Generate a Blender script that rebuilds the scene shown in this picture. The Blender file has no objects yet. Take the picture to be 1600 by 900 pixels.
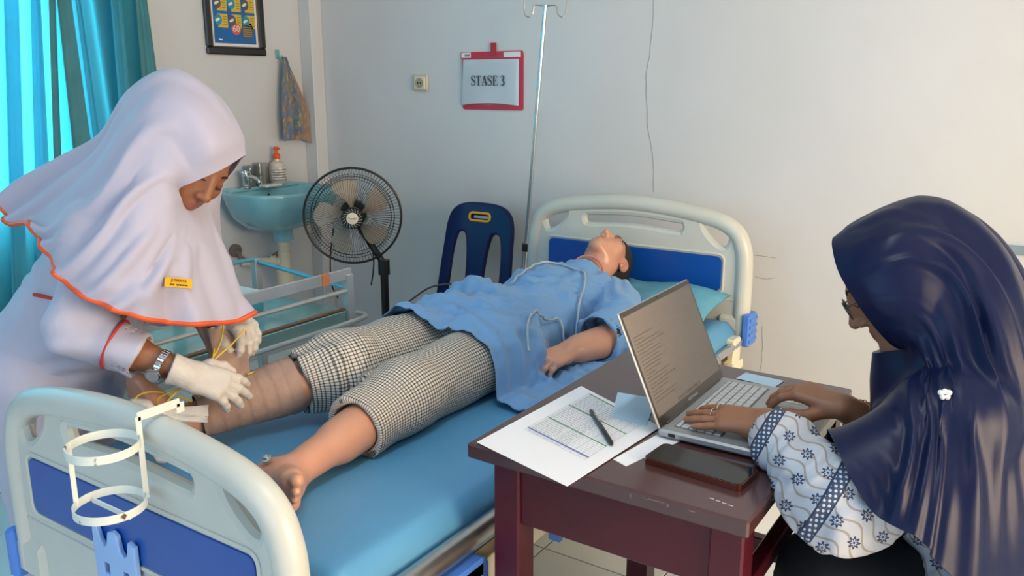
import bpy, bmesh, math, random
import numpy as np
from mathutils import Vector, Matrix, noise as mnoise

# ------------------------------------------------------------------ camera, light, exposure
SC = bpy.context.scene
COL = SC.collection
CAM_H = 1.45
F_PX = 1323.0
PITCH = math.radians(13.6)
YAW = math.radians(33.5)
cam_data = bpy.data.cameras.new('camera')
cam_data.sensor_width = 36.0
cam_data.lens = 36.0 * F_PX / 1600.0
cam_data.clip_start = 0.02
cam = bpy.data.objects.new('camera', cam_data)
cam.location = (0, 0, CAM_H)
cam.rotation_euler = (math.pi / 2 - PITCH, 0, YAW)
COL.objects.link(cam)
SC.camera = cam

world = bpy.data.worlds.new('world')
SC.world = world
world.use_nodes = True
world.node_tree.nodes['Background'].inputs[0].default_value = (0.75, 0.87, 1.0, 1)
world.node_tree.nodes['Background'].inputs[1].default_value = 0.6

def area_light(name, loc, target, sx, sy, power, color):
    l = bpy.data.lights.new(name, 'AREA')
    l.shape = 'RECTANGLE'; l.size = sx; l.size_y = sy
    l.energy = power; l.color = color
    o = bpy.data.objects.new(name, l)
    o.location = loc
    d = Vector(target) - Vector(loc)
    o.rotation_euler = d.to_track_quat('-Z', 'Y').to_euler()
    COL.objects.link(o)
    return o
# daylight in the three window openings of the room
area_light('daylight_curtain_window', (-4.05, 1.15, 1.65), (0, 1.15, 1.3), 1.9, 1.5, 150, (0.80, 0.95, 1.0))
area_light('daylight_side_window', (2.35, 1.15, 1.40), (-1.3, 2.5, 0.85), 1.9, 1.4, 160, (1.0, 0.74, 0.48))
area_light('daylight_rear_window', (-0.9, -1.75, 1.75), (-0.9, 1.6, 0.9), 2.4, 1.3, 31, (0.34, 0.66, 1.0))
area_light('added_ceiling_fill', (-0.45, 0.9, 2.86), (-0.45, 0.9, 0), 0.16, 1.15, 15, (0.88, 0.94, 1.0))  # added fill from above to brighten table and papers, no known source

SC.view_settings.view_transform = 'Standard'
SC.view_settings.look = 'None'
SC.view_settings.exposure = 0.0
SC.view_settings.gamma = 1.0
SC.view_settings.use_curve_mapping = False
SC.cycles.use_denoising = True
SC.cycles.max_bounces = 8
SC.cycles.diffuse_bounces = 4
SC.cycles.caustics_reflective = False
SC.cycles.caustics_refractive = False

# ------------------------------------------------------------------ helpers
_fw = np.array([-math.sin(YAW) * math.cos(PITCH), math.cos(YAW) * math.cos(PITCH), -math.sin(PITCH)])
_rt = np.array([math.cos(YAW), math.sin(YAW), 0.0])
_up = np.cross(_rt, _fw)

def at(x, y, d):
    """world point seen at frame position x, y standing d metres deep into the room"""
    p = np.array([0, 0, CAM_H]) + (_fw + _rt * (x - 800) / F_PX + _up * (450 - y) / F_PX) * d
    return p
def atz(x, y, z):
    r = _fw + _rt * (x - 800) / F_PX + _up * (450 - y) / F_PX
    return np.array([0, 0, CAM_H]) + r * ((z - CAM_H) / r[2])

def lin(c):
    if isinstance(c, str):
        c = c.lstrip('#'); c = [int(c[i:i + 2], 16) / 255 for i in (0, 2, 4)]
    return tuple((x / 12.92 if x <= 0.04045 else ((x + 0.055) / 1.055) ** 2.4) for x in c[:3])

MATS = {}
def mat(name, color, rough=0.5, metal=0.0, vary=0.06, scale=8.0, bump=0.0, bscale=60.0, coat=0.0, sheen=0.0,
        transl=None, spec=0.5, attr=None, wrinkle=0.0, wscale=12.0, sss=0.0, alpha=1.0, aniso=0.0):
    """principled surface with noise-driven colour variation and fine relief"""
    if name in MATS: return MATS[name]
    m = bpy.data.materials.new(name); m.use_nodes = True
    nt = m.node_tree; N = nt.nodes; L = nt.links
    b = N['Principled BSDF']
    c = lin(color)
    tc = N.new('ShaderNodeTexCoord')
    nz = N.new('ShaderNodeTexNoise'); nz.inputs['Scale'].default_value = scale; nz.inputs['Detail'].default_value = 4
    L.new(tc.outputs['Object'], nz.inputs['Vector'])
    mr = N.new('ShaderNodeMapRange')
    mr.inputs['From Min'].default_value = 0.3; mr.inputs['From Max'].default_value = 0.7
    mr.inputs['To Min'].default_value = 1 - vary; mr.inputs['To Max'].default_value = 1 + vary
    L.new(nz.outputs['Fac'], mr.inputs['Value'])
    mx = N.new('ShaderNodeVectorMath'); mx.operation = 'SCALE'
    if attr:
        a = N.new('ShaderNodeAttribute'); a.attribute_name = attr
        L.new(a.outputs['Color'], mx.inputs[0])
    else:
        mx.inputs[0].default_value = c
    L.new(mr.outputs['Result'], mx.inputs['Scale'])
    L.new(mx.outputs['Vector'], b.inputs['Base Color'])
    b.inputs['Roughness'].default_value = rough
    b.inputs['Metallic'].default_value = metal
    b.inputs['Specular IOR Level'].default_value = spec
    b.inputs['Coat Weight'].default_value = coat
    b.inputs['Coat Roughness'].default_value = 0.15
    b.inputs['Sheen Weight'].default_value = sheen
    b.inputs['Alpha'].default_value = alpha
    b.inputs['Anisotropic'].default_value = aniso
    if sss:
        b.inputs['Subsurface Weight'].default_value = sss
        b.inputs['Subsurface Radius'].default_value = (0.02, 0.008, 0.004)
    last = None
    if wrinkle:
        n3 = N.new('ShaderNodeTexNoise'); n3.inputs['Scale'].default_value = wscale; n3.inputs['Detail'].default_value = 2
        L.new(tc.outputs['Object'], n3.inputs['Vector'])
        b3 = N.new('ShaderNodeBump'); b3.inputs['Strength'].default_value = wrinkle; b3.inputs['Distance'].default_value = 0.02
        L.new(n3.outputs['Fac'], b3.inputs['Height']); last = b3
    if bump:
        n2 = N.new('ShaderNodeTexNoise'); n2.inputs['Scale'].default_value = bscale; n2.inputs['Detail'].default_value = 3
        L.new(tc.outputs['Object'], n2.inputs['Vector'])
        bp = N.new('ShaderNodeBump'); bp.inputs['Strength'].default_value = bump; bp.inputs['Distance'].default_value = 0.004
        L.new(n2.outputs['Fac'], bp.inputs['Height'])
        if last: L.new(last.outputs['Normal'], bp.inputs['Normal'])
        last = bp
    if last: L.new(last.outputs['Normal'], b.inputs['Normal'])
    if transl:
        tr = N.new('ShaderNodeBsdfTranslucent'); tr.inputs['Color'].default_value = (*lin(transl[0]), 1)
        ms = N.new('ShaderNodeMixShader'); ms.inputs[0].default_value = transl[1]
        out = N['Material Output']
        L.new(b.outputs[0], ms.inputs[1]); L.new(tr.outputs[0], ms.inputs[2]); L.new(ms.outputs[0], out.inputs[0])
    MATS[name] = m
    return m

def glass_mat(name, color, rough=0.05, trans=1.0, alpha=1.0):
    if name in MATS: return MATS[name]
    m = mat(name, color, rough=rough, vary=0.02)
    m.node_tree.nodes['Principled BSDF'].inputs['Transmission Weight'].default_value = trans
    return m

def mkobj(name, verts, faces, m=None, parent=None, smooth=True, angle=35, uv=None, cols=None):
    me = bpy.data.meshes.new(name)
    if isinstance(verts, np.ndarray): verts = verts.tolist()
    if isinstance(faces, np.ndarray): faces = faces.tolist()
    me.from_pydata(verts, [], faces)
    if uv is not None:
        lay = me.uv_layers.new(name='UVMap')
        idx = np.empty(len(me.loops), dtype=np.int32); me.loops.foreach_get('vertex_index', idx)
        lay.data.foreach_set('uv', np.asarray(uv, dtype=np.float32)[idx].ravel())
    if cols is not None:
        ca = me.color_attributes.new('col', 'FLOAT_COLOR', 'POINT')
        cc = np.ones((len(verts), 4), dtype=np.float32); cc[:, :3] = cols
        ca.data.foreach_set('color', cc.ravel())
    if m: me.materials.append(m)
    if smooth:
        me.shade_smooth()
        if angle and angle < 180: me.set_sharp_from_angle(angle=math.radians(angle))
    me.update()
    o = bpy.data.objects.new(name, me)
    COL.objects.link(o)
    if parent is not None: setpar(o, parent)
    return o

def setpar(o, p):
    o.parent = p
    if p.type == 'EMPTY':
        o.matrix_parent_inverse = (Matrix.Translation(p.location) @ p.rotation_euler.to_matrix().to_4x4()).inverted()

def tag(o, label=None, cat=None, group=None, kind=None):
    if label: o['label'] = label
    if cat: o['category'] = cat
    if group: o['group'] = group
    if kind: o['kind'] = kind
    return o

def thing(name, label, cat, loc, group=None):
    e = bpy.data.objects.new(name, None)
    e.empty_display_size = 0.05
    e.location = loc
    COL.objects.link(e)
    return tag(e, label, cat, group)

def struct(o):
    o['kind'] = 'structure'
    return o

def frame_of(d, hint=(0, 0, 1)):
    d = np.asarray(d, float); d = d / (np.linalg.norm(d) + 1e-12)
    h = np.asarray(hint, float)
    if abs(d @ h) > 0.97: h = np.array([1.0, 0, 0]) if abs(d[0]) < 0.9 else np.array([0, 1.0, 0])
    a = np.cross(h, d); a /= np.linalg.norm(a)
    return a, np.cross(d, a), d

def catmull(P, n, closed=False):
    """resample control points by a Catmull-Rom spline to n points"""
    P = np.asarray(P, float); k = len(P)
    if closed:
        t = np.linspace(0, k, n, endpoint=False); g = lambda i: P[i % k]
    else:
        t = np.linspace(0, k - 1, n); t[-1] = k - 1 - 1e-9
        Q = np.vstack([2 * P[0] - P[1], P, 2 * P[-1] - P[-2]]); g = lambda i: Q[i + 1]
    i = np.floor(t).astype(int); f = (t - i)[:, None]
    p0, p1, p2, p3 = g(i - 1), g(i), g(i + 1), g(i + 2)
    return 0.5 * (2 * p1 + (p2 - p0) * f + (2 * p0 - 5 * p1 + 4 * p2 - p3) * f ** 2 + (3 * p1 - p0 - 3 * p2 + p3) * f ** 3)

class MB:
    """collects shapes into one mesh"""
    def __init__(s): s.v = []; s.f = []
    def add(s, v, f):
        k = len(s.v); s.v += [tuple(map(float, p)) for p in v]; s.f += [tuple(i + k for i in q) for q in f]
        return s
    def box(s, c, size, bev=0.003, rot=None):
        hx, hy, hz = [x / 2 for x in size]; b = min(bev, hx * .9, hy * .9, hz * .9)
        V = []; idx = {}
        for sx in (-1, 1):
            for sy in (-1, 1):
                for sz in (-1, 1):
                    for a in range(3):
                        p = [sx * (hx - b), sy * (hy - b), sz * (hz - b)]
                        p[a] = (sx * hx, sy * hy, sz * hz)[a]
                        idx[(sx, sy, sz, a)] = len(V); V.append(p)
        F = []
        I = lambda x, y, z, a: idx[(x, y, z, a)]
        for g in (-1, 1):
            F.append([I(g, -1, -1, 0), I(g, 1, -1, 0), I(g, 1, 1, 0), I(g, -1, 1, 0)][::g])
            F.append([I(-1, g, -1, 1), I(-1, g, 1, 1), I(1, g, 1, 1), I(1, g, -1, 1)][::g])
            F.append([I(-1, -1, g, 2), I(1, -1, g, 2), I(1, 1, g, 2), I(-1, 1, g, 2)][::g])
        for p in (-1, 1):
            for q in (-1, 1):
                r = p * q
                F.append([I(p, q, -1, 0), I(p, q, -1, 1), I(p, q, 1, 1), I(p, q, 1, 0)][::r])
                F.append([I(p, -1, q, 0), I(p, 1, q, 0), I(p, 1, q, 2), I(p, -1, q, 2)][::r])
                F.append([I(-1, p, q, 1), I(-1, p, q, 2), I(1, p, q, 2), I(1, p, q, 1)][::r])
                for t in (-1, 1):
                    F.append([I(p, q, t, 0), I(p, q, t, 1), I(p, q, t, 2)][::r * t])
        V = np.array(V, float)
        if rot is not None: V = V @ np.asarray(rot, float).T
        return s.add(V + np.asarray(c, float), F)
    def bar(s, a, b, w, h, bev=0.002, hint=(0, 0, 1)):
        a = np.asarray(a, float); b = np.asarray(b, float)
        x, y, z = frame_of(b - a, hint)
        return s.box((a + b) / 2, (w, h, np.linalg.norm(b - a)), bev, np.stack([x, y, z], 1))
    def tube(s, path, r, n=10, caps=True, closed=False, flat=None):
        P = np.asarray(path, float); m = len(P)
        R = np.broadcast_to(np.asarray(r, float), (m,)) if np.ndim(r) < 2 else None
        T = np.gradient(P, axis=0) if not closed else np.roll(P, -1, 0) - np.roll(P, 1, 0)
        T /= np.linalg.norm(T, axis=1)[:, None] + 1e-12
        x, y, _ = frame_of(T[0])
        V = []; ang = np.linspace(0, 2 * math.pi, n, endpoint=False)
        for i in range(m):
            x = x - T[i] * (x @ T[i]); x /= np.linalg.norm(x); y = np.cross(T[i], x)
            fx, fy = (1, 1) if flat is None else flat
            V += list(P[i] + R[i] * (np.outer(np.cos(ang) * fx, x) + np.outer(np.sin(ang) * fy, y)))
        F = []
        for i in range(m if closed else m - 1):
            j = (i + 1) % m
            for k in range(n):
                F.append((i * n + k, i * n + (k + 1) % n, j * n + (k + 1) % n, j * n + k))
        if caps and not closed:
            F.append(tuple(range(n))[::-1]); F.append(tuple((m - 1) * n + k for k in range(n)))
        return s.add(V, F)
    def lathe(s, prof, c=(0, 0, 0), axis=(0, 0, 1), n=24, caps=True):
        x, y, z = frame_of(axis); c = np.asarray(c, float)
        ang = np.linspace(0, 2 * math.pi, n, endpoint=False)
        V = []; F = []
        for r, h in prof:
            V += list(c + z * h + r * (np.outer(np.cos(ang), x) + np.outer(np.sin(ang), y)))
        for i in range(len(prof) - 1):
            for k in range(n):
                F.append((i * n + k, i * n + (k + 1) % n, (i + 1) * n + (k + 1) % n, (i + 1) * n + k))
        if caps:
            F.append(tuple(range(n))[::-1]); F.append(tuple((len(prof) - 1) * n + k for k in range(n)))
        return s.add(V, F)
    def prism(s, poly, origin, ux, uy, depth):
        """a flat outline (2-D points) at origin with axes ux, uy, given thickness along ux x uy"""
        o = np.asarray(origin, float); ux = np.asarray(ux, float); uy = np.asarray(uy, float); nz = np.cross(ux, uy)
        P = np.asarray(poly, float); n = len(P)
        A = o + P[:, :1] * ux + P[:, 1:] * uy
        V = list(A) + list(A + nz * depth)
        F = [tuple(range(n))[::-1], tuple(range(n, 2 * n))] + [(i, (i + 1) % n, n + (i + 1) % n, n + i) for i in range(n)]
        return s.add(V, F)
    def build(s, name, m, parent=None, smooth=True, angle=35):
        return mkobj(name, s.v, s.f, m, parent, smooth, angle)

def curve_plate(name, outlines, m, parent, origin, ux, uy, thick, bevel, res=2):
    """flat plate with holes: first outline outer, others holes; real thickness and rounded edges"""
    cu = bpy.data.curves.new('plate', 'CURVE'); cu.dimensions = '2D'; cu.fill_mode = 'BOTH'
    cu.extrude = max(thick / 2 - bevel, 0.0001); cu.bevel_depth = bevel; cu.bevel_resolution = res
    for pts in outlines:
        sp = cu.splines.new('POLY'); sp.points.add(len(pts) - 1)
        for p, q in zip(sp.points, pts): p.co = (q[0], q[1], 0, 1)
        sp.use_cyclic_u = True
    tmp = bpy.data.objects.new('plate', cu); COL.objects.link(tmp)
    dg = bpy.context.evaluated_depsgraph_get()
    me = bpy.data.meshes.new_from_object(tmp.evaluated_get(dg))
    bpy.data.objects.remove(tmp); bpy.data.curves.remove(cu)
    ux = np.asarray(ux, float); uy = np.asarray(uy, float); nz = np.cross(ux, uy)
    M = Matrix(((ux[0], uy[0], nz[0], origin[0]), (ux[1], uy[1], nz[1], origin[1]), (ux[2], uy[2], nz[2], origin[2]), (0, 0, 0, 1)))
    me.transform(M); me.name = name
    me.materials.clear(); me.materials.append(m)
    me.shade_smooth(); me.set_sharp_from_angle(angle=math.radians(40))
    o = bpy.data.objects.new(name, me); COL.objects.link(o)
    if parent is not None: setpar(o, parent)
    return o

def text_mesh(name, body, size, origin, ux, uy, m, parent, extrude=0.0004, align='CENTER', xscale=1.0):
    cu = bpy.data.curves.new('lettering', 'FONT'); cu.body = body; cu.size = size; cu.extrude = extrude
    cu.align_x = align; cu.align_y = 'CENTER'; cu.resolution_u = 3
    tmp = bpy.data.objects.new('lettering', cu); COL.objects.link(tmp)
    dg = bpy.context.evaluated_depsgraph_get()
    me = bpy.data.meshes.new_from_object(tmp.evaluated_get(dg))
    bpy.data.objects.remove(tmp); bpy.data.curves.remove(cu)
    ux = np.asarray(ux, float); uy = np.asarray(uy, float); nz = np.cross(ux, uy); ux = ux * xscale
    me.transform(Matrix(((ux[0], uy[0], nz[0], origin[0]), (ux[1], uy[1], nz[1], origin[1]), (ux[2], uy[2], nz[2], origin[2]), (0, 0, 0, 1))))
    me.materials.clear(); me.materials.append(m); me.name = name
    o = bpy.data.objects.new(name, me); COL.objects.link(o)
    if parent is not None: setpar(o, parent)
    return o

def rrect(x0, x1, y0, y1, r, n=6):
    P = []
    for cx, cy, a in ((x1 - r, y1 - r, 0), (x0 + r, y1 - r, 90), (x0 + r, y0 + r, 180), (x1 - r, y0 + r, 270)):
        for k in range(n + 1):
            t = math.radians(a + 90 * k / n); P.append((cx + r * math.cos(t), cy + r * math.sin(t)))
    return P

def grid_faces(nu, nv, wrap_u=False, flip=False):
    """faces of a grid stored row by row (nv rows of nu)"""
    F = []
    for j in range(nv - 1):
        for i in range(nu if wrap_u else nu - 1):
            a = j * nu + i; b = j * nu + (i + 1) % nu
            q = (a, b, b + nu, a + nu)
            F.append(q[::-1] if flip else q)
    return F

def fbm(P, scale, seed=0, octs=3):
    """smooth value noise for arrays of points, about -1..1"""
    P = np.asarray(P, np.float64); out = np.zeros(len(P)); amp = 1.0; tot = 0
    for o in range(octs):
        Q = P * scale * 2 ** o + seed * 17.31 + o * 5.7
        I = np.floor(Q).astype(np.int64); f = Q - I; f = f * f * (3 - 2 * f)
        def h(i, j, k):
            n = (i * 374761393 + j * 668265263 + k * 2147483647 + seed * 1274126177) & 0xffffffff
            n = ((n ^ (n >> 13)) * 1274126177) & 0xffffffff
            return ((n ^ (n >> 16)) & 0xffff) / 32767.5 - 1
        c = 0
        for dx in (0, 1):
            for dy in (0, 1):
                for dz in (0, 1):
                    w = (f[:, 0] if dx else 1 - f[:, 0]) * (f[:, 1] if dy else 1 - f[:, 1]) * (f[:, 2] if dz else 1 - f[:, 2])
                    c = c + w * h(I[:, 0] + dx, I[:, 1] + dy, I[:, 2] + dz)
        out += amp * c; tot += amp; amp *= 0.5
    return out / tot
# ------------------------------------------------------------------ the room
WL, WR, WB, WF, CEIL = -3.56, 2.0, 3.40, -1.6, 2.95     # wall planes: X left/right, Y back/front
def wall_mat():
    m = mat('painted_plaster', '#cfd1d3', rough=0.38, vary=0.035, scale=1.6, bump=0.22, bscale=14, wrinkle=0.12, wscale=5)
    return m
M_WALL = wall_mat()
def wall_with_hole(name, corners, hole, thick_dir):
    """rectangular wall slab from 2-D extents with one rectangular opening; axes given as (axis, const)"""
    axis, const, u0, u1 = corners
    mb = MB()
    def slab(a0, a1, z0, z1):
        if a1 - a0 < 1e-4 or z1 - z0 < 1e-4: return
        c = [(a0 + a1) / 2, (a0 + a1) / 2, (z0 + z1) / 2]; s = [a1 - a0, a1 - a0, z1 - z0]
        c[axis] = const + thick_dir * 0.06; s[axis] = 0.12
        mb.box(c, s, 0.0)
    if hole is None: slab(u0, u1, 0, CEIL)
    else:
        h0, h1, z0, z1 = hole
        slab(u0, h0, 0, CEIL); slab(h1, u1, 0, CEIL); slab(h0, h1, 0, z0); slab(h0, h1, z1, CEIL)
    o = mb.build(name, M_WALL, smooth=False)
    return struct(o)
wall_b = wall_with_hole('wall_back', (1, WB, WL - .12, WR + .12), None, 1)
wall_l = wall_with_hole('wall_left', (0, WL, WF, WB), (0.35, 2.05, 0.95, 2.35), -1)
wall_r = wall_with_hole('wall_right', (0, WR, WF, WB), (0.1, 2.2, 0.65, 2.15), 1)
wall_f = wall_with_hole('wall_front', (1, WF, WL - .12, WR + .12), (-2.2, 0.4, 1.0, 2.4), -1)
# corner column
mb = MB(); mb.box((WL / 2 - 3.475 / 2, (3.315 + WB) / 2 + .001, CEIL / 2), (WL * -1 - 3.475 + .002, WB - 3.315, CEIL), 0.004)
struct(mb.build('column_corner', M_WALL))
mb = MB(); mb.box(((WL + WR) / 2, (WF + WB) / 2, CEIL + .05), (WR - WL + .3, WB - WF + .3, .1), 0)
struct(mb.build('ceiling', mat('ceiling_white', '#d8dadb', rough=0.8), smooth=False))
# floor: grout slab with tiles laid on it
mb = MB(); mb.box(((WL + WR) / 2, (WF + WB) / 2, -.06), (WR - WL + .3, WB - WF + .3, .112), 0)
floor = struct(mb.build('floor', mat('floor_grout', '#5b6163', rough=0.9), smooth=False))
M_TILE = mat('glazed_tile', '#eef2f2', rough=0.22, vary=0.05, scale=3, bump=0.02)
TS = 0.385
x_first, y_first = -1.264, 2.096
tile = None
ix0 = int(math.floor((WL - x_first) / TS)); iy0 = int(math.floor((WF - y_first) / TS))
for i in range(ix0, int(math.ceil((WR - x_first) / TS))):
    for j in range(iy0, int(math.ceil((WB - y_first) / TS))):
        xa, xb = max(x_first + i * TS, WL), min(x_first + (i + 1) * TS, WR)
        ya, yb = max(y_first + j * TS, WF), min(y_first + (j + 1) * TS, WB)
        if xb - xa < .01 or yb - ya < .01: continue
        full = abs(xb - xa - TS) < 1e-6 and abs(yb - ya - TS) < 1e-6
        if full and tile is not None:
            o = bpy.data.objects.new('floor_tile', tile.data); COL.objects.link(o)
            o.location = ((xa + xb) / 2, (ya + yb) / 2, 0); setpar(o, floor)
            continue
        m_ = MB(); m_.box((0, 0, -.004), (xb - xa - .005, yb - ya - .005, .008), .0012)
        o = m_.build('floor_tile', M_TILE, floor)
        o.location = ((xa + xb) / 2, (ya + yb) / 2, 0)
        if full: tile = o
# unseen glowing tube fixture, added to go with the ceiling fill light
fill_fixture = thing('added_tube_fixture', 'added white tube fixture for the fill light, unseen on the ceiling', 'lamp', (-.45, .9, CEIL))
mb = MB(); mb.box((-.45, .9, CEIL - .02), (.10, 1.25, .04), .006); mb.build('housing', mat('fixture_white', '#e6e8e8', rough=.5), fill_fixture)
for s in (-1, 1):
    mb = MB(); mb.tube([(-.45 + s * .03, .33, CEIL - .055), (-.45 + s * .03, 1.47, CEIL - .055)], .013, 10); tb = mb.build('tube', mat('added_glow_tube', '#f4f6f6', rough=.4), fill_fixture)
    b_ = MATS['added_glow_tube'].node_tree.nodes['Principled BSDF']; b_.inputs['Emission Color'].default_value = (.88, .94, 1, 1); b_.inputs['Emission Strength'].default_value = 2.0
# skirting of wall tiles along the back and left walls
M_SKIRT = mat('skirting_tile', '#c3cac7', rough=0.22, vary=0.04)
mb = MB(); mb.box(((WL + WR) / 2 + .05, WB - .006, .05), (WR - WL - .14, .010, .10), .002)
struct(mb.build('baseboard_back', M_SKIRT))
mb = MB(); mb.box((WL + .006, (WF + 3.30) / 2, .05), (.010, 3.30 - WF - .02, .10), .002)
struct(mb.build('baseboard_left', M_SKIRT))
# cracks in the plaster of the back wall: thin raised hairlines of split paint
def crack(pts, name='crack', w=0.0011):
    P = catmull([(x, WB - .0006, z) for x, z in pts], 60)
    P[1:-1, 0] += fbm(P[1:-1] * 40, 1.0, 3) * .006
    m_ = MB(); m_.tube(P, w, 5); o = m_.build(name, mat('crack_grey', '#8d8d8a', rough=.9), wall_b)
def wallpt(x, y):
    r = _fw + _rt * (x - 800) / F_PX + _up * (450 - y) / F_PX
    p = r * (WB / r[1]); return (p[0], p[2] + CAM_H)
crack([wallpt(*p) for p in ((1022, -10), (1018, 60), (1010, 120), (1012, 190), (1019, 240), (1021, 300))])
crack([wallpt(*p) for p in ((1172, 398), (1190, 400), (1212, 403))], w=.0008)
crack([wallpt(*p) for p in ((1180, 432), (1196, 436), (1210, 434))], w=.0008)
crack([wallpt(*p) for p in ((1192, 510), (1190, 555), (1186, 590))], w=.0008)
M_RAIL = mat('wall_strip_grey', '#7f95a3', rough=.5)
a = wallpt(1572, 384); b = wallpt(1700, 392)
mb = MB(); mb.bar((a[0], WB - .008, a[1] - .01), (b[0] + .3, WB - .008, a[1] - .012), .016, .03)
tag(mb.build('cable_duct', M_RAIL), 'thin blue-grey cable duct running along the back wall', 'cable duct')

# window behind the curtain and the two other window openings
def window(name, axis, const, u0, u1, z0, z1, nmull):
    root = thing(name, 'window', None, ((const, (u0 + u1) / 2, z0) if axis == 0 else ((u0 + u1) / 2, const, z0)))
    del root['label']
    root['kind'] = 'structure'
    M_F = mat('window_frame_paint', '#d9dcdb', rough=.4)
    mb = MB()
    def B(a0, a1, zz0, zz1, t=.05):
        c = [(a0 + a1) / 2] * 2 + [(zz0 + zz1) / 2]; s_ = [a1 - a0] * 2 + [zz1 - zz0]; c[axis] = const; s_[axis] = t
        mb.box(c, s_, .003)
    w = .05
    B(u0, u1, z0, z0 + w); B(u0, u1, z1 - w, z1); B(u0, u0 + w, z0 + w, z1 - w); B(u1 - w, u1, z0 + w, z1 - w)
    for k in range(1, nmull):
        u = u0 + (u1 - u0) * k / nmull
        B(u - .02, u + .02, z0 + w, z1 - w, .045)
    mb.build('window_frame', M_F, root)
    return root
window('window_1', 0, WL - .07, .352, 2.048, .952, 2.348, 3)
window('window_2', 0, WR + .07, 0.102, 2.198, .652, 2.148, 2)
window('window_3', 1, WF - .07, -2.198, .398, 1.002, 2.398, 3)
# ------------------------------------------------------------------ hospital bed
BX0, BX1 = -1.925, -0.945
BXC = (BX0 + BX1) / 2; BW = BX1 - BX0
Y_FOOT, Y_HEAD = 0.88, 3.04
MZ = 0.595                      # top of the mattress
M_ABS = mat('cream_plastic', '#c3c6bf', rough=0.34, vary=0.04, scale=4, bump=0.02, bscale=200)
M_BLUE = mat('bed_blue_panel', '#0c4aa0', rough=0.28, vary=0.05, scale=5)
M_BUMP = mat('bumper_blue', '#4a7fd6', rough=0.4)
M_CHROME = mat('chrome', '#c9ccce', rough=0.18, metal=1.0, vary=0.03)
M_STEEL = mat('brushed_steel', '#c3c6c6', rough=0.33, metal=1.0, vary=0.06, scale=20)
M_CREAM = mat('cream_enamel', '#e2dbc3', rough=0.35, vary=0.05)
M_MATT = mat('teal_vinyl', '#5798c4', rough=0.42, vary=0.05, scale=3, bump=0.12, bscale=500, wrinkle=0.15, wscale=4)
bed = thing('hospital_bed', 'cream and blue hospital bed with teal mattress carrying the patient', 'bed', (BXC, (Y_FOOT + Y_HEAD) / 2, 0))

def board(yc, top, name, BXC=BXC, BW=BW):
    """bed-end board: arched tube rim, inner plate with three hand holes, blue inset panel"""
    h = BW / 2
    arch = [(-h + .0, -.47), (-h + .0, -.22), (-h + .012, -.13), (-h + .05, -.07), (-h + .14, -.033), (-.16, -.008), (0, 0),
            (.16, -.008), (h - .14, -.033), (h - .05, -.07), (h - .012, -.13), (h, -.22), (h, -.47)]
    A = catmull([(x, z, 0) for x, z in arch], 90)[:, :2]
    r = .032
    path = np.array([(BXC + x * (1 - r / h), yc, top + z - r) for x, z in A])
    rim = MB(); rim.tube(path, r, 16)
    body = rim.build(name, M_ABS, bed, angle=60)
    outer = [(x * (1 - 1.0 * r / h), z - r) for x, z in A]
    def hole(x0, x1, z0, z1, rr): return rrect(x0, x1, z0, z1, rr)
    lh = [(-.40, -.17), (-.41, -.12), (-.38, -.098), (-.33, -.078), (-.292, -.072), (-.281, -.09), (-.30, -.13), (-.345, -.17), (-.38, -.182)]
    lhc = [tuple(p[:2]) for p in catmull([(x, z, 0) for x, z in lh], 40, True)]
    rhc = [(-x, z) for x, z in lhc][::-1]
    slot = [(-.225, -.075), (-.215, -.052), (-.19, -.046), (0, -.035), (.19, -.046), (.215, -.052), (.225, -.075), (.215, -.10), (.19, -.108), (0, -.098), (-.19, -.108), (-.215, -.10)]
    sl = [tuple(p[:2]) for p in catmull([(x, z - .032, 0) for x, z in slot], 60, True)]
    curve_plate('plate', [outer, lhc, sl, rhc], M_ABS, body, (BXC, yc, top), (1, 0, 0), (0, 0, 1), .034, .012, 3)
    # raised lips round the hand holes
    for hc in (lhc, sl, rhc):
        lip = MB(); lip.tube([(BXC + x, yc, top + z) for x, z in hc], .0175, 8, closed=True)
        lip.build('hole_rim', M_ABS, body)
    for s in (-1, 1):       # blue inset panel on each face
        pan = curve_plate('panel', [rrect(-.375, .375, -.335, -.205, .02)], M_BLUE, body, (BXC, yc + s * .0165, top), (1, 0, 0), (0, 0, 1), .008, .002)
        lip = MB(); lip.tube([(BXC + x, yc + s * .0165, top + z) for x, z in rrect(-.385, .385, -.345, -.195, .024)], .006, 6, closed=True)
        lip.build('panel_rim', M_ABS, body)
        st = MB(); st.tube([(BXC - h + .04, yc + s * .017, top - .365), (BXC + h - .04, yc + s * .017, top - .365)], .003, 6)
        st.build('seam', M_ABS, body)
    for s in (-1, 1):       # lower corner blocks and blue bumpers
        bl = MB(); bl.box((BXC + s * (h - .06), yc, top - .47), (.12, .06, .10), .015)
        bl.build('corner_block', M_ABS, body)
        bm = MB(); bm.box((BXC + s * (h + .0), yc, top - .47), (.034, .085, .125), .008)
        for k in range(4): bm.box((BXC + s * (h + .017), yc, top - .51 + k * .027), (.006, .078, .012), .002)
        bm.build('bumper', M_BUMP, body)
    return body
board(Y_HEAD, 1.022, 'headboard')
fb = board(Y_FOOT, 0.844, 'footboard', -1.488, .96)

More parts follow.
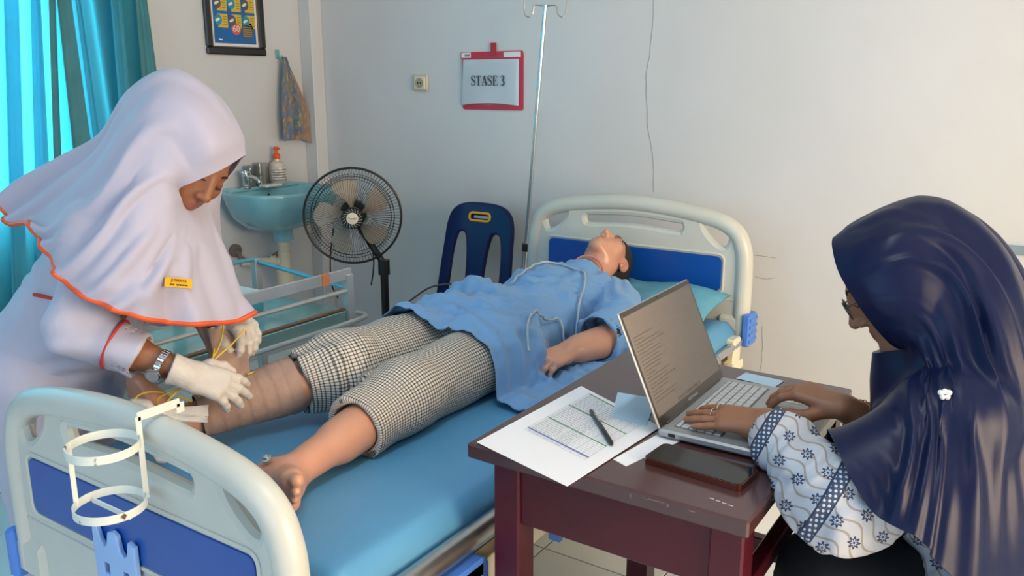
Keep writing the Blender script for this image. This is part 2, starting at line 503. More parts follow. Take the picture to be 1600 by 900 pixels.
# mattress: soft-edged slab with a gentle surface swell
def mattress():
    x0, x1, y0, y1, z0, z1 = BX0 + .02, BX1 - .035, Y_FOOT + .05, Y_HEAD - .05, .475, MZ
    nx, ny = 40, 80; rr = .045
    V = []; prof = []
    us = np.linspace(0, 1, nx); vs = np.linspace(0, 1, ny)
    top = []
    for v in vs:
        for u in us:
            x = x0 + (x1 - x0) * u; y = y0 + (y1 - y0) * v
            ex = min(x - x0, x1 - x, y - y0, y1 - y)
            d = max(0, rr - ex) / rr
            z = z1 - rr * (1 - math.sqrt(max(0, 1 - d * d)))
            top.append((x, y, z))
    T = np.array(top)
    T[:, 2] += fbm(T * [1, 1, 0], 2.2, 5, 2) * .004
    F = grid_faces(nx, ny)
    n = len(T)
    ring = [i for i in range(nx)] + [j * nx + nx - 1 for j in range(1, ny)] + [(ny - 1) * nx + i for i in range(nx - 2, -1, -1)] + [j * nx for j in range(ny - 2, 0, -1)]
    B = [(T[i][0], T[i][1], z0) for i in ring]
    F += [(ring[k], n + k, n + (k + 1) % len(ring), ring[(k + 1) % len(ring)]) for k in range(len(ring))]
    F.append(tuple(range(n, n + len(ring)))[::-1])
    o = mkobj('mattress', list(map(tuple, T)) + B, F, M_MATT, bed, angle=70)
    mbp = MB(); mbp.tube([(x0 - .001, y0 + .05, z1 - .10), (x0 - .001, y1 - .05, z1 - .10)], .004, 6)
    mbp.tube([(x1 + .001, y0 + .05, z1 - .10), (x1 + .001, y1 - .05, z1 - .10)], .004, 6)
    mbp.build('piping', M_MATT, o)
mattress()
# base frame, platform and rails
mb = MB(); mb.box((BXC, (Y_FOOT + Y_HEAD) / 2, .455), (BW - .10, Y_HEAD - Y_FOOT - .06, .03), .004); mb.build('platform', M_CREAM, bed)
for s in (-1, 1):
    xs = BXC + s * (BW / 2 - .035)
    mb = MB(); mb.bar((xs, Y_FOOT + .03, .41), (xs, Y_HEAD - .03, .41), .035, .06); mb.build('side_beam', M_CREAM, bed)
    xr = BXC + s * (BW / 2 - .008)
    rail = MB(); P = [(xr, Y_FOOT + .06, .51), (xr, Y_FOOT + .10, .525), (xr, Y_FOOT + .9, .525), (xr, Y_HEAD - .42, .525), (xr, Y_HEAD - .36, .50)]
    rail.tube(catmull(P, 30), .026, 14); rl = rail.build('side_rail', M_STEEL, bed)
    low = MB(); low.bar((xr - s * .03, Y_FOOT + .1, .475), (xr - s * .03, Y_HEAD - .12, .475), .016, .03); low.build('rail_channel', mat('black_plastic', '#15171a', rough=.4), rl)
    for yy in (1.19, 1.95):      # folding brackets of the rail
        br = MB(); br.prism(rrect(-.10, .10, -.05, .05, .025), (xr + s * .006, yy, .452), (0, 1, 0), (0, 0, 1), .034)
        br.box((xr + s * .025, yy + .04, .475), (.03, .11, .05), .012)
        k = br.build('rail_bracket', M_BUMP, rl)
        sc_ = MB(); sc_.lathe([(.009, 0), (.009, .03), (.006, .034)], (xr + s * .02, yy - .045, .45), (s, 0, 0), 12)
        sc_.build('screw', M_STEEL, k)
        sc_ = MB(); sc_.box((xr + s * .04, yy + .05, .46), (.012, .02, .014), .002); sc_.build('latch_slot', MATS['black_plastic'], k)
    sl = MB(); sl.bar((xr - s * .01, 1.66, .37), (xr - s * .01, 2.35, .37), .03, .055); sl.build('link_bar', M_CREAM, bed)
    se = MB(); se.box((xr - s * .01, 1.652, .37), (.034, .018, .06), .003); se.build('link_cap', M_BUMP, bed)
    for yy in (1.78, 2.3):
        pv = MB(); pv.bar((xr - s * .012, yy, .37), (xr - s * .02, yy + .03, .46), .012, .04); pv.build('link_post', M_CREAM, bed)
# bed head hardware by the corner
hw = MB(); hw.tube([(BX1 - .03, Y_HEAD - .36, .50), (BX1 - .015, Y_HEAD - .03, .515)], .016, 12); hw.tube([(BX1 - .08, Y_HEAD - .40, .47), (BX1 - .06, Y_HEAD - .05, .47)], .012, 10)
hw.build('corner_strut', M_CHROME, bed)
hw = MB(); hw.box((BX1 - .03, Y_HEAD - .10, .49), (.05, .07, .10), .006); hw.box((BX1 - .02, Y_HEAD - .22, .43), (.04, .36, .035), .004); hw.build('corner_bracket', M_CREAM, bed)
for s in (-1, 1):
    for yy in (Y_FOOT + .22, Y_HEAD - .22):
        lg = MB(); lg.box((BXC + s * (BW / 2 - .07), yy, .25), (.05, .05, .30), .006); L = lg.build('leg', M_CREAM, bed)
        cs = MB(); cs.lathe([(.015, -.018), (.05, -.016), (.055, 0), (.05, .016), (.015, .018)], (BXC + s * (BW / 2 - .07), yy, .055), (1, 0, 0), 18); cs.build('caster', mat('caster_grey', '#54585c', rough=.5), L)
        cs = MB(); cs.box((BXC + s * (BW / 2 - .07), yy, .10), (.045, .03, .06), .006); cs.build('caster_fork', M_STEEL, L)
# bottle holder ring cage hooked over the footboard (rusty white paint)
def rusty():
    m = mat('chipped_white_enamel', '#d7dcd4', rough=.5, vary=.03, bump=.1, bscale=90)
    nt = m.node_tree; N = nt.nodes; L = nt.links; b = N['Principled BSDF']
    src = b.inputs['Base Color'].links[0].from_socket
    tc = N.new('ShaderNodeTexCoord'); nz = N.new('ShaderNodeTexNoise'); nz.inputs['Scale'].default_value = 38; nz.inputs['Detail'].default_value = 5
    L.new(tc.outputs['Object'], nz.inputs['Vector'])
    rp = N.new('ShaderNodeValToRGB'); rp.color_ramp.elements[0].position = .66; rp.color_ramp.elements[1].position = .72
    L.new(nz.outputs['Fac'], rp.inputs[0])
    mx = N.new('ShaderNodeMix'); mx.data_type = 'RGBA'; mx.inputs[7].default_value = (*lin('#5a3a26'), 1)
    L.new(rp.outputs[0], mx.inputs[0]); L.new(src, mx.inputs[6]); L.new(mx.outputs[2], b.inputs['Base Color'])
    return m
M_RUST = rusty()
hc = np.array([-1.392, Y_FOOT - .108, 0.0])
holder = thing('bottle_holder', 'chipped white metal ring cage hooked over the footboard of the bed', 'holder', (hc[0], hc[1], .69))
def band(z, rr=.063, w=.016, t=.002):
    mbb = MB(); n = 36; V = []; F = []
    for k in range(n):
        a_ = 2 * math.pi * k / n; c_, s_ = math.cos(a_), math.sin(a_)
        for q, h_ in ((rr, -w / 2), (rr, w / 2), (rr - t, w / 2), (rr - t, -w / 2)): V.append((hc[0] + q * c_, hc[1] + q * s_, z + h_))
    for k in range(n):
        for q in range(4): F.append((k * 4 + q, ((k + 1) % n) * 4 + q, ((k + 1) % n) * 4 + (q + 1) % 4, k * 4 + (q + 1) % 4))
    mbb.add(V, F); return mbb
band(.815).build('ring', M_RUST, holder); band(.700).build('ring', M_RUST, holder)
mb = MB(); mb.bar((hc[0] - .052, hc[1] - .034, .693), (hc[0] - .052, hc[1] - .034, .822), .010, .003); mb.build('upright', M_RUST, holder)
mb = MB(); mb.bar((hc[0] + .02, hc[1] + .060, .693), (hc[0] + .02, hc[1] + .060, .857), .012, .003); mb.build('upright', M_RUST, holder)
mb = MB(); mb.bar((hc[0] + .02, hc[1] + .058, .856), (hc[0] + .02, hc[1] + .148, .856), .003, .018); mb.bar((hc[0] + .02, hc[1] + .148, .856), (hc[0] + .02, hc[1] + .148, .835), .018, .003); mb.build('hook', M_RUST, holder)
mb = MB(); mb.bar((hc[0] - .0605, hc[1], .6935), (hc[0] + .0605, hc[1], .6935), .003, .012); mb.build('base_strap', M_RUST, holder)
# pale blue plastic chart clip on the foot panel
M_CLIP = mat('clip_pale_blue', '#8fb6ea', rough=.35)
clip = MB(); prof = [(-.07, -.095), (-.07, .04), (-.062, .055), (-.05, .02), (-.035, .005), (-.022, .015), (-.014, .045), (0, .05), (.012, .045), (.02, .012), (.034, 0), (.048, .012), (.056, .042), (.07, .038), (.07, -.095)]
yc_ = Y_FOOT - .0285
cl = curve_plate('chart_clip', [prof, rrect(-.045, -.02, -.055, -.025, .003), rrect(.022, .047, -.055, -.025, .003)], M_CLIP, None, (-1.535, yc_, .512), (1, 0, 0), (0, 0, 1), .012, .003)
tag(cl, 'pale blue plastic chart clip fixed to the blue footboard panel', 'clip')
# ------------------------------------------------------------------ table
TX0, TX1, TY0, TY1, TZ = -0.932, -0.365, 1.245, 1.985, 0.76
M_WOOD = mat('maroon_varnish', '#4a1522', rough=0.3, vary=0.2, scale=5, bump=0.05, bscale=40, spec=.3)
M_TOPW = mat('table_top_varnish', '#4b3031', rough=0.2, vary=0.12, scale=4, bump=0.03, bscale=30, coat=0.3)
table = thing('wooden_table', 'maroon varnished wooden table holding the laptop and printed sheets', 'table', ((TX0 + TX1) / 2, (TY0 + TY1) / 2, 0))
mb = MB(); mb.box(((TX0 + TX1) / 2, (TY0 + TY1) / 2, TZ - .016), (TX1 - TX0, TY1 - TY0, .032), .004); mb.build('table_top', M_TOPW, table)
LW = .06
for sx in (0, 1):
    for sy in (0, 1):
        cx = TX0 + .05 + LW / 2 if sx == 0 else TX1 - .012 - LW / 2
        cy = TY0 + .02 + LW / 2 if sy == 0 else TY1 - .03 - LW / 2
        mb = MB(); mb.box((cx, cy, (TZ - .032) / 2), (LW, LW, TZ - .032), .004); mb.build('leg', M_WOOD, table)
ya, yb = TY0 + .03, TY1 - .04
mb = MB(); mb.box(((TX0 + TX1) / 2 + .02, ya + .01, TZ - .095), (TX1 - TX0 - .16, .022, .125), .003); mb.build('apron', M_WOOD, table)
mb = MB(); mb.box(((TX0 + TX1) / 2 + .02, yb - .01, TZ - .095), (TX1 - TX0 - .16, .022, .125), .003); mb.build('apron', M_WOOD, table)
mb = MB(); mb.box((TX0 + .065, (ya + yb) / 2, TZ - .095), (.022, yb - ya - .10, .125), .003); mb.build('apron', M_WOOD, table)
mb = MB(); mb.box((TX1 - .04, (ya + yb) / 2, TZ - .20), (.03, yb - ya - .10, .035), .003); mb.build('rail', M_WOOD, table)
mb = MB(); mb.box(((TX0 + TX1) / 2, (ya + yb) / 2, TZ - .165), (TX1 - TX0 - .16, yb - ya - .05, .014), .003); mb.build('shelf', M_WOOD, table)
mb = MB(); mb.box(((TX0 + TX1) / 2 + .02, yb - .02, .33), (TX1 - TX0 - .16, .03, .055), .003); mb.build('stretcher', M_WOOD, table)
# chips of bare wood on the near edge of the top
for (x, y, w, h) in ((-.53, TY0, .05, .0022), (-.575, TY0, .0028, .012), (-.545, TY0, .006, .004), (-.505, TY0, .005, .007), (-.462, TY0, .012, .0028)):
    ch = MB(); ch.prism([(-w / 2, -h * .3), (-w * .2, -h / 2), (w * .3, -h * .35), (w / 2, 0), (w * .2, h / 2), (-w * .35, h * .4)], (x, y + .0003, TZ - .007 - h / 2), (1, 0, 0), (0, 0, 1), .0008)
    ch.build('worn_chip', mat('bare_wood', '#77615a', rough=.8), table)
for k in range(4):
    ch = MB(); ch.box((-.445 + .012 * k, TY0 + .045 - .002 * k, TZ + .0003), (.008, .0016, .0006), .0002)
    ch.build('paint_fleck', mat('fleck_white', '#d9d6d0', rough=.8), table)

# ------------------------------------------------------------------ laptop
M_ALU = mat('laptop_silver', '#a9acb0', rough=.42, metal=.6, vary=.03)
M_KEY = mat('key_silver', '#bfc1c2', rough=.45, vary=.02)
M_DARK = mat('laptop_bezel', '#2a2726', rough=.3)
def lap():
    A = np.array([-.628, 1.475]); B = np.array([-.632, 1.845])
    ey = (B - A) / np.linalg.norm(B - A); W = .37
    ex = np.array([ey[1], -ey[0]]); D = .232
    ex3 = np.array([ex[0], ex[1], 0]); ey3 = np.array([ey[0], ey[1], 0]); ez = np.array([0, 0, 1.0])
    R = np.stack([ex3, ey3, ez], 1)
    O = np.array([A[0], A[1], TZ + .003])
    root = thing('laptop', 'open silver laptop on the maroon table facing the seated woman', 'laptop', tuple(O))
    P = lambda u, v, w=0: O + ex3 * u + ey3 * v + ez * w
    mb = MB(); mb.box(P(D / 2, W / 2, .009), (D, W, .016), .004, R); base = mb.build('base', M_ALU, root)
    for u in (.02, D - .02):
        for v in (.03, W - .03): mb = MB(); mb.box(P(u, v, -.0005), (.01, .03, .005), .001, R); mb.build('rubber_foot', M_DARK, base)
    mb = MB(); mb.box(P(.0728, W / 2, .0172), (.098, W - .05, .001), .0004, R); mb.build('key_well', mat('key_well', '#6d6f71', rough=.5), base)
    # rows of keys
    rows = [[1] * 14, [1] * 13 + [1.6], [1.5] + [1] * 12 + [1.2], [1.8] + [1] * 11 + [1.9], [2.3] + [1] * 10 + [2.4], [1.3, 1.1, 1.1, 5.2, 1.1, 1.1, 1, 1, 1]]
    u = .026
    key_data = {}
    for ri, row in enumerate(rows):
        hgt = .011 if ri == 0 else .0165
        tot = sum(row); v = .0285; span = W - .057
        for w in row:
            kw = span * w / tot
            key = (round(kw, 5), hgt)
            if key not in key_data:
                m_ = MB(); m_.box((0, 0, 0), (hgt - .0022, kw - .0022, .0022), .0006, R)
                o = m_.build('key', M_KEY, base); key_data[key] = o.data
            else:
                o = bpy.data.objects.new('key', key_data[key]); COL.objects.link(o); setpar(o, base)
            o.location = P(u + hgt / 2, v + kw / 2, .0186)
            v += kw
        u += hgt
    mb = MB(); mb.box(P(.19, W / 2 - .01, .0172), (.075, .115, .0008), .0003, R); mb.build('touchpad', mat('touchpad', '#c6c9cc', rough=.35, metal=.6), base)
    mb = MB(); mb.tube([P(.19 + a * .0375, W / 2 - .01 + b * .0575, .0176) for a, b in ((-1, -1), (1, -1), (1, 1), (-1, 1))], .0007, 5, closed=True); mb.build('touchpad_edge', mat('edge_grey', '#85888b', rough=.4), base)
    mb = MB(); mb.box(P(.185, W - .052, .0173), (.06, .062, .0006), .0002, R); st = mb.build('sticker', mat('sticker_white', '#e8e8e4', rough=.4), base)
    cols = ['#7b5a2e', '#303438', '#b0b4b5', '#2f3b46', '#9a7c45']
    for k in range(5):
        mb = MB(); mb.box(P(.166 + .0085 * k, W - .07, .0178), (.006, .012, .0004), .0001, R); mb.build('printed_patch', mat('patch_%d' % k, cols[k], rough=.4), st)
    for (uu, vv, cc) in ((.205, .04, '#8f7d4a'), (.205, .068, '#1c4a8c')):
        mb = MB(); mb.box(P(uu, vv, .0173), (.02, .022, .0006), .0002, R); mb.build('sticker', mat('sticker_' + cc[1:], cc, rough=.35), base)
    mb = MB(); mb.box(P(.03, -.0003, .009), (.014, .002, .007), .0006, R); mb.build('port', mat('port_black', '#0d0e10', rough=.4), base)
    # screen, opened past upright
    tilt = math.radians(24)
    sx = -ex3 * math.sin(tilt) + ez * math.cos(tilt); sn = ex3 * math.cos(tilt) + ez * math.sin(tilt)
    SH = .246; S0 = P(.006, 0, .016)
    Q = lambda a, b, c=0: S0 + ey3 * a + sx * b + sn * c
    RS = np.stack([ey3, sx, sn], 1)
    mb = MB(); mb.box(Q(W / 2, SH / 2, -.003), (W, SH, .006), .0025, RS); lid = mb.build('lid', M_ALU, root)
    mb = MB(); mb.box(Q(W / 2, SH / 2, .0006), (W - .004, SH - .004, .0014), .0006, RS); mb.build('bezel', M_DARK, lid)
    # screen content: dim document with faint rows
    m = bpy.data.materials.new('screen_document'); m.use_nodes = True
    nt = m.node_tree; N = nt.nodes; L = nt.links; b = N['Principled BSDF']
    tc = N.new('ShaderNodeTexCoord')
    sep = N.new('ShaderNodeSeparateXYZ'); L.new(tc.outputs['UV'], sep.inputs[0])
    wv = N.new('ShaderNodeTexNoise'); wv.inputs['Scale'].default_value = 1.0; wv.inputs['Detail'].default_value = 1
    mp = N.new('ShaderNodeMapping'); mp.inputs['Scale'].default_value = (9, 40, 1); L.new(tc.outputs['UV'], mp.inputs[0]); L.new(mp.outputs[0], wv.inputs['Vector'])
    rp = N.new('ShaderNodeValToRGB'); rp.color_ramp.elements[0].position = .52; rp.color_ramp.elements[1].position = .62
    rp.color_ramp.elements[0].color = (*lin('#6d645e'), 1); rp.color_ramp.elements[1].color = (*lin('#6b625c'), 1)
    L.new(wv.outputs['Fac'], rp.inputs[0]); L.new(rp.outputs[0], b.inputs['Base Color'])
    L.new(rp.outputs[0], b.inputs['Emission Color']); b.inputs['Emission Strength'].default_value = .12
    b.inputs['Roughness'].default_value = .22
    c4 = [Q(.008, .022, .0016), Q(W - .008, .022, .0016), Q(W - .008, SH - .012, .0016), Q(.008, SH - .012, .0016)]
    c4b = [p - sn * .0008 for p in c4]
    scr = mkobj('screen', c4 + c4b, [(0, 1, 2, 3), (7, 6, 5, 4), (0, 4, 5, 1), (1, 5, 6, 2), (2, 6, 7, 3), (3, 7, 4, 0)], m, lid, smooth=False, uv=[(0, 0), (1, 0), (1, 1), (0, 1)] * 2)
    M_TXT = mat('screen_text', '#4c4642', rough=.3)
    rnd = random.Random(4)
    mb = MB()
    for r_ in range(26):
        yy = SH - .03 - r_ * .0072
        a_ = .02
        if 3 < r_ < 24:
            n_ = rnd.randint(2, 5)
            for q in range(n_):
                w_ = rnd.uniform(.01, .04); mb.box(Q(a_ + w_ / 2, yy, .0017), (w_, .0016, .0004), 0, RS); a_ += w_ + .004
    mb.build('screen_lines', M_TXT, scr)
    mb = MB()
    for k in range(12): mb.box(Q(W * .32 + k * .011, .028, .0017), (.006, .006, .0004), 0, RS)
    mb.build('taskbar_icons', M_TXT, scr)
    text_mesh('lettering', 'ASUS Vivobook', .0085, Q(W / 2, .0115, .0016), ey3, sx, mat('logo_silver', '#bdb9b4', rough=.4), lid)
    mb = MB(); mb.lathe([(.0025, 0), (.0025, .0006)], Q(W / 2, SH - .006, .0013), sn, 10); mb.build('camera_lens', mat('lens_black', '#050506', rough=.1), lid)
    mb = MB(); mb.tube([P(.004, .03, .015), P(.004, W - .03, .015)], .006, 10); mb.build('hinge', M_DARK, root)
    return P
LP = lap()
# ------------------------------------------------------------------ phone, papers, pen
def phone():
    c = [atz(1031, 690, TZ + .01), atz(1009, 718, TZ + .01), atz(1167, 765, TZ + .01), atz(1181, 733, TZ + .01)]
    o = (c[0] + c[1] + c[2] + c[3]) / 4
    ux = (c[3] - c[0]) + (c[2] - c[1]); ux[2] = 0; ux /= np.linalg.norm(ux)
    uy = np.array([-ux[1], ux[0], 0])
    R = np.stack([ux, uy, [0, 0, 1]], 1)
    o[2] = TZ
    root = thing('mobile_phone', 'black phone in a brown case lying face up on the table edge', 'phone', tuple(o))
    Lg, Wd = .192, .084
    mb = MB(); mb.prism(rrect(-Lg / 2, Lg / 2, -Wd / 2, Wd / 2, .012), (o[0], o[1], TZ + .0005), ux, uy, .0115); mb.build('case', mat('case_copper', '#5a2c20', rough=.25, metal=.4), root)
    mb = MB(); mb.prism(rrect(-Lg / 2 + .003, Lg / 2 - .003, -Wd / 2 + .003, Wd / 2 - .003, .010), (o[0], o[1], TZ + .0115), ux, uy, .0012); mb.build('screen', mat('phone_glass', '#17191b', rough=.12), root)
phone()
M_PAPER = mat('paper_white', '#e9eaee', rough=.7, vary=.015)
def sheet(name, corners, z, label, group=None, curl=0.0, m=M_PAPER, over=0.0):
    """thin sheet from 4 table-plane corners, slightly curled, with real thickness"""
    c = [np.array([*p[:2], z]) for p in corners]
    n = 14; V = []
    for k, dz in ((0, 0.0006), (1, 0.0)):
        for j in range(n):
            for i in range(n):
                u, v = i / (n - 1), j / (n - 1)
                p = (c[0] * (1 - u) + c[1] * u) * (1 - v) + (c[3] * (1 - u) + c[2] * u) * v
                V.append((p[0], p[1], p[2] + dz + curl * max(0, u + v - 1.35) ** 2))
    F = grid_faces(n, n) + [tuple(n * n + i for i in q)[::-1] for q in grid_faces(n, n)]
    ring = [i for i in range(n)] + [j * n + n - 1 for j in range(1, n)] + [(n - 1) * n + i for i in range(n - 2, -1, -1)] + [j * n for j in range(n - 2, 0, -1)]
    F += [(ring[k], n * n + ring[k], n * n + ring[(k + 1) % len(ring)], ring[(k + 1) % len(ring)]) for k in range(len(ring))]
    o = mkobj(name, V, F, m, None, smooth=True, angle=40)
    return tag(o, label, 'paper', group)
PZ = TZ + .0012
pc = [atz(745, 692, PZ), atz(886, 761, PZ), atz(1032, 668, PZ), atz(908, 604, PZ)]
lowc = [p + np.array([.012, -.006, 0]) for p in pc]
blank = sheet('blank_sheet', [atz(760, 695, TZ), atz(880, 757, TZ), atz(1012, 668, TZ), atz(905, 612, TZ)], TZ + .0003, 'blank white sheet lying directly under the printed form')
ps = sheet('printed_sheet', pc, PZ + .001, 'white sheet printed with a ruled table, pen lying on it', curl=.0)
# the printed table: rules, heading bands and rows of tiny text, raised by ink thickness
def pp(u, v): # u across (745,692)->(886,761), v across to the far edge
    a = pc[0] * (1 - u) + pc[1] * u; b = pc[3] * (1 - u) + pc[2] * u
    p = a * (1 - v) + b * v; p[2] = PZ + .0018
    return p
M_INK = mat('ink_grey', '#77797c', rough=.8); M_INKG = mat('ink_green', '#4e8a55', rough=.8); M_INKB = mat('ink_blue', '#6a78b8', rough=.8)
def inkbar(mbx, u0, v0, u1, v1, w):
    a, b = pp(u0, v0), pp(u1, v1); mbx.bar(a, b, w, .0002, 0, hint=(0, 0, 1)) if False else mbx.tube([a, b], w / 2, 4, flat=(1, .25))
mb = MB(); mg = MB(); mbl = MB(); mt = MB()
nrow = 30
rnd = random.Random(7)
for k in range(nrow + 1):
    v = .30 + .66 * k / nrow
    inkbar(mb, .16, v, .86, v, .0005)
    if k < nrow:
        for (ua, ub) in ((.19, .44), (.47, .60)):
            q = ua
            while q < ub - .02:
                w_ = rnd.uniform(.02, .06); inkbar(mt, q, v + .011, min(q + w_, ub), v + .011, .0016); q += w_ + .012
for u in (.16, .185, .455, .62, .70, .78, .86): inkbar(mb, u, .30, u, .96, .0005)
for v in (.52, .74, .96): inkbar(mg, .16, v, .86, v, .0035)
inkbar(mbl, .16, .335, .86, .335, .0045)
mb.build('table_rule', M_INK, ps); mt.build('text_row', M_INK, ps); mg.build('green_band', M_INKG, ps); mbl.build('blue_band', M_INKB, ps)
sheet('loose_sheet', [atz(958, 718, TZ), atz(978, 729, TZ), atz(1062, 690, TZ), atz(1040, 672, TZ)], TZ + .0002, 'folded white sheet poking out between laptop and phone')
sheet('blue_sheet', [atz(955, 655, TZ), atz(1010, 668, TZ), atz(1025, 625, TZ), atz(965, 615, TZ)], TZ + .0030, 'pale blue sheet tucked under the laptop hinge', m=mat('paper_blue', '#b8d3e8', rough=.7))
sheet('blue_sheet', [atz(1150, 592, TZ), atz(1210, 606, TZ), atz(1225, 596, TZ), atz(1165, 583, TZ)], TZ + .0010, 'pale blue sheet showing behind the laptop keyboard', m=MATS['paper_blue'])
def pen():
    a = atz(923, 641, PZ + .007); b = atz(956, 694, PZ + .007); d = (b - a) / np.linalg.norm(b - a); Lh = np.linalg.norm(b - a)
    root = thing('ballpoint_pen', 'dark grey ballpoint pen lying across the printed sheet', 'pen', tuple((a + b) / 2))
    mb = MB(); mb.lathe([(.0028, 0), (.0045, .004), (.005, .03), (.005, Lh * .62), (.0046, Lh * .63)], a, d, 14); mb.build('barrel', mat('pen_grey', '#3b4043', rough=.35), root)
    mb = MB(); mb.lathe([(.0046, Lh * .63), (.0054, Lh * .635), (.0052, Lh * .96), (.003, Lh)], a, d, 14); mb.build('cap', mat('pen_black', '#202326', rough=.3), root)
    s = np.cross(d, [0, 0, 1.0]); mb = MB(); mb.bar(a + d * .03 + np.array([0, 0, .0062]), a + d * .075 + np.array([0, 0, .0066]), .003, .0012); mb.build('clip', M_STEEL, root)
pen()
# ------------------------------------------------------------------ things on and along the walls
# plastic wallet sign with a STASE 3 sheet
def sign():
    y = WB - .004
    x0, x1, z0, z1 = -2.535, -2.185, 1.325, 1.592
    root = thing('document_wallet', 'red document wallet on the wall with a STASE 3 sheet inside', 'sign', ((x0 + x1) / 2, WB, z0))
    M_RED = mat('wallet_red', '#c01d33', rough=.35)
    mb = MB(); mb.prism(rrect(0, x1 - x0, 0, z1 - z0, .012), (x0, y + .003, z0), (1, 0, 0), (0, 0, 1), .004); mb.build('back_cover', M_RED, root)
    mb = MB(); mb.prism([(0, .0), (x1 - x0 + .004, .003), (x1 - x0 + .004, .032), (0, .030)], (x0 - .006, y - .0015, z1 - .028), (1, 0, 0), (0, 0, 1), .003); fl = mb.build('header_strip', M_RED, root)
    for (a, b) in ((0.004, .06), (.25, .345)):
        mb = MB(); mb.prism([(a, .004), (b, .004), (b, .028), (a, .027)], (x0 - .006, y - .0046, z1 - .028), (1, 0, 0), (0, 0, 1), .0006); s_ = mb.build('header_label', mat('label_white', '#e3e4e6', rough=.5), fl)
        mb = MB()
        for k in range(9): mb.prism([(a + .02 + k * .0035, .01), (a + .022 + k * .0035, .01), (a + .022 + k * .0035, .02), (a + .02 + k * .0035, .02)], (x0 - .006, y - .0053, z1 - .028), (1, 0, 0), (0, 0, 1), .0003)
        if a < .1: mb.build('barcode', mat('print_black', '#2b2b2e', rough=.7), s_)
    # slightly buckled paper
    n = 20; V = []; F = []
    for k, dd in ((0, 0), (1, .0008)):
        for j in range(n):
            for i in range(n):
                u, v = i / (n - 1), j / (n - 1)
                V.append((x0 + .008 + (x1 - x0 - .03) * u - .012 * (1 - v) * (1 - u) ** 2, y - .004 - .006 * math.sin(math.pi * u) * (1 - v) - .003 * math.sin(7 * u) * (1 - v) ** 3 + dd, z0 + .022 + (z1 - z0 - .055) * v + .010 * math.sin(math.pi * u) * (1 - v) ** 4))
    F = grid_faces(n, n) + [tuple(n * n + i for i in q)[::-1] for q in grid_faces(n, n)]
    mkobj('paper_insert', V, F, mat('paper_cool', '#dfe6ee', rough=.5, vary=.02, coat=.5), root)
    ring = MB(); ring.prism([(0, 0), (.33, 0), (.33, .215), (0, .22)], (x0 - .012, y - .0118, z0 + .018), (1, 0, 0), (0, 0, 1), .0005)
    cm = glass_mat('clear_film', '#f4f8fa', .12); cm.node_tree.nodes['Principled BSDF'].inputs['Alpha'].default_value = .16
    ring.build('clear_pocket', cm, root)
    tp = MB(); tp.box((x0 + .186, y - .006, z1 + .012), (.032, .002, .06), .0006); tp.build('tape', mat('tape_red', '#b3122b', rough=.4), root)
    # serif letters drawn as strokes
    M_INKD = mat('print_dark', '#4c525b', rough=.7)
    ox, oz, h = x0 + .058, z0 + .114, .046
    yy = y - .0115
    def stroke(mb, pts, w): # 2-D polyline with variable width
        P = np.array(pts, float); W = np.broadcast_to(np.array(w, float), (len(P),))
        T = np.gradient(P, axis=0); T /= np.linalg.norm(T, axis=1)[:, None] + 1e-9; Nn = np.stack([-T[:, 1], T[:, 0]], 1)
        Lp = P + Nn * W[:, None] / 2; Rp = P - Nn * W[:, None] / 2
        poly = np.vstack([Rp, Lp[::-1]])
        k = len(mb.v)
        n_ = len(P)
        for q in poly: mb.v.append((ox + q[0] * h, yy, oz + q[1] * h))
        for i in range(n_ - 1): mb.f.append((k + i, k + i + 1, k + 2 * n_ - 2 - i, k + 2 * n_ - 1 - i))
    def sm(pts, n=24): return catmull([(a, b, 0) for a, b in pts], n)[:, :2]
    TH, TN, SF = .20, .07, .06
    def letter(ch, x):
        mb = MB()
        if ch == 'S':
            p = sm([(.50, .78), (.44, .93), (.28, .98), (.12, .90), (.08, .74), (.20, .60), (.38, .47), (.50, .32), (.48, .12), (.30, .02), (.14, .07), (.05, .22)], 40)
            t = np.linspace(0, 1, 40); w = TN + (TH - TN) * np.exp(-((t - .5) / .2) ** 2)
            stroke(mb, p + [x, 0], w); stroke(mb, [(x + .50, .72), (x + .50, .98)], SF); stroke(mb, [(x + .05, .02), (x + .05, .28)], SF); adv = .62
        elif ch == 'T':
            stroke(mb, [(x + .34, 0), (x + .34, .97)], TH); stroke(mb, [(x + .03, .955), (x + .65, .955)], SF + .01); stroke(mb, [(x + .2, .025), (x + .48, .025)], SF); stroke(mb, [(x + .045, .76), (x + .055, .96)], SF); stroke(mb, [(x + .635, .76), (x + .625, .96)], SF); adv = .68
        elif ch == 'A':
            stroke(mb, [(x + .12, 0.02), (x + .36, .99)], TN + .02); stroke(mb, [(x + .36, .99), (x + .62, .02)], TH); stroke(mb, [(x + .2, .34), (x + .52, .34)], SF); stroke(mb, [(x + .02, .025), (x + .24, .025)], SF); stroke(mb, [(x + .48, .025), (x + .74, .025)], SF); adv = .74
        elif ch == 'E':
            stroke(mb, [(x + .17, 0), (x + .17, .98)], TH); stroke(mb, [(x + .04, .955), (x + .56, .955)], SF); stroke(mb, [(x + .04, .025), (x + .6, .025)], SF); stroke(mb, [(x + .2, .5), (x + .42, .5)], SF); stroke(mb, [(x + .42, .38), (x + .42, .62)], SF); stroke(mb, [(x + .55, .76), (x + .55, .97)], SF); stroke(mb, [(x + .6, .01), (x + .62, .26)], SF); adv = .68
        else:
            p = sm([(.06, .80), (.16, .95), (.32, .95), (.42, .80), (.36, .62), (.20, .53), (.38, .46), (.46, .26), (.36, .07), (.18, .02), (.05, .10)], 40)
            t = np.linspace(0, 1, 40); w = TN + (TH - TN) * (np.exp(-((t - .32) / .12) ** 2) + np.exp(-((t - .72) / .13) ** 2))
            stroke(mb, p + [x, 0], w); adv = .56
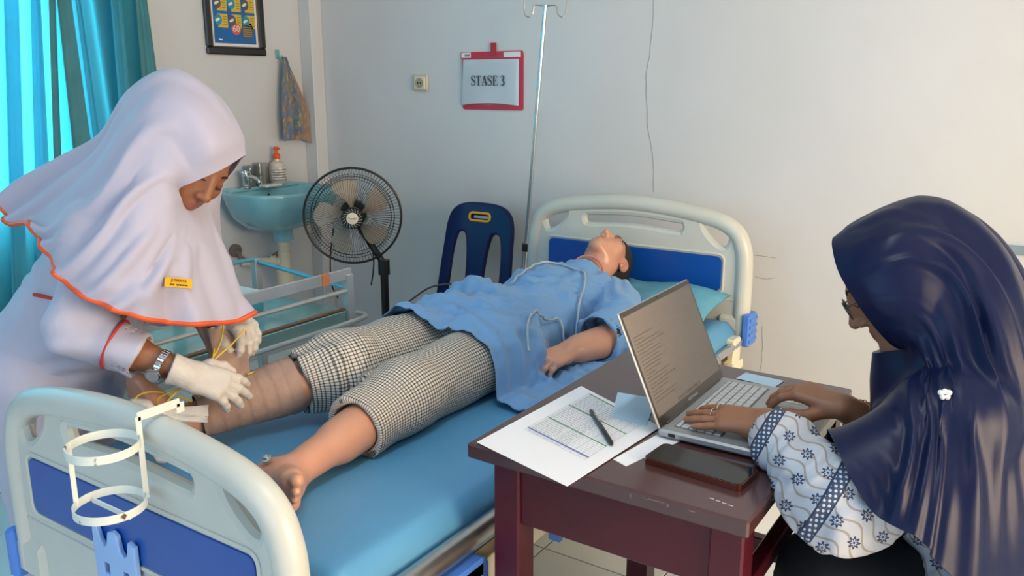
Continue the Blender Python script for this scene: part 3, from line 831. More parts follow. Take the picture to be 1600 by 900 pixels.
        mb.build('letter', M_INKD, root, smooth=False)
        return adv
    x = 0
    for ch in 'STASE 3':
        if ch == ' ': x += .26; continue
        x += letter(ch, x) + .02
sign()
# power outlet
def outlet():
    x0, x1, z0, z1 = -2.838, -2.748, 1.412, 1.490
    c = np.array([(x0 + x1) / 2, WB, (z0 + z1) / 2])
    root = thing('power_outlet', 'beige round-socket power outlet on the back wall', 'outlet', tuple(c))
    M_O = mat('outlet_beige', '#c9bfa9', rough=.4)
    mb = MB(); mb.box(c - [0, .008, 0], (x1 - x0, .016, z1 - z0), .005); mb.build('plate', M_O, root)
    mb = MB(); mb.box(c - [0, .018, 0], ((x1 - x0) * .78, .006, (z1 - z0) * .78), .003); fc = mb.build('face', mat('outlet_cream', '#ddd6c4', rough=.4), root)
    mb = MB(); mb.lathe([(.025, 0), (.025, .0025), (.021, .0025), (.0195, .0008), (.002, .0008)], c - [0, .021, 0], (0, -1, 0), 24); mb.build('socket_well', mat('socket_beige', '#a89d86', rough=.5), fc)
    for s in (-1, 1):
        mb = MB(); mb.lathe([(.0042, 0), (.0042, .0025)], c + [s * .009, -.0205, 0], (0, -1, 0), 10); mb.build('pin_hole', mat('hole_black', '#0c0c0c', rough=.8), fc)
outlet()
# IV pole
def iv_pole():
    top = aty_(852, 10, 3.14); b1 = aty_(822, 380, 3.14)
    d = (b1 - top) / np.linalg.norm(b1 - top)
    bot = top + d * ((top[2] - .40) / -d[2])
    root = thing('iv_pole', 'tall chrome drip pole with curled top hooks rising beside the bed head', 'iv pole', tuple(bot))
    mb = MB(); mb.tube([bot - d * .30, top], .0085, 14); mb.build('upper_pole', M_CHROME, root)
    mb = MB(); mb.tube([bot, bot - d * .34], .012, 14); mb.build('lower_pole', M_CHROME, root)
    mb = MB(); mb.lathe([(.017, 0), (.017, .035)], bot - d * .32, -d, 14); mb.build('clamp', mat('black_plastic', '#15171a', rough=.4), root)
    for s, f in ((-1, 1.0), (1, 1.0)):
        x = _rt * s
        P = [top, top + x * .02 + [0, 0, .004], top + x * .045 + [0, 0, .002], top + x * .052 - [0, 0, .028], top + x * .068 - [0, 0, .042], top + x * .085 - [0, 0, .028], top + x * .088 + [0, 0, .02]]
        mb = MB(); mb.tube(catmull(P, 34), .003, 8); mb.build('hook', M_CHROME, root)
    mb = MB(); mb.lathe([(.010, -.01), (.010, .006), (.006, .01)], top, (0, 0, 1), 12); mb.build('end_cap', M_CHROME, root)
    mb = MB(); mb.bar(bot + [0, 0, -.012], (BX0 + .06, Y_HEAD - .03, .40), .03, .024); mb.build('pole_socket', M_CREAM, bed)
def aty_(x, y, Y):
    r = _fw + _rt * (x - 800) / F_PX + _up * (450 - y) / F_PX
    return np.array([0, 0, CAM_H]) + r * (Y / r[1])
def atx_(x, y, X):
    r = _fw + _rt * (x - 800) / F_PX + _up * (450 - y) / F_PX
    return np.array([0, 0, CAM_H]) + r * (X / r[0])
iv_pole()
# ------------------------------------------------------------------ blue plastic chair
def chair():
    M_PL = mat('navy_plastic', '#151a4e', rough=.3, vary=.05, spec=.22)
    cx, yb = -2.285, 3.20
    root = thing('plastic_chair', 'glossy navy plastic chair with yellow-rimmed back handle against the wall', 'chair', (cx, yb - .2, 0))
    th = math.radians(12)
    up = np.array([0, math.sin(th), math.cos(th)]); ux = np.array([1.0, 0, 0])
    O = np.array([cx, yb - .10, .41])
    # back: two legs flaring out of an arched head with a centre splat
    outer = [(-.20, -.02), (-.195, .12), (-.185, .30), (-.178, .40), (-.155, .46), (-.10, .492), (0, .50), (.10, .492), (.155, .46), (.178, .40), (.185, .30), (.195, .12), (.20, -.02)]
    oc = [tuple(p[:2]) for p in catmull([(a, b, 0) for a, b in outer], 60)]
    def hole(s): return [tuple(p[:2]) for p in catmull([(s * a, b, 0) for a, b in ((.152, .03), (.152, .15), (.146, .28), (.125, .365), (.075, .37), (.052, .30), (.040, .15), (.042, .03), (.09, .005))], 40, True)]
    hh = rrect(-.056, .056, .425, .457, .015)
    bk = curve_plate('backrest', [oc, hole(1), hole(-1), hh], M_PL, root, O, ux, up, .026, .010, 3)
    mb = MB(); nn = np.cross(ux, up); mb.tube([O + ux * a + up * b + nn * .013 for a, b in rrect(-.058, .058, .423, .459, .016)], .006, 8, closed=True); mb.tube([O + ux * a + up * b - nn * .013 for a, b in rrect(-.058, .058, .423, .459, .016)], .006, 8, closed=True); mb.build('handle_rim', mat('yellow_plastic', '#e0a92a', rough=.4), bk)
    # seat
    n = 24; V = []
    for j in range(n):
        for i in range(n):
            u, v = i / (n - 1) * 2 - 1, j / (n - 1)
            w = .215 + .015 * v
            edge = max(abs(u), abs(2 * v - 1)) ** 8
            V.append((cx + u * w, yb - .08 - v * .41, .425 - .012 * (1 - u * u) * math.sin(math.pi * v) - .03 * edge))
    V2 = [(x, y, z - .012) for x, y, z in V]
    F = grid_faces(n, n, flip=True) + [tuple(n * n + i for i in q) for q in grid_faces(n, n)]
    F = [q[::-1] for q in F]
    ring = [i for i in range(n)] + [j * n + n - 1 for j in range(1, n)] + [(n - 1) * n + i for i in range(n - 2, -1, -1)] + [j * n for j in range(n - 2, 0, -1)]
    F += [(ring[k], ring[(k + 1) % len(ring)], n * n + ring[(k + 1) % len(ring)], n * n + ring[k]) for k in range(len(ring))]
    mkobj('seat', V + V2, F, M_PL, root)
    mb = MB()
    for (a, b) in (((cx - .225, yb - .09), (cx - .23, yb - .49)), ((cx + .225, yb - .09), (cx + .23, yb - .49)), ((cx - .23, yb - .49), (cx + .23, yb - .49))):
        mb.bar((a[0], a[1], .375), (b[0], b[1], .375), .012, .07, .004)
    mb.build('seat_skirt', M_PL, root)
    for sx in (-1, 1):
        for q, (yy, dy) in enumerate(((yb - .10, .06), (yb - .46, -.03))):
            mb = MB(); mb.bar((cx + sx * .20, yy, .41), (cx + sx * .225, yy + dy, 0), .045, .035, .006); mb.build('leg', M_PL, root)
chair()
# cable and drip tube bundle lying over the chair seat
mb = MB(); P = [atz(618, 487, .42), atz(650, 470, .445), atz(676, 447, .47), atz(720, 441, .47), atz(760, 440, .46)]
P = [aty_(*q) for q in ((612, 486, 2.72), (640, 470, 2.80), (670, 450, 2.95), (700, 444, 3.02), (745, 445, 3.02), (790, 470, 2.95))]
mb.tube(catmull(P, 40), .0045, 8)
tag(mb.build('grey_hose', mat('hose_grey', '#4c4a4e', rough=.5)), 'thin grey hose looped across the navy chair seat', 'hose')
# ------------------------------------------------------------------ pedestal fan
def fan():
    c = np.array([-2.755, 2.83, .853])
    d = np.array([0, 0, CAM_H]) - c; d[2] = -.10; d /= np.linalg.norm(d)
    d = d + np.array([-.10, 0.05, 0]); d /= np.linalg.norm(d)
    x, y, z = frame_of(d)
    base = np.array([c[0] + .09, c[1] + .10, 0])
    root = thing('pedestal_fan', 'black pedestal fan with grey blades beside the blue washbasin', 'fan', tuple(base))
    M_B = mat('fan_black', '#121314', rough=.35); M_BL = mat('fan_blade', '#b8b0a4', rough=.35, transl=('#b9aa94', .25))
    R = .222
    ring = lambda r, h, n=72: [c + z * h + r * (math.cos(a) * x + math.sin(a) * y) for a in np.linspace(0, 2 * math.pi, n, endpoint=False)]
    mb = MB(); mb.tube(ring(R, 0), .0055, 10, closed=True); mb.build('guard_rim', M_B, root)
    M_W = mat('guard_wire', '#3a3a3a', rough=.35, metal=.5)
    for sgn, nm in ((1, 'front_guard'), (-1, 'rear_guard')):
        mb = MB(); nw = 90
        for k in range(nw):
            a = 2 * math.pi * k / nw; tw = .16 * sgn
            P = []
            for t in np.linspace(0, 1, 7):
                r = .045 + (R - .045) * t; h = sgn * .055 * (1 - t ** 2.6) ** .6
                aa = a + tw * (1 - t)
                P.append(c + z * h + r * (math.cos(aa) * x + math.sin(aa) * y))
            mb.tube(P, .00085, 4, caps=False)
        for r in (.176, .19): mb.tube(ring(r, sgn * .055 * (1 - ((r - .045) / (R - .045)) ** 2.6) ** .6), .0014, 6, closed=True)
        mb.build(nm, M_W, root)
    mb = MB(); mb.lathe([(.048, .0), (.050, .006), (.046, .012), (.034, .013)], c + z * .05, z, 30); bd = mb.build('badge', M_B, root)
    mb = MB()
    for k in range(18):
        a = 2 * math.pi * k / 18; e = math.cos(a) * x + math.sin(a) * y; e2 = math.cos(a + .25) * x + math.sin(a + .25) * y
        mb.bar(c + z * .0635 + e * .030, c + z * .0625 + e2 * .045, .004, .002, .0005, hint=z)
    mb.build('badge_fin', mat('fin_grey', '#8c8c8c', rough=.4), bd)
    mb = MB(); mb.lathe([(.027, 0), (.027, .004), (.024, .006)], c + z * .062, z, 28); dk = mb.build('badge_disc', mat('badge_cream', '#e6dcc8', rough=.35), bd)
    text_mesh('lettering', 'Yundai', .0135, c + z * .0684, x, y, mat('badge_text', '#2a2622', rough=.5), dk)
    mb = MB(); mb.lathe([(.034, -.03), (.042, -.01), (.040, .02), (.03, .032)], c, z, 24); mb.build('hub', mat('hub_grey', '#8d8780', rough=.35), root)
    for k in range(5):
        a0 = 2 * math.pi * k / 5 + .35
        V = []; nr, na = 10, 8
        for side in (0, 1):
            for i in range(nr):
                t = i / (nr - 1); r = .036 + .142 * t
                wid = .16 + .42 * math.sin(min(1, t * 1.25) * math.pi / 2) * (1 - .25 * max(0, t - .7) / .3)
                for j in range(na):
                    s = j / (na - 1) - .5
                    rr = r - (.02 * (2 * s) ** 2 if i == nr - 1 else 0)
                    aa = a0 + s * wid * 1.35 + .25 * t
                    h = .032 * s * (1 - .3 * t) - side * .002
                    V.append(c + z * h + rr * (math.cos(aa) * x + math.sin(aa) * y))
        F = grid_faces(na, nr) + [tuple(nr * na + i for i in q)[::-1] for q in grid_faces(na, nr)]
        mkobj('blade', V, F, M_BL, root)
    mb = MB(); mb.lathe([(.02, -.17), (.05, -.16), (.062, -.12), (.062, -.07), (.05, -.055)], c, z, 20); mb.build('motor_housing', M_B, root)
    j = c - z * .11 - [0, 0, .06]
    mb = MB(); mb.tube([j + [0, 0, .03], [base[0], base[1], .62]], .016, 12); mb.tube([[base[0], base[1], .64], [base[0], base[1], .57]], .028, 14); mb.build('neck', M_B, root)
    mb = MB(); mb.tube([[base[0], base[1], .60], [base[0], base[1], .03]], .019, 14); mb.build('pole', M_B, root)
    mb = MB(); mb.lathe([(.19, 0), (.19, .012), (.15, .03), (.05, .045), (.03, .08)], base, (0, 0, 1), 32); mb.build('base', M_B, root)
    for (dx, L_) in ((-.115, .36), (.085, .30)):
        P = [c - z * .03 + x * dx * .8 - y * .06, c + x * dx - y * .2 - z * .05, c + x * (dx - .003) - y * (L_ - .02) - z * .08, c + x * dx * .8 - y * (L_ + .06) - z * .1]
        mb = MB(); mb.tube(catmull(P, 20), .0035, 6); mb.build('cord', M_B, root)
fan()
# ------------------------------------------------------------------ washbasin with tap, soap and trap
def basin():
    M_C = mat('basin_blue', '#7fb7c3', rough=.12, vary=.03, coat=.5)
    cy, zr = 2.945, .922
    X = lambda d: WL + d
    root = thing('wall_basin', 'pale blue ceramic washbasin on the wall behind the fan', 'washbasin', (WL, cy, zr - .2))
    def rim(a, sc=1.0, off=0.0):   # D-shaped outline, a in 0..2pi; returns d(out from wall), y
        c_, s_ = math.cos(a), math.sin(a)
        d = .20 + .235 * sc * np.sign(c_) * abs(c_) ** .75; yv = .285 * sc * np.sign(s_) * abs(s_) ** .72
        return max(d, .0 + off), yv
    n = 56; V = []; F = []
    def ringv(sc, z, off=0.0, dd=0.0):
        k = len(V)
        for q in range(n):
            d, yv = rim(2 * math.pi * q / n, sc, off); V.append((X(d * (1 if sc > .5 else 1) + dd), cy + yv, z))
        return k
    prof = [(.32, zr - .205, .10, -.05), (.55, zr - .19, .06, -.04), (.82, zr - .13, .0, -.015), (.95, zr - .06, 0, 0), (1.0, zr - .012, 0, 0), (1.0, zr, 0, 0), (.985, zr + .006, 0, 0), (.90, zr + .004, .07, 0), (.86, zr - .015, .09, .01), (.78, zr - .07, .10, .01), (.55, zr - .12, .11, .0), (.10, zr - .14, .16, -.02)]
    ks = [ringv(*p) for p in prof]
    for a, b in zip(ks[:-1], ks[1:]):
        for q in range(n): F.append((a + q, a + (q + 1) % n, b + (q + 1) % n, b + q))
    F.append(tuple(ks[0] + q for q in range(n))[::-1]); F.append(tuple(ks[-1] + q for q in range(n)))
    mkobj('bowl', V, F, M_C, root, angle=60)
    mb = MB(); mb.box((X(.045), cy, zr + .003), (.09, .46, .022), .008); mb.build('ledge', M_C, root)
    mb = MB(); mb.lathe([(.052, 0), (.05, .05), (.055, .07)], (X(.17), cy + .02, zr - .265), (0, 0, 1), 24); mb.build('outlet_neck', M_C, root)
    mb = MB(); mb.lathe([(.009, 0), (.009, .002)], (X(.105), cy, zr - .035), (1, 0, .35), 12); mb.build('overflow_hole', mat('hole_black', '#0c0c0c', rough=.8), root)
    M_PVC = mat('pvc_cream', '#d8cfb4', rough=.4, vary=.08)
    tp = thing('bottle_trap', 'cream plastic bottle trap hanging under the blue basin', 'drain trap', (X(.17), cy + .02, zr - .5))
    mb = MB(); mb.lathe([(.030, -.18), (.036, -.175), (.042, -.10), (.042, -.085), (.045, -.083), (.045, -.07), (.042, -.068), (.034, -.03), (.032, 0.0), (.034, .0), (.034, .03), (.028, .03), (.028, .062), (.031, .065), (.031, .085), (.024, .09)], (X(.17), cy + .02, zr - .355), (0, 0, 1), 24, True); mb.build('cup', M_PVC, tp)
    mb = MB(); mb.tube([(X(.16), cy + .0, zr - .375), (X(.02), cy - .13, zr - .375)], .024, 14); mb.lathe([(.032, 0), (.032, .03)], (X(.145), cy - .012, zr - .375), (-.7, -.6, 0), 16); mb.build('outlet_pipe', M_PVC, tp)
    mb = MB(); mb.lathe([(.034, 0), (.034, .018), (.022, .022)], (X(.0), cy - .16, zr - .31), (1, 0, 0), 18); mb.tube(catmull([(X(.02), cy - .16, zr - .31), (X(.05), cy - .14, zr - .355), (X(.10), cy - .06, zr - .37), (X(.15), cy + .0, zr - .33)], 20), .010, 10); mb.build('supply_hose', mat('hose_brown', '#6f655c', rough=.5), tp)
    # tap
    tx, ty = X(.075), cy - .115
    t = thing('tap', 'small chrome tap on the basin ledge beside the clear cups', 'tap', (tx, ty, zr + .012))
    mb = MB(); mb.lathe([(.026, 0), (.026, .008), (.016, .012), (.015, .05), (.018, .055), (.018, .07)], (tx, ty, zr + .012), (0, 0, 1), 18); mb.build('body', M_CHROME, t)
    mb = MB(); mb.tube(catmull([(tx, ty, zr + .055), (tx + .04, ty + .0, zr + .07), (tx + .09, ty, zr + .06), (tx + .10, ty, zr + .045)], 16), .010, 10); mb.build('spout', M_CHROME, t)
    mb = MB()
    for k in range(4):
        a = k * math.pi / 2 + .4; mb.tube([(tx, ty, zr + .09), (tx + .026 * math.cos(a), ty + .026 * math.sin(a), zr + .092)], .006, 8)
    mb.lathe([(.012, .07), (.014, .085), (.010, .10)], (tx, ty, zr), (0, 0, 1), 14); mb.build('handle', M_CHROME, t)
    # clear cups and a soap bottle
    M_GL = glass_mat('clear_plastic', '#eef2f0', .06)
    for k, (yy, xx, h) in enumerate(((cy - .055, X(.05), .105), (cy + .012, X(.045), .115))):
        mb = MB(); mb.lathe([(.026, 0), (.027, .002), (.031, h), (.029, h), (.025, .005), (.002, .005)], (xx, yy, zr + .014), (0, 0, 1), 22)
        tag(mb.build('clear_cup', M_GL), 'clear plastic cup on the basin ledge ' + ('next to the tap' if k == 0 else 'next to the soap bottle'), 'cup')
    mb = MB(); mb.box((X(.125), cy + .0, zr + .018), (.06, .11, .014), .005)
    tag(mb.build('soap_dish', mat('dish_white', '#e4e2da', rough=.3)), 'white soap dish in front of the clear cups', 'soap dish')
    bx, by = X(.05), cy + .115
    b = thing('soap_bottle', 'clear soap bottle with orange pump on the basin ledge', 'soap bottle', (bx, by, zr + .014))
    mb = MB(); mb.lathe([(.040, 0), (.043, .006), (.043, .085), (.036, .105), (.016, .118), (.015, .128)], (bx, by, zr + .014), (0, 0, 1), 26); mb.build('bottle', mat('bottle_clear', '#cfc4b6', rough=.12, coat=.5), b)
    mb = MB(); mb.lathe([(.0436, .02), (.0436, .085)], (bx, by, zr + .014), (0, 0, 1), 26, caps=False); lb = mb.build('label_wrap', mat('label_cream', '#d9d2c6', rough=.4, vary=.35, scale=55), b)
    mb = MB()
    for k in range(5):
        z_ = zr + .034 + k * .013
        mb.tube([(bx + .0442 * math.cos(a), by + .0442 * math.sin(a), z_) for a in np.linspace(-1.3, .7 - .2 * (k % 2), 10)], .0018, 4)
    mb.build('label_print', mat('label_ink', '#6c5a50', rough=.6), lb)
    M_OR = mat('orange_plastic', '#e2632a', rough=.4)
    mb = MB(); mb.lathe([(.018, .126), (.019, .128), (.019, .150), (.014, .154), (.009, .156), (.009, .170), (.014, .172), (.014, .186), (.010, .19)], (bx, by, zr + .014), (0, 0, 1), 20); mb.box((bx + .012, by - .006, zr + .196), (.045, .014, .010), .003); mb.build('pump', M_OR, b)
basin()
# ------------------------------------------------------------------ framed poster, hook and towel
def poster():
    y0, y1, z0 = 2.705, 3.065, 1.585
    z1 = z0 + .50; xw = WL
    root = thing('framed_poster', 'black framed blue handwashing poster above the washbasin', 'poster', (xw, (y0 + y1) / 2, z0))
    M_FR = mat('frame_black', '#1b1715', rough=.3, coat=.3); M_GOLD = mat('frame_gilt', '#7c6a4e', rough=.4, metal=.5)
    Wd = y1 - y0; Hh = z1 - z0
    O = np.array([xw + .002, y0, z0]); U = np.array([0, 1.0, 0]); Vv = np.array([0, 0, 1.0])
    mb = MB(); mb.prism([(0, 0), (Wd, 0), (Wd, Hh), (0, Hh)], O, U, Vv, .008); mb.build('backing', mat('mat_white', '#dfe1e2', rough=.6), root)
    for a, b, c_, d_ in ((0, Wd, 0, .036), (0, Wd, Hh - .036, Hh), (0, .036, .036, Hh - .036), (Wd - .036, Wd, .036, Hh - .036)):
        mb = MB(); mb.box(O + U * (a + b) / 2 + Vv * (c_ + d_) / 2 + [.012, 0, 0], (.022, b - a, d_ - c_), .006); mb.build('frame_side', M_FR, root)
    for a, b, c_, d_ in ((.036, Wd - .036, .036, .041), (.036, Wd - .036, Hh - .041, Hh - .036), (.036, .041, .041, Hh - .041), (Wd - .041, Wd - .036, .041, Hh - .041)):
        mb = MB(); mb.box(O + U * (a + b) / 2 + Vv * (c_ + d_) / 2 + [.011, 0, 0], (.010, b - a, d_ - c_), .001); mb.build('gilt_slip', M_GOLD, root)
    mb = MB(); mb.prism([(.055, .055), (Wd - .055, .055), (Wd - .055, Hh - .055), (.055, Hh - .055)], O + [.009, 0, 0], U, Vv, .001); pr_ = mb.build('print', mat('print_blue', '#1d63a5', rough=.35), root)
    M_Y = mat('print_yellow', '#d0b442', rough=.4); M_W2 = mat('print_pale', '#dfe3e0', rough=.4); M_T = mat('print_teal', '#2a8fa8', rough=.4); M_GY = mat('print_grey', '#585a5a', rough=.4)
    cellw, cellh = .078, .075
    for r in range(5):
        for cidx in range(3):
            u = .06 + cidx * .083; v = Hh - .06 - (r + 1) * .078
            if r == 4 and cidx > 0: continue
            if v < .06: continue
            mb = MB(); mb.prism([(u + .02, v), (u + cellw, v), (u + cellw, v + cellh - .01), (u + .02, v + cellh - .01)], O + [.0102, 0, 0], U, Vv, .0005); mb.build('print_cell', M_Y, pr_)
            mb = MB(); mb.prism([(u + .022 + .022 * math.cos(a), v + .036 + .026 * math.sin(a)) for a in np.linspace(0, 6.1, 16)], O + [.0106, 0, 0], U, Vv, .0005); mb.build('print_disc', M_T if (r + cidx) % 2 else M_GY, pr_)
            mb = MB(); mb.prism([(u + .018 + .014 * math.cos(a), v + .036 + .009 * math.sin(a + .6)) for a in np.linspace(0, 6.0, 10)], O + [.0111, 0, 0], U, Vv, .0004); mb.build('print_hand', M_W2, pr_)
            mb = MB()
            for q in range(4): mb.prism([(u + .05, v + .014 + q * .012), (u + .072, v + .014 + q * .012), (u + .072, v + .017 + q * .012), (u + .05, v + .017 + q * .012)], O + [.0108, 0, 0], U, Vv, .0003)
            mb.build('print_lines', mat('print_brown', '#7d6b2c', rough=.5), pr_)
    mb = MB(); mb.prism([(.255 + .038 * (1 + .06 * math.sin(9 * a)) * math.cos(a), .12 + .042 * (1 + .06 * math.sin(9 * a)) * math.sin(a)) for a in np.linspace(0, 6.2, 40)], O + [.0102, 0, 0], U, Vv, .0005); bb = mb.build('print_burst', M_GY, pr_)
    mb = MB()
    for q in range(6): mb.prism([(.228, .092 + q * .010), (.282, .092 + q * .010), (.282, .0955 + q * .010), (.228, .0955 + q * .010)], O + [.0108, 0, 0], U, Vv, .0003)
    mb.build('print_lines', mat('print_gold', '#a08c52', rough=.5), pr_)
    mb = MB(); mb.prism([(.185 + .028 * math.cos(a), .125 + .028 * math.sin(a)) for a in np.linspace(0, 6.1, 20)], O + [.0104, 0, 0], U, Vv, .0006); mb.build('print_disc', mat('print_orange', '#d9604a', rough=.4), pr_)
    text_mesh('lettering', '60', .044, O + U * .185 + Vv * .125 + [.0116, 0, 0], U, Vv, M_W2, pr_)
    mb = MB(); mb.prism([(.075, .068), (.10, .068), (.098, .076), (.08, .078)], O + [.0104, 0, 0], U, Vv, .0004); mb.build('print_mark', M_W2, pr_)
poster()
def towel():
    m = bpy.data.materials.new('printed_terry'); m.use_nodes = True
    nt = m.node_tree; N = nt.nodes; L = nt.links; b = N['Principled BSDF']; b.inputs['Roughness'].default_value = .9; b.inputs['Sheen Weight'].default_value = .3
    tc = N.new('ShaderNodeTexCoord'); vo = N.new('ShaderNodeTexVoronoi'); vo.inputs['Scale'].default_value = 13; vo.inputs['Randomness'].default_value = 1
    L.new(tc.outputs['UV'], vo.inputs['Vector'])
    rp = N.new('ShaderNodeValToRGB'); cr = rp.color_ramp; cr.interpolation = 'CONSTANT'
    for k, (p_, c_) in enumerate(((0, '#66788e'), (.28, '#5d7089'), (.45, '#9c7d5c'), (.6, '#6a7c92'), (.74, '#7d8f62'), (.84, '#b09864'), (.93, '#8f665c'))):
        e = cr.elements[k] if k < 2 else cr.elements.new(p_)
        e.position = p_; e.color = (*lin(c_), 1)
    sp = N.new('ShaderNodeSeparateColor'); L.new(vo.outputs['Color'], sp.inputs[0]); L.new(sp.outputs[0], rp.inputs[0])
    L.new(rp.outputs[0], b.inputs['Base Color'])
    nz = N.new('ShaderNodeTexNoise'); nz.inputs['Scale'].default_value = 400; bp = N.new('ShaderNodeBump'); bp.inputs['Strength'].default_value = .5; bp.inputs['Distance'].default_value = .002
    L.new(tc.outputs['Object'], nz.inputs['Vector']); L.new(nz.outputs['Fac'], bp.inputs['Height']); L.new(bp.outputs[0], b.inputs['Normal'])
    xw = WL
    hk = atx_(437, 88, xw + .02)
    root = thing('wall_hook', 'small teal adhesive hook on the wall above the towel', 'hook', tuple(hk))
    mb = MB(); mb.box(hk + [-.016, 0, .012], (.006, .026, .045), .003); mb.build('hook_plate', mat('hook_teal', '#6fa9ad', rough=.4), root)
    mb = MB(); mb.tube(catmull([hk + [-.014, 0, .0], hk + [.0, 0, -.012], hk + [.014, 0, -.008], hk + [.018, 0, .006]], 14), .004, 8); mb.build('hook_arm', MATS['hook_teal'], root)
    # cloth gathered at the hook, hanging in pleats
    nu, nv = 50, 44
    def layer(name, yL, yR, zb_l, zb_r, off, par, mm, seed):
        V = []; UV = []
        for side in (0, 1):
            for j in range(nv):
                v = j / (nv - 1)
                for i in range(nu):
                    u = i / (nu - 1)
                    w = min(1, .10 + 1.25 * v ** .8)
                    yc = hk[1]
                    yy = yc + ((yL + (yR - yL) * u)) * w
                    zb = zb_l + (zb_r - zb_l) * u
                    z = hk[2] - .003 + (zb - hk[2]) * v - .02 * math.sin(math.pi * min(1, v * 3)) * (u - .5) ** 2
                    fold = .012 * math.sin(u * 15 + seed + 1.5 * v) * (.35 + .65 * v) + .010 * math.sin(u * 7 + seed * 2)
                    x = xw + .030 + off + fold * min(1, .4 + v) + (.003 if side else 0)
                    V.append((x, yy, z)); UV.append((u * 1.2 + seed, v * 1.6))
        n_ = nu * nv
        F = [q[::-1] for q in grid_faces(nu, nv)] + [tuple(n_ + i for i in q) for q in grid_faces(nu, nv)]
        ring = [i for i in range(nu)] + [j * nu + nu - 1 for j in range(1, nv)] + [(nv - 1) * nu + i for i in range(nu - 2, -1, -1)] + [j * nu for j in range(nv - 2, 0, -1)]
        F += [(ring[k], ring[(k + 1) % len(ring)], n_ + ring[(k + 1) % len(ring)], n_ + ring[k]) for k in range(len(ring))]
        return mkobj(name, V, F, mm, par, uv=UV, angle=70)
    t = thing('hand_towel', 'patterned blue and orange hand towel hanging from the teal hook', 'towel', (xw + .03, hk[1], hk[2] - .45))
    layer('towel_front', -.045, .10, hk[2] - .43, hk[2] - .43, .022, t, m, 0.0)
    M_T2 = mat('towel_reverse', '#a08878', rough=.95, vary=.2, scale=40, bump=.4, bscale=300)
    layer('towel_fold', .06, .20, hk[2] - .41, hk[2] - .47, .0, t, M_T2, 2.0)
    return
towel()
# ------------------------------------------------------------------ curtain with rod
def curtain():
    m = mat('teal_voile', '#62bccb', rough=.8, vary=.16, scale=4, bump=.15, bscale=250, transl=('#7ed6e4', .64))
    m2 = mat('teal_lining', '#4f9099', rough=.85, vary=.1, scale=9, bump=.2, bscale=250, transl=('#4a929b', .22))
    root = thing('window_curtain', 'bright turquoise curtain hanging over the window beside the nurse', 'curtain', (WL + .10, 1.2, .15))
    ztop, zbot = 2.42, .15
    def sheetc(name, edge0, edge1, folds, amp, xoff, mm, seed):
        """edge0, edge1: (y at the top, y at the bottom) of the two selvedges"""
        nu, nv = 26 * max(2, int(folds)), 30; V = []
        for side in (0, 1):
            for j in range(nv):
                v = j / (nv - 1)
                ya = edge0[0] + (edge0[1] - edge0[0]) * v; yb = edge1[0] + (edge1[1] - edge1[0]) * v
                for i in range(nu):
                    u = i / (nu - 1)
                    ph = u * folds * 2 * math.pi + seed + .6 * math.sin(2.5 * v + seed) + .8 * math.sin(u * 7 + seed)
                    a = amp * (.7 + .3 * math.sin(5 * u + seed * 2))
                    V.append((WL + xoff + a * math.sin(ph) + (.002 if side else 0), ya + (yb - ya) * u + .25 * a * math.cos(ph), ztop + (zbot - ztop) * v))
        n_ = nu * nv
        F = grid_faces(nu, nv) + [tuple(n_ + i for i in q)[::-1] for q in grid_faces(nu, nv)]
        return mkobj(name, V, F, mm, root, angle=80)
    def edge(p0, p1):       # selvedge line through two sightings, carried to the rod and the hem
        a, b = atx_(*p0, WL + .13), atx_(*p1, WL + .13); k = (b[1] - a[1]) / (b[2] - a[2])
        return (a[1] + k * (ztop - a[2]), a[1] + k * (zbot - a[2]) * .5)
    e_r = edge((232, 0), (249, 110))
    sheetc('curtain_panel', (.05, .0), edge((60, 0), (70, 240)), 13, .03, .11, m, .3)
    sheetc('curtain_panel', edge((66, 0), (76, 240)), edge((120, 0), (160, 240)), 2, .035, .085, m, 1.2)
    sheetc('curtain_panel', edge((105, 0), (140, 240)), e_r, 3, .03, .075, m, 2.1)
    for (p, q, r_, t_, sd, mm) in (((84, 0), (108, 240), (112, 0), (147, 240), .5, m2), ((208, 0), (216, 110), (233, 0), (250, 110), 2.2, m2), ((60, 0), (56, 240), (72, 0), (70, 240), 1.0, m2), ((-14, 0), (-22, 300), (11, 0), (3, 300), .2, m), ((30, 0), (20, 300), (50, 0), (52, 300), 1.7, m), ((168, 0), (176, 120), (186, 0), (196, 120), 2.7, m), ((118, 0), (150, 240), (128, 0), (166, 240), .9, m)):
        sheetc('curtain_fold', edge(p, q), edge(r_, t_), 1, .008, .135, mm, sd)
    mb = MB(); mb.tube([(WL + .10, .0, 2.44), (WL + .10, 2.55, 2.44)], .012, 12); mb.build('curtain_rod', M_STEEL, root)
    for y in (.05, 2.5):
        mb = MB(); mb.bar((WL, y, 2.44), (WL + .10, y, 2.44), .016, .02); mb.build('rod_bracket', M_STEEL, root)
curtain()
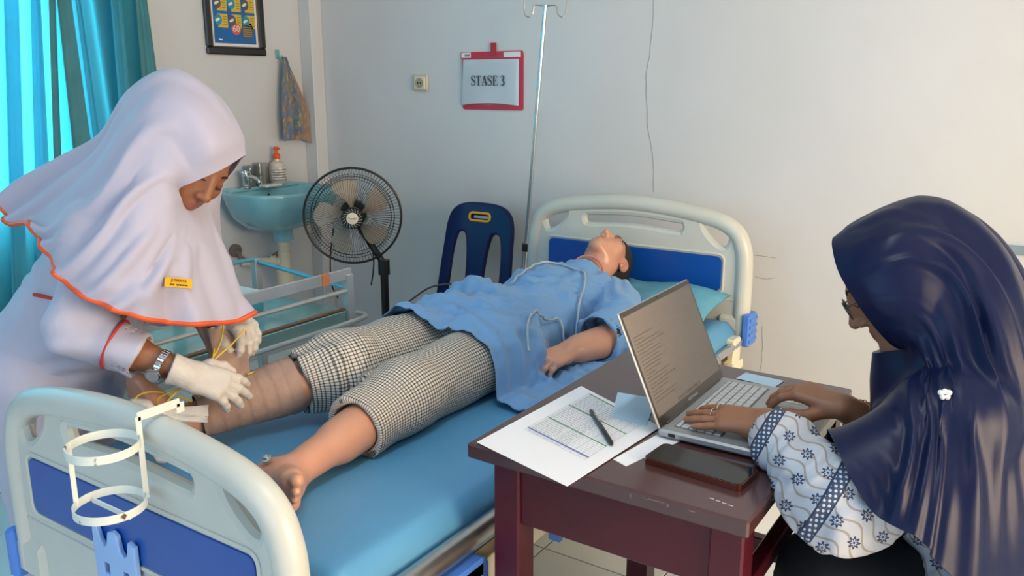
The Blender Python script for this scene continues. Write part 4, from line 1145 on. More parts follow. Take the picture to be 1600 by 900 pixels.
# ------------------------------------------------------------------ stainless trolley with box of gloves
def trolley():
    x0, x1, y0, y1 = -2.74, -2.225, 1.36, 2.245
    zt, zd = .755, .615
    M_TS = mat('trolley_steel', '#c4c8c7', rough=.38, metal=.45, vary=.08, scale=12); M_DECK = mat('trolley_deck', '#a9cfcd', rough=.12, metal=.55, vary=.12, scale=7)
    M_TB = mat('trolley_blue', '#6ba9bb', rough=.35, metal=.3)
    root = thing('steel_trolley', 'stainless steel instrument trolley standing behind the bed', 'trolley', ((x0 + x1) / 2, (y0 + y1) / 2, 0))
    for xx in (x0, x1):
        for yy in (y0, y1):
            mb = MB(); mb.box((xx, yy, (zt + .08) / 2), (.032, .032, zt - .08), .003); L = mb.build('post', M_TS, root)
            mb = MB(); mb.lathe([(.01, -.014), (.036, -.012), (.04, 0), (.036, .012), (.01, .014)], (xx, yy, .042), (1, 0, 0), 16); mb.build('caster', MATS['caster_grey'], L)
    mb = MB(); mb.bar((x1, y0 - .016, zt), (x1, y1 + .016, zt), .012, .042); mb.build('top_rail', M_TS, root)
    tape = MB(); tape.box((x1 + .002, y1 - .12, zt), (.014, .035, .044), .001); tape.build('orange_tape', mat('tape_orange', '#d98a55', rough=.5), root)
    for yy in (y0, y1):
        mb = MB(); mb.tube([(x0, yy, zt - .01), (x1, yy, zt - .055)] if yy == y1 else [(x0, yy, zt), (x1, yy, zt)], .009, 10); mb.build('end_rail', M_TB, root)
    mb = MB(); mb.tube([(x0, y0, zt), (x0, y1, zt)], .009, 10); mb.build('side_rail', M_TB, root)
    mb = MB(); mb.tube([(x1 + .004, y0, zt - .062), (x1 + .004, y1, zt - .062)], .008, 10); mb.build('guard_rail', M_TS, root)
    for z_, nm in ((zd, 'deck'), (.20, 'lower_deck')):
        mb = MB(); mb.box(((x0 + x1) / 2, (y0 + y1) / 2, z_), (x1 - x0 - .034, y1 - y0 - .034, .012), .003); mb.box((x1 - .006, (y0 + y1) / 2, z_ - .025), (.012, y1 - y0 - .034, .05), .002); mb.build(nm, M_DECK, root)
    mb = MB(); mb.bar((x1 - .01, y0 + .02, zd + .008), (x1 - .01, y1 - .02, zd + .008), .02, .004, .001); mb.build('rust_edge', mat('rust_brown', '#8a5a44', rough=.8), root)
    P = [(x1, y0 + .20, zd - .02), (x1 + .05, y0 + .22, zd - .02), (x1 + .075, y0 + .30, zd - .02), (x1 + .075, y1 - .06, zd - .02), (x1 + .05, y1 + .03, zd - .02), (x1, y1 + .04, zd - .02)]
    mb = MB(); mb.tube(catmull(P, 40), .009, 10); mb.build('handle_loop', M_TS, root)
    st = MB()
    for (a, b, r) in ((-2.40, 1.72, .03), (-2.36, 2.02, .022), (-2.55, 1.9, .02)):
        st.lathe([(r, 0), (r * .7, .0005)], (a, b, zd + .006), (0, 0, 1), 14)
    st.build('water_stain', mat('stain_grey', '#8f9a94', rough=.4), root)
    g = thing('glove_box', 'white and teal glove box standing on the steel trolley', 'box', (-2.50, 1.93, zd + .006))
    mb = MB(); mb.box((-2.53, 1.93, zd + .047), (.13, .22, .08), .003); gb = mb.build('carton', mat('carton_white', '#dfe6e6', rough=.45), g)
    mb = MB(); mb.prism([(.02, 0), (.11, 0), (.11, .07), (.085, .06), (.06, .035), (.03, .02)], (-2.4645, 1.93, zd + .012), (0, 1, 0), (0, 0, 1), .0006); mb.build('teal_print', mat('print_aqua', '#4fa9c0', rough=.45), gb)
    mb = MB(); mb.prism([(.06 * math.cos(a), .025 * math.sin(a)) for a in np.linspace(0, 6.1, 20)], (-2.53, 1.93, zd + .0872), (0, 1, 0), (-1, 0, 0), .0006); mb.build('opening', mat('hole_black', '#0c0c0c', rough=.8), gb)
    sb = thing('spray_bottle', 'clear bottle with an orange neck behind the glove box', 'bottle', (-2.66, 1.74, zd + .006))
    mb = MB(); mb.lathe([(.035, 0), (.037, .01), (.037, .11), (.02, .135), (.014, .14)], (-2.66, 1.74, zd + .006), (0, 0, 1), 20); mb.build('bottle', mat('bottle_frost', '#d5d3cb', rough=.25), sb)
    mb = MB(); mb.lathe([(.016, .138), (.018, .14), (.018, .17), (.010, .175), (.010, .19), (.015, .192), (.015, .205)], (-2.66, 1.74, zd + .006), (0, 0, 1), 16); mb.build('pump', MATS['orange_plastic'], sb)
trolley()
# pillow at the bed head
def pillow():
    n = 46; V = []
    cx, cy, hx, hy = -1.40, 2.835, .40, .145
    for side in (1, -1):
        for j in range(n):
            for i in range(n):
                u, v = i / (n - 1) * 2 - 1, j / (n - 1) * 2 - 1
                e = (1 - abs(u) ** 3.2) * (1 - abs(v) ** 3.2)
                t = max(0, e) ** .55
                pin = 1 - .10 * (1 - abs(v)) * abs(u) ** 3 - .04
                x = cx + u * hx * (1 - .06 * (1 - v * v) * abs(u) ** 4); y = cy + v * hy * (1 - .08 * (1 - u * u) * abs(v) ** 4)
                dent = .028 * math.exp(-((x + 1.38) / .16) ** 2)
                z = MZ + .062 + side * .062 * t + (.014 * math.sin(8 * u + 3 * v) * .25 * t if side > 0 else 0) - (dent * t if side > 0 else 0)
                z += .03 * v
                V.append((x, y, z))
    P = np.array(V); nn = n * n
    w = fbm(P[:nn], 14, 2, 2) * .006; P[:nn, 2] += w
    F = grid_faces(n, n) + [tuple(nn + i for i in q)[::-1] for q in grid_faces(n, n)]
    P[nn:, 2] = np.maximum(P[nn:, 2], MZ + .002)
    o = mkobj('pillow', P, F, mat('pillow_teal', '#5a9db8', rough=.55, vary=.04, wrinkle=.25, wscale=14), None, angle=80)
    bm = bmesh.new(); bm.from_mesh(o.data); bmesh.ops.remove_doubles(bm, verts=bm.verts, dist=.0004); bm.to_mesh(o.data); bm.free()
    return tag(o, 'teal vinyl pillow under the patient head against the headboard', 'pillow')
PILLOW = pillow()
# ------------------------------------------------------------------ sculpting tools: blended volumes meshed as one surface
class Vol:
    """list of blended solids; .mesh() returns one continuous quad surface"""
    def __init__(s): s.ops = []
    def _add(s, fn, c, R, k, sub): s.ops.append((fn, np.asarray(c, np.float32), float(R), float(k), sub)); return s
    def cone(s, a, b, r1, r2, k=.02, sub=False):
        a = np.asarray(a, np.float32); b = np.asarray(b, np.float32); ab = b - a; L2 = float(ab @ ab) + 1e-12
        def fn(P):
            t = np.clip(((P - a) @ ab) / L2, 0, 1)
            return np.linalg.norm(P - a - t[..., None] * ab, axis=-1) - (r1 + (r2 - r1) * t)
        return s._add(fn, (a + b) / 2, math.sqrt(L2) / 2 + max(r1, r2), k, sub)
    def chain(s, pts, rs, k=.02, sub=False):
        for i in range(len(pts) - 1): s.cone(pts[i], pts[i + 1], rs[i], rs[i + 1], k, sub)
        return s
    def ell(s, c, r, R=None, k=.02, sub=False):
        c = np.asarray(c, np.float32); r = np.asarray(r, np.float32); Rm = np.eye(3, dtype=np.float32) if R is None else np.asarray(R, np.float32)
        def fn(P):
            q = (P - c) @ Rm
            k0 = np.linalg.norm(q / r, axis=-1); k1 = np.linalg.norm(q / (r * r), axis=-1) + 1e-9
            return k0 * (k0 - 1) / k1
        return s._add(fn, c, float(max(r)), k, sub)
    def half(s, p, n, c, R, k=.004):
        """cut away the side of the plane through p that n points to, within a ball (c, R)"""
        p = np.asarray(p, np.float32); n = np.asarray(n, np.float32); n = n / np.linalg.norm(n); c = np.asarray(c, np.float32)
        def fn(P): return np.maximum(-((P - p) @ n), np.linalg.norm(P - c, axis=-1) - R)
        return s._add(fn, c, R, k, True)
    def eval(s, P, blocks=None, brad=None):
        """P (nb, m, 3) grouped in blocks with centres/radii for culling, or (n, 3)"""
        flat = P.ndim == 2
        if flat: P = P[None]
        D = np.full(P.shape[:2], .2, np.float32)
        for fn, c, R, k, sub in s.ops:
            if blocks is not None:
                m = np.linalg.norm(blocks - c, axis=1) - R < brad + max(.03, k * 1.5)
                if not m.any(): continue
                d = fn(P[m]); D0 = D[m]
            else: m = slice(None); d = fn(P); D0 = D
            if sub:
                h = np.maximum(k - np.abs(-D0 - d), 0) / k if k > 0 else 0; D[m] = np.maximum(D0, -d) + h * h * k * .25
            else:
                h = np.maximum(k - np.abs(D0 - d), 0) / k if k > 0 else 0; D[m] = np.minimum(D0, d) - h * h * k * .25
        return D[0] if flat else D
    def mesh(s, xs, ys, zs, disp=None):
        B = 8
        ax = []
        for a in (xs, ys, zs):
            a = np.asarray(a, np.float32); pad = (-len(a)) % B
            if pad: a = np.concatenate([a, a[-1] + (a[-1] - a[-2]) * np.arange(1, pad + 1)])
            ax.append(a.astype(np.float32))
        nx, ny, nz = [len(a) for a in ax]
        bc = [a.reshape(-1, B).mean(1) for a in ax]; bh = [(a.reshape(-1, B)[:, -1] - a.reshape(-1, B)[:, 0]) / 2 + (a[1] - a[0]) for a in ax]
        CX, CY, CZ = np.meshgrid(*bc, indexing='ij'); HX, HY, HZ = np.meshgrid(*bh, indexing='ij')
        C = np.stack([CX.ravel(), CY.ravel(), CZ.ravel()], 1); Rb = np.sqrt(HX ** 2 + HY ** 2 + HZ ** 2).ravel()
        fc = s.eval(C)
        act = np.nonzero(np.abs(fc) < Rb * 1.6 + .012)[0]
        G = np.where(fc < 0, -1.0, 1.0).astype(np.float32)
        G = np.repeat(np.repeat(np.repeat(G.reshape(nx // B, ny // B, nz // B), B, 0), B, 1), B, 2)
        bi, bj, bk = np.unravel_index(act, (nx // B, ny // B, nz // B))
        o = np.arange(B); oi, oj, ok = np.meshgrid(o, o, o, indexing='ij'); oi, oj, ok = oi.ravel(), oj.ravel(), ok.ravel()
        CH = 1500
        for q in range(0, len(act), CH):
            I = bi[q:q + CH, None] * B + oi; J = bj[q:q + CH, None] * B + oj; K = bk[q:q + CH, None] * B + ok
            P = np.stack([ax[0][I], ax[1][J], ax[2][K]], -1)
            D = s.eval(P, C[act[q:q + CH]], Rb[act[q:q + CH]])
            if disp is not None: D = D + disp(P.reshape(-1, 3)).reshape(D.shape).astype(np.float32)
            G[I, J, K] = D
        return surface_nets(G, ax)

def surface_nets(G, ax):
    S = G < 0
    nx, ny, nz = G.shape
    c = np.zeros((nx - 1, ny - 1, nz - 1), np.uint8)
    for i in (0, 1):
        for j in (0, 1):
            for k in (0, 1): c += S[i:nx - 1 + i, j:ny - 1 + j, k:nz - 1 + k]
    cells = np.argwhere((c > 0) & (c < 8)); n = len(cells)
    idx = np.full(c.shape, -1, np.int32); idx[cells[:, 0], cells[:, 1], cells[:, 2]] = np.arange(n)
    acc = np.zeros((n, 3)); cnt = np.zeros(n)
    corners = [(i, j, k) for i in (0, 1) for j in (0, 1) for k in (0, 1)]
    for a in corners:
        for d in range(3):
            if a[d]: continue
            b = list(a); b[d] = 1
            ga = G[cells[:, 0] + a[0], cells[:, 1] + a[1], cells[:, 2] + a[2]]; gb = G[cells[:, 0] + b[0], cells[:, 1] + b[1], cells[:, 2] + b[2]]
            m = (ga < 0) != (gb < 0)
            t = np.where(m, ga / np.where(m, ga - gb, 1), 0)
            pa = np.stack([ax[q][cells[:, q] + a[q]] for q in range(3)], 1); pb = np.stack([ax[q][cells[:, q] + b[q]] for q in range(3)], 1)
            acc += np.where(m[:, None], pa + (pb - pa) * t[:, None], 0); cnt += m
    V = acc / cnt[:, None]
    F = []
    for d in range(3):
        sl0 = [slice(None)] * 3; sl1 = [slice(None)] * 3; sl0[d] = slice(0, -1); sl1[d] = slice(1, None)
        A = S[tuple(sl0)]; Bq = S[tuple(sl1)]
        e = np.argwhere(A != Bq)
        u, v = (d + 1) % 3, (d + 2) % 3
        lim = [nx - 1, ny - 1, nz - 1]
        e = e[(e[:, u] > 0) & (e[:, v] > 0) & (e[:, u] < lim[u]) & (e[:, v] < lim[v])]
        q = []
        for du, dv in ((-1, -1), (0, -1), (0, 0), (-1, 0)):
            w = e.copy(); w[:, u] += du; w[:, v] += dv; q.append(idx[w[:, 0], w[:, 1], w[:, 2]])
        q = np.stack(q, 1); ins = A[e[:, 0], e[:, 1], e[:, 2]]
        q[~ins] = q[~ins][:, ::-1]
        F.append(q[(q >= 0).all(1)])
    return V, np.concatenate(F)

def axis_range(lo, hi, h): return np.arange(lo, hi + h, h)

class GridField:
    """sampled distance field of a Vol for cloth contact"""
    def __init__(s, vol, lo, hi, h=.012):
        s.lo = np.asarray(lo, float); s.h = h
        n = np.ceil((np.asarray(hi) - s.lo) / h).astype(int) + 1; s.n = n
        g = np.stack(np.meshgrid(*[s.lo[i] + h * np.arange(n[i]) for i in range(3)], indexing='ij'), -1).astype(np.float32).reshape(-1, 3)
        out = np.empty(len(g), np.float32)
        for q in range(0, len(g), 400000): out[q:q + 400000] = vol.eval(g[q:q + 400000])
        s.D = out.reshape(n); s.G = np.stack(np.gradient(s.D, h), -1)
    def __call__(s, P):
        q = np.clip((P - s.lo) / s.h, 0, s.n - 1.001); i = q.astype(int); f = q - i
        d = 0; g = 0
        for a in (0, 1):
            for b in (0, 1):
                for c in (0, 1):
                    w = (f[:, 0] if a else 1 - f[:, 0]) * (f[:, 1] if b else 1 - f[:, 1]) * (f[:, 2] if c else 1 - f[:, 2])
                    J = (i[:, 0] + a, i[:, 1] + b, i[:, 2] + c)
                    d = d + w * s.D[J]; g = g + w[:, None] * s.G[J]
        return d, g

def drape(X, pin, field, steps=120, iters=6, dt=.012, wrap=False, stretch=(1.0, 1.0), thick=.006, floor=None, damp=.985, bend=.25, fric=.5, grav=-9.8, shear=.7, jitter=0.0, seed=1):
    """position-based cloth settling; X (nv, nu, 3), pin (nv, nu) 0..1"""
    nv, nu, _ = X.shape
    idx = np.arange(nv * nu).reshape(nv, nu)
    P = X.reshape(-1, 3).copy(); V = np.zeros_like(P); P0 = P.copy()
    w = 1 - pin.reshape(-1).astype(float)
    cons = []
    def addc(A, Bi, k, sc):
        A = A.ravel(); Bi = Bi.ravel(); L = np.linalg.norm(P[A] - P[Bi], axis=1) * sc; cons.append((A, Bi, L, k))
    def pairs(di, dj, k, sc):
        for par in (0, 1):
            if dj == 0:
                r = [q for q in range(nv - di) if (q // di) % 2 == par]
                if r: addc(idx[r], idx[[q + di for q in r]], k, sc)
            else:
                cols = [q for q in range(nu if wrap else nu - abs(dj)) if (q // max(1, abs(dj))) % 2 == par]
                if not cols: continue
                c2 = [(q + abs(dj)) % nu for q in cols]
                rows = slice(0, nv - di); rows2 = slice(di, nv)
                if dj > 0: addc(idx[rows][:, cols], idx[rows2][:, c2], k, sc)
                else: addc(idx[rows][:, c2], idx[rows2][:, cols], k, sc)
    pairs(0, 1, 1, stretch[0]); pairs(1, 0, 1, stretch[1])
    ms = (stretch[0] + stretch[1]) / 2
    pairs(1, 1, shear, ms); pairs(1, -1, shear, ms)
    if bend: pairs(0, 2, bend, stretch[0]); pairs(2, 0, bend, stretch[1])
    if jitter:
        rs = np.random.RandomState(seed); P += (rs.rand(*P.shape) - .5) * jitter * w[:, None]
    for st in range(steps):
        V *= damp; V[:, 2] += grav * dt
        Q = P + V * dt * w[:, None]
        for it in range(iters):
            for A, Bi, L, k in cons:
                d = Q[Bi] - Q[A]; l = np.sqrt((d * d).sum(1)) + 1e-9
                ws = w[A] + w[Bi] + 1e-9
                c = (k * (l - L) / l / ws)[:, None] * d
                Q[A] += c * w[A][:, None]; Q[Bi] -= c * w[Bi][:, None]
            if field is not None and it % 2 == 1:
                d, g = field(Q); pen = thick - d; m = (pen > 0) & (w > 0)
                if m.any():
                    gg = g[m] / (np.linalg.norm(g[m], axis=1)[:, None] + 1e-6)
                    Q[m] += gg * pen[m][:, None]
                    mv = Q[m] - P[m]; tan = mv - gg * (mv * gg).sum(1)[:, None]
                    Q[m] -= tan * fric
            if floor is not None:
                m = Q[:, 2] < floor(Q)
                if m.any():
                    f_ = floor(Q)[m]; Q[m, 2] = f_; mv = Q[m] - P[m]; Q[m, 0] -= mv[:, 0] * fric; Q[m, 1] -= mv[:, 1] * fric
        V = (Q - P) / dt
        sp = np.linalg.norm(V, axis=1); mx = 2.0
        V *= np.minimum(1, mx / (sp + 1e-9))[:, None]
        P = Q
    return P.reshape(nv, nu, 3)

def smooth_grid(X, n=1, wrap=False, keep_edge=True):
    for _ in range(n):
        Y = X.copy()
        Y[1:-1] = .5 * X[1:-1] + .25 * (X[:-2] + X[2:])
        Z = Y.copy()
        if wrap: Z = .5 * Y + .25 * (np.roll(Y, 1, 1) + np.roll(Y, -1, 1))
        else: Z[:, 1:-1] = .5 * Y[:, 1:-1] + .25 * (Y[:, :-2] + Y[:, 2:])
        X = Z
    return X

def cloth_obj(name, X, m, parent, wrap=False, thick=.002, uvscale=None, flip=False, sub=0):
    """sheet of cloth with real thickness from a grid of points"""
    nv, nu, _ = X.shape
    # normals
    du = (np.roll(X, -1, 1) - np.roll(X, 1, 1)) if wrap else np.gradient(X, axis=1)
    dv = np.gradient(X, axis=0)
    N = np.cross(du, dv); N /= np.linalg.norm(N, axis=-1)[..., None] + 1e-9
    if flip: N = -N
    A = X.reshape(-1, 3); Bk = (X - N * thick).reshape(-1, 3); n = nv * nu
    F = grid_faces(nu, nv, wrap, flip)
    F = F + [tuple(n + i for i in q)[::-1] for q in F]
    def seam(line):
        out = []
        for a, b in zip(line[:-1], line[1:]): out.append((a, n + a, n + b, b) if not flip else (a, b, n + b, n + a))
        return out
    top = list(range(nu)); bot = [(nv - 1) * nu + i for i in range(nu)]
    if wrap: F += seam(top + [top[0]]); F += seam((bot + [bot[0]])[::-1])
    else:
        F += seam(top); F += seam(bot[::-1]); F += seam([j * nu for j in range(nv)][::-1]); F += seam([j * nu + nu - 1 for j in range(nv)])
    uv = None
    if uvscale:
        su = np.concatenate([np.zeros((nv, 1)), np.cumsum(np.linalg.norm(np.diff(X, axis=1), axis=-1), 1)], 1).mean(0)
        sv = np.concatenate([np.zeros((1, nu)), np.cumsum(np.linalg.norm(np.diff(X, axis=0), axis=-1), 0)], 0)
        U = np.broadcast_to(su, (nv, nu)); uv = np.stack([U * uvscale, sv * uvscale], -1).reshape(-1, 2); uv = np.vstack([uv, uv])
    return mkobj(name, np.vstack([A, Bk]), F, m, parent, angle=75, uv=uv)

def spokes(S, nu, nv):
    """S: list of spokes, each a list of (px, py, depth); returns closed grid (nv, nu, 3)"""
    R = np.array([catmull([at(*p) for p in s], nv) for s in S])          # (ns, nv, 3)
    return np.stack([catmull(R[:, j], nu, closed=True) for j in range(nv)])

# --- anatomy ---------------------------------------------------------
def unit(v): v = np.asarray(v, float); return v / (np.linalg.norm(v) + 1e-12)
def basis(front, up):
    f = unit(front); u = unit(np.asarray(up) - f * (np.asarray(up) @ f)); l = np.cross(u, f) * 1.0
    return np.stack([l, f, u], 1)          # columns: left side, front, up

def add_head(vol, c, R, s=1.0, mouth_open=False, ears=True):
    T = lambda p: np.asarray(c) + R @ (np.asarray(p, float) * s)
    E = lambda p, r, k=.02, sub=False: vol.ell(T(p), np.array(r) * s, R, k * s, sub)
    Cn = lambda a, b, r1, r2, k=.02, sub=False: vol.cone(T(a), T(b), r1 * s, r2 * s, k * s, sub)
    E((0, -.012, .035), (.075, .096, .083), .02)
    E((0, .028, -.030), (.062, .064, .080), .03)
    for sd in (-1, 1):
        Cn((sd * .052, -.008, -.055), (sd * .014, .066, -.098), .016, .014, .025)
        E((sd * .042, .058, -.022), (.026, .026, .024), .03)
    E((0, .072, -.098), (.018, .017, .015), .02)
    Cn((-.026, .083, .022), (.026, .083, .022), .009, .009, .025)
    for sd in (-1, 1): E((sd * .031, .108, .000), (.019, .018, .013), .012, True)
    for sd in (-1, 1): E((sd * .031, .080, .000), (.0155, .0150, .0125), .004)
    E((0, .080, -.018), (.019, .024, .036), .016)
    E((0, .072, -.060), (.034, .021, .030), .02)
    Cn((0, .092, .012), (0, .114, -.032), .007, .0105, .014)
    E((0, .116, -.036), (.010, .009, .009), .008)
    for sd in (-1, 1): E((sd * .0125, .103, -.040), (.0075, .010, .0075), .006)
    for sd in (-1, 1): E((sd * .006, .110, -.0475), (.0032, .0045, .003), .003, True)
    if mouth_open:
        E((0, .100, -.071), (.017, .016, .0055), .004, True)
    for sd in (-1, 1): Cn((0, .0955, -.0635), (sd * .020, .084, -.067), .0056, .0032, .006)
    for sd in (-1, 1): Cn((0, .0935, -.0785 if mouth_open else -.0735), (sd * .018, .083, -.0705), .0062, .0032, .006)
    if ears:
        for sd in (-1, 1):
            E((sd * .077, -.012, -.004), (.009, .020, .032), .006)
            E((sd * .085, -.006, .000), (.006, .011, .020), .004, True)
            E((sd * .078, -.002, -.030), (.007, .009, .010), .006)

def face_lines(vol, c, R, parent, col, closed=True):
    """eyebrows and lash lines laid on the face surface as thin hair strips"""
    def on(x, z, lift=.0006):
        ys = np.linspace(.14, .03, 90); P = np.array([np.asarray(c) + R @ np.array([x, y, z]) for y in ys]).astype(np.float32)
        d = vol.eval(P); k = int(np.argmax(d < 0)) if (d < 0).any() else 60
        return np.asarray(c) + R @ np.array([x, ys[k] + lift, z])
    m = mat('lash_' + col[1:], col, rough=.7)
    for s in (-1, 1):
        pts = [(s * .013, .0205), (s * .024, .0255), (s * .036, .0265), (s * .049, .0215)]
        P = catmull([on(*p) for p in pts], 16); mb = MB(); mb.tube(P, np.array([.0022 + .0012 * math.sin(math.pi * min(1, t * 1.4)) for t in np.linspace(0, 1, 16)]) * (1 - .55 * np.linspace(0, 1, 16) ** 3), 6, flat=(1, 1)); mb.build('eyebrow', m, parent)
        zl = -.0065 if closed else .0035
        pts = [(s * .0175, zl + .003), (s * .025, zl), (s * .032, zl - (.001 if closed else -.001)), (s * .040, zl + .0005), (s * .0465, zl + .003)]
        P = catmull([on(*p, .0012) for p in pts], 16); mb = MB(); mb.tube(P, .0014, 6); mb.build('eyelashes', m, parent)

def hand_frame(d, dorsal, right):
    """columns: along fingers, towards the thumb, out of the back of the hand"""
    x = unit(d); z = unit(np.asarray(dorsal) - x * (np.asarray(dorsal) @ x)); y = np.cross(z, x)
    return x, (y if right else -y), z

def add_hand(vol, wrist, d, dorsal, right=True, curl=(.25, .3, .35, .4), thumb=(.3, .2), splay=1.0, s=1.0, fat=0.0, lift=(0, 0, 0, 0), tips=None):
    """palm, four jointed fingers of unequal length and an opposed thumb; returns fingertip and knuckle points"""
    x, y, z = hand_frame(d, dorsal, right); w = np.asarray(wrist, float)
    T = lambda p: w + s * (x * p[0] + y * p[1] + z * p[2])
    g = lambda r: (r + fat) * s
    ys = (.029, .0095, -.0095, -.027); Ls = (.070, .078, .072, .056); mx = (.088, .092, .088, .080)
    for k in range(4):
        vol.cone(T((.004, ys[k] * .62, 0)), T((mx[k], ys[k], .002)), g(.0150), g(.0118), .014 * s)
    vol.cone(T((.03, .018, -.008)), T((.03, -.02, -.010)), g(.013), g(.012), .015 * s)
    out = []
    for k in range(4):
        a = (1.5 - k) * .10 * splay
        p = np.array([mx[k], ys[k], .002]); ang = -lift[k]
        pts = [p]
        for q, fr in enumerate((.46, .30, .24)):
            ang += curl[k] * (1.0 if q == 0 else 1.15 if q == 1 else .7)
            dl = np.array([math.cos(ang) * math.cos(a), math.cos(ang) * math.sin(a), -math.sin(ang)]) * Ls[k] * fr
            p = p + dl; pts.append(p)
        r = (.0094, .0086, .0078, .0066) if k < 3 else (.0084, .0076, .0068, .0058)
        vol.chain([T(q) for q in pts], [g(v) for v in r], .0035 * s)
        out.append([T(q) for q in pts])
    t0 = np.array([.022, .020, -.010]); t1 = t0 + np.array([.030, .030 * (1 - thumb[0]) + .006, -.010 - .012 * thumb[0]])
    t2 = t1 + np.array([.030, .012 * (1 - thumb[0]), -.006 - .010 * thumb[1]]); t3 = t2 + np.array([.023, -.004 * thumb[1], -.003 - .010 * thumb[1]])
    vol.chain([T(t0), T(t1), T(t2), T(t3)], [g(.0150), g(.0118), g(.0100), g(.0078)], .010 * s)
    out.append([T(t0), T(t1), T(t2), T(t3)])
    return out

def add_foot(vol, heel, toe_dir, sole_n, left=True, s=1.0):
    """foot from heel along toe_dir; sole_n points out of the sole; five toes"""
    x = unit(toe_dir); z = -unit(np.asarray(sole_n) - x * (np.asarray(sole_n) @ x)); y = np.cross(z, x)      # z: towards the top of the foot
    if not left: y = -y
    # y points to the big-toe side flipped below
    y = -y
    h = np.asarray(heel, float); T = lambda p: h + s * (x * p[0] + y * p[1] + z * p[2])
    vol.ell(T((0, 0, .03)), np.array((.034, .031, .034)) * s, None, .02)
    vol.cone(T((.0, 0, .035)), T((.10, -.008, .032)), .032 * s, .027 * s, .03)
    vol.cone(T((.03, 0, .055)), T((.13, .012, .034)), .030 * s, .021 * s, .03)
    vol.cone(T((.10, .014, .024)), T((.165, .026, .020)), .024 * s, .021 * s, .025)
    vol.cone(T((.08, -.014, .022)), T((.145, -.028, .017)), .023 * s, .016 * s, .025)
    vol.cone(T((.165, .024, .018)), T((.145, -.028, .016)), .018 * s, .014 * s, .02)
    tl = [((.172, .028, .020), (.206, .030, .018), .0135, .0145), ((.175, .006, .019), (.205, .008, .014), .0085, .0098), ((.168, -.009, .018), (.195, -.009, .013), .0080, .0092),
          ((.158, -.022, .017), (.183, -.024, .012), .0078, .0088), ((.145, -.034, .015), (.168, -.037, .011), .0075, .0085)]
    for a, b, r1, r2 in tl: vol.cone(T(a), T(b), r1 * s, r2 * s, .005)
    return T
# ------------------------------------------------------------------ patient manikin lying on the bed
SKIN_M = mat('manikin_skin', '#d6a084', rough=.38, attr='col', vary=.04, scale=18, sss=.0, coat=.15)
def paint(V, base, regions):
    """skin tone per vertex; regions: (centre, radius, colour)"""
    C = np.tile(np.array(lin(base)), (len(V), 1))
    for c, r, col in regions:
        d = np.linalg.norm(V - np.asarray(c), axis=1); w = np.clip(1.6 - d / r * 1.6, 0, 1)[:, None]
        C = C * (1 - w) + np.array(lin(col)) * w
    return C

PH = np.array([-1.452, 2.855, .788]); PR = basis((.06, .06, .99), (0.02, .99, -.06))
pat_leg_L = [(-1.35, 1.96, .685), (-1.335, 1.52, .685), (-1.30, 1.10, .645)]
pat_leg_R = [(-1.55, 1.96, .690), (-1.535, 1.50, .725), (-1.70, 1.165, .662)]
def patient_vol(left_arm=True, shrink=0.0):
    v = Vol()
    add_head(v, PH, PR, 1.0, mouth_open=True)
    nk = PH + PR @ np.array([0, -.022, -.07])
    v.cone(nk, (-1.45, 2.66, .705), .058, .066, .03)
    v.ell((-1.45, 2.50, .700), (.175, .19, .105), None, .06)
    v.ell((-1.45, 2.24, .688), (.155, .22, .088), None, .08)
    v.ell((-1.45, 2.00, .685), (.175, .15, .088), None, .06)
    for s in (-1, 1): v.cone((-1.45, 2.62, .70), (-1.45 + s * .175, 2.575, .685), .07, .062, .04)
    v.chain(pat_leg_L, [.085, .056, .036], .03)
    v.cone((-1.335, 1.45, .672), (-1.318, 1.28, .655), .052, .046, .03)
    v.chain(pat_leg_R, [.085, .058, .037], .03)
    v.cone((-1.56, 1.44, .705), (-1.625, 1.31, .68), .054, .048, .03)
    # feet rolled outwards, soles to the foot end
    add_foot(v, (-1.345, 1.075, .636), (.55, -.24, .14), (-.35, -1, .05), left=True, s=.95)
    add_foot(v, (-1.715, 1.105, .652), (-.80, -.06, .62), (-.05, -1, .1), left=False, s=.82)
    v.cone((-1.30, 1.10, .645), (-1.330, 1.085, .645), .037, .034, .02)
    v.cone((-1.70, 1.165, .662), (-1.712, 1.11, .660), .037, .032, .02)
    # right arm under the gown
    v.chain([(-1.63, 2.565, .69), (-1.735, 2.33, .675), (-1.66, 2.16, .735)], [.058, .045, .032], .03)
    add_hand(v, (-1.66, 2.16, .735), (.35, -.9, .1), (-.3, 0, .95), right=True, curl=(.35, .35, .35, .35))
    if left_arm:
        v.chain([(-1.27, 2.565, .69), (-1.135, 2.33, .668), (-1.195, 2.115, .668)], [.058, .047, .033], .03)
        v.cone((-1.145, 2.29, .668), (-1.185, 2.16, .668), .048, .038, .03)
        add_hand(v, (-1.196, 2.112, .668), (-.12, -.98, -.04), (.42, 0, .9), right=False, curl=(.5, .55, .6, .6), thumb=(.75, .6), splay=.3)
    return v
pv = patient_vol()
Vp, Fp = pv.mesh(axis_range(-2.0, -1.03, .0045), axis_range(.96, 3.02, .0045), axis_range(.575, .96, .0045))
H = lambda p: PH + PR @ np.array(p)
cols = paint(Vp, '#c79279', [(H((0, .096, -.066)), .018, '#b06a58'), (H((0, .085, -.071)), .012, '#3a1c1a'), (H((.031, .094, .0)), .0085, '#2b2522'), (H((-.031, .094, .0)), .0085, '#2b2522'),
                             (H((.0, .05, -.10)), .035, '#c58a72'), (H((0, .11, -.03)), .02, '#cf937c')])
patient = mkobj('patient_manikin', Vp, Fp, SKIN_M, None, angle=180, cols=cols)
tag(patient, 'training manikin in blue gown and checked trousers lying on the bed', 'manikin')
face_lines(pv, PH, PR, patient, '#3a2a22', closed=False)
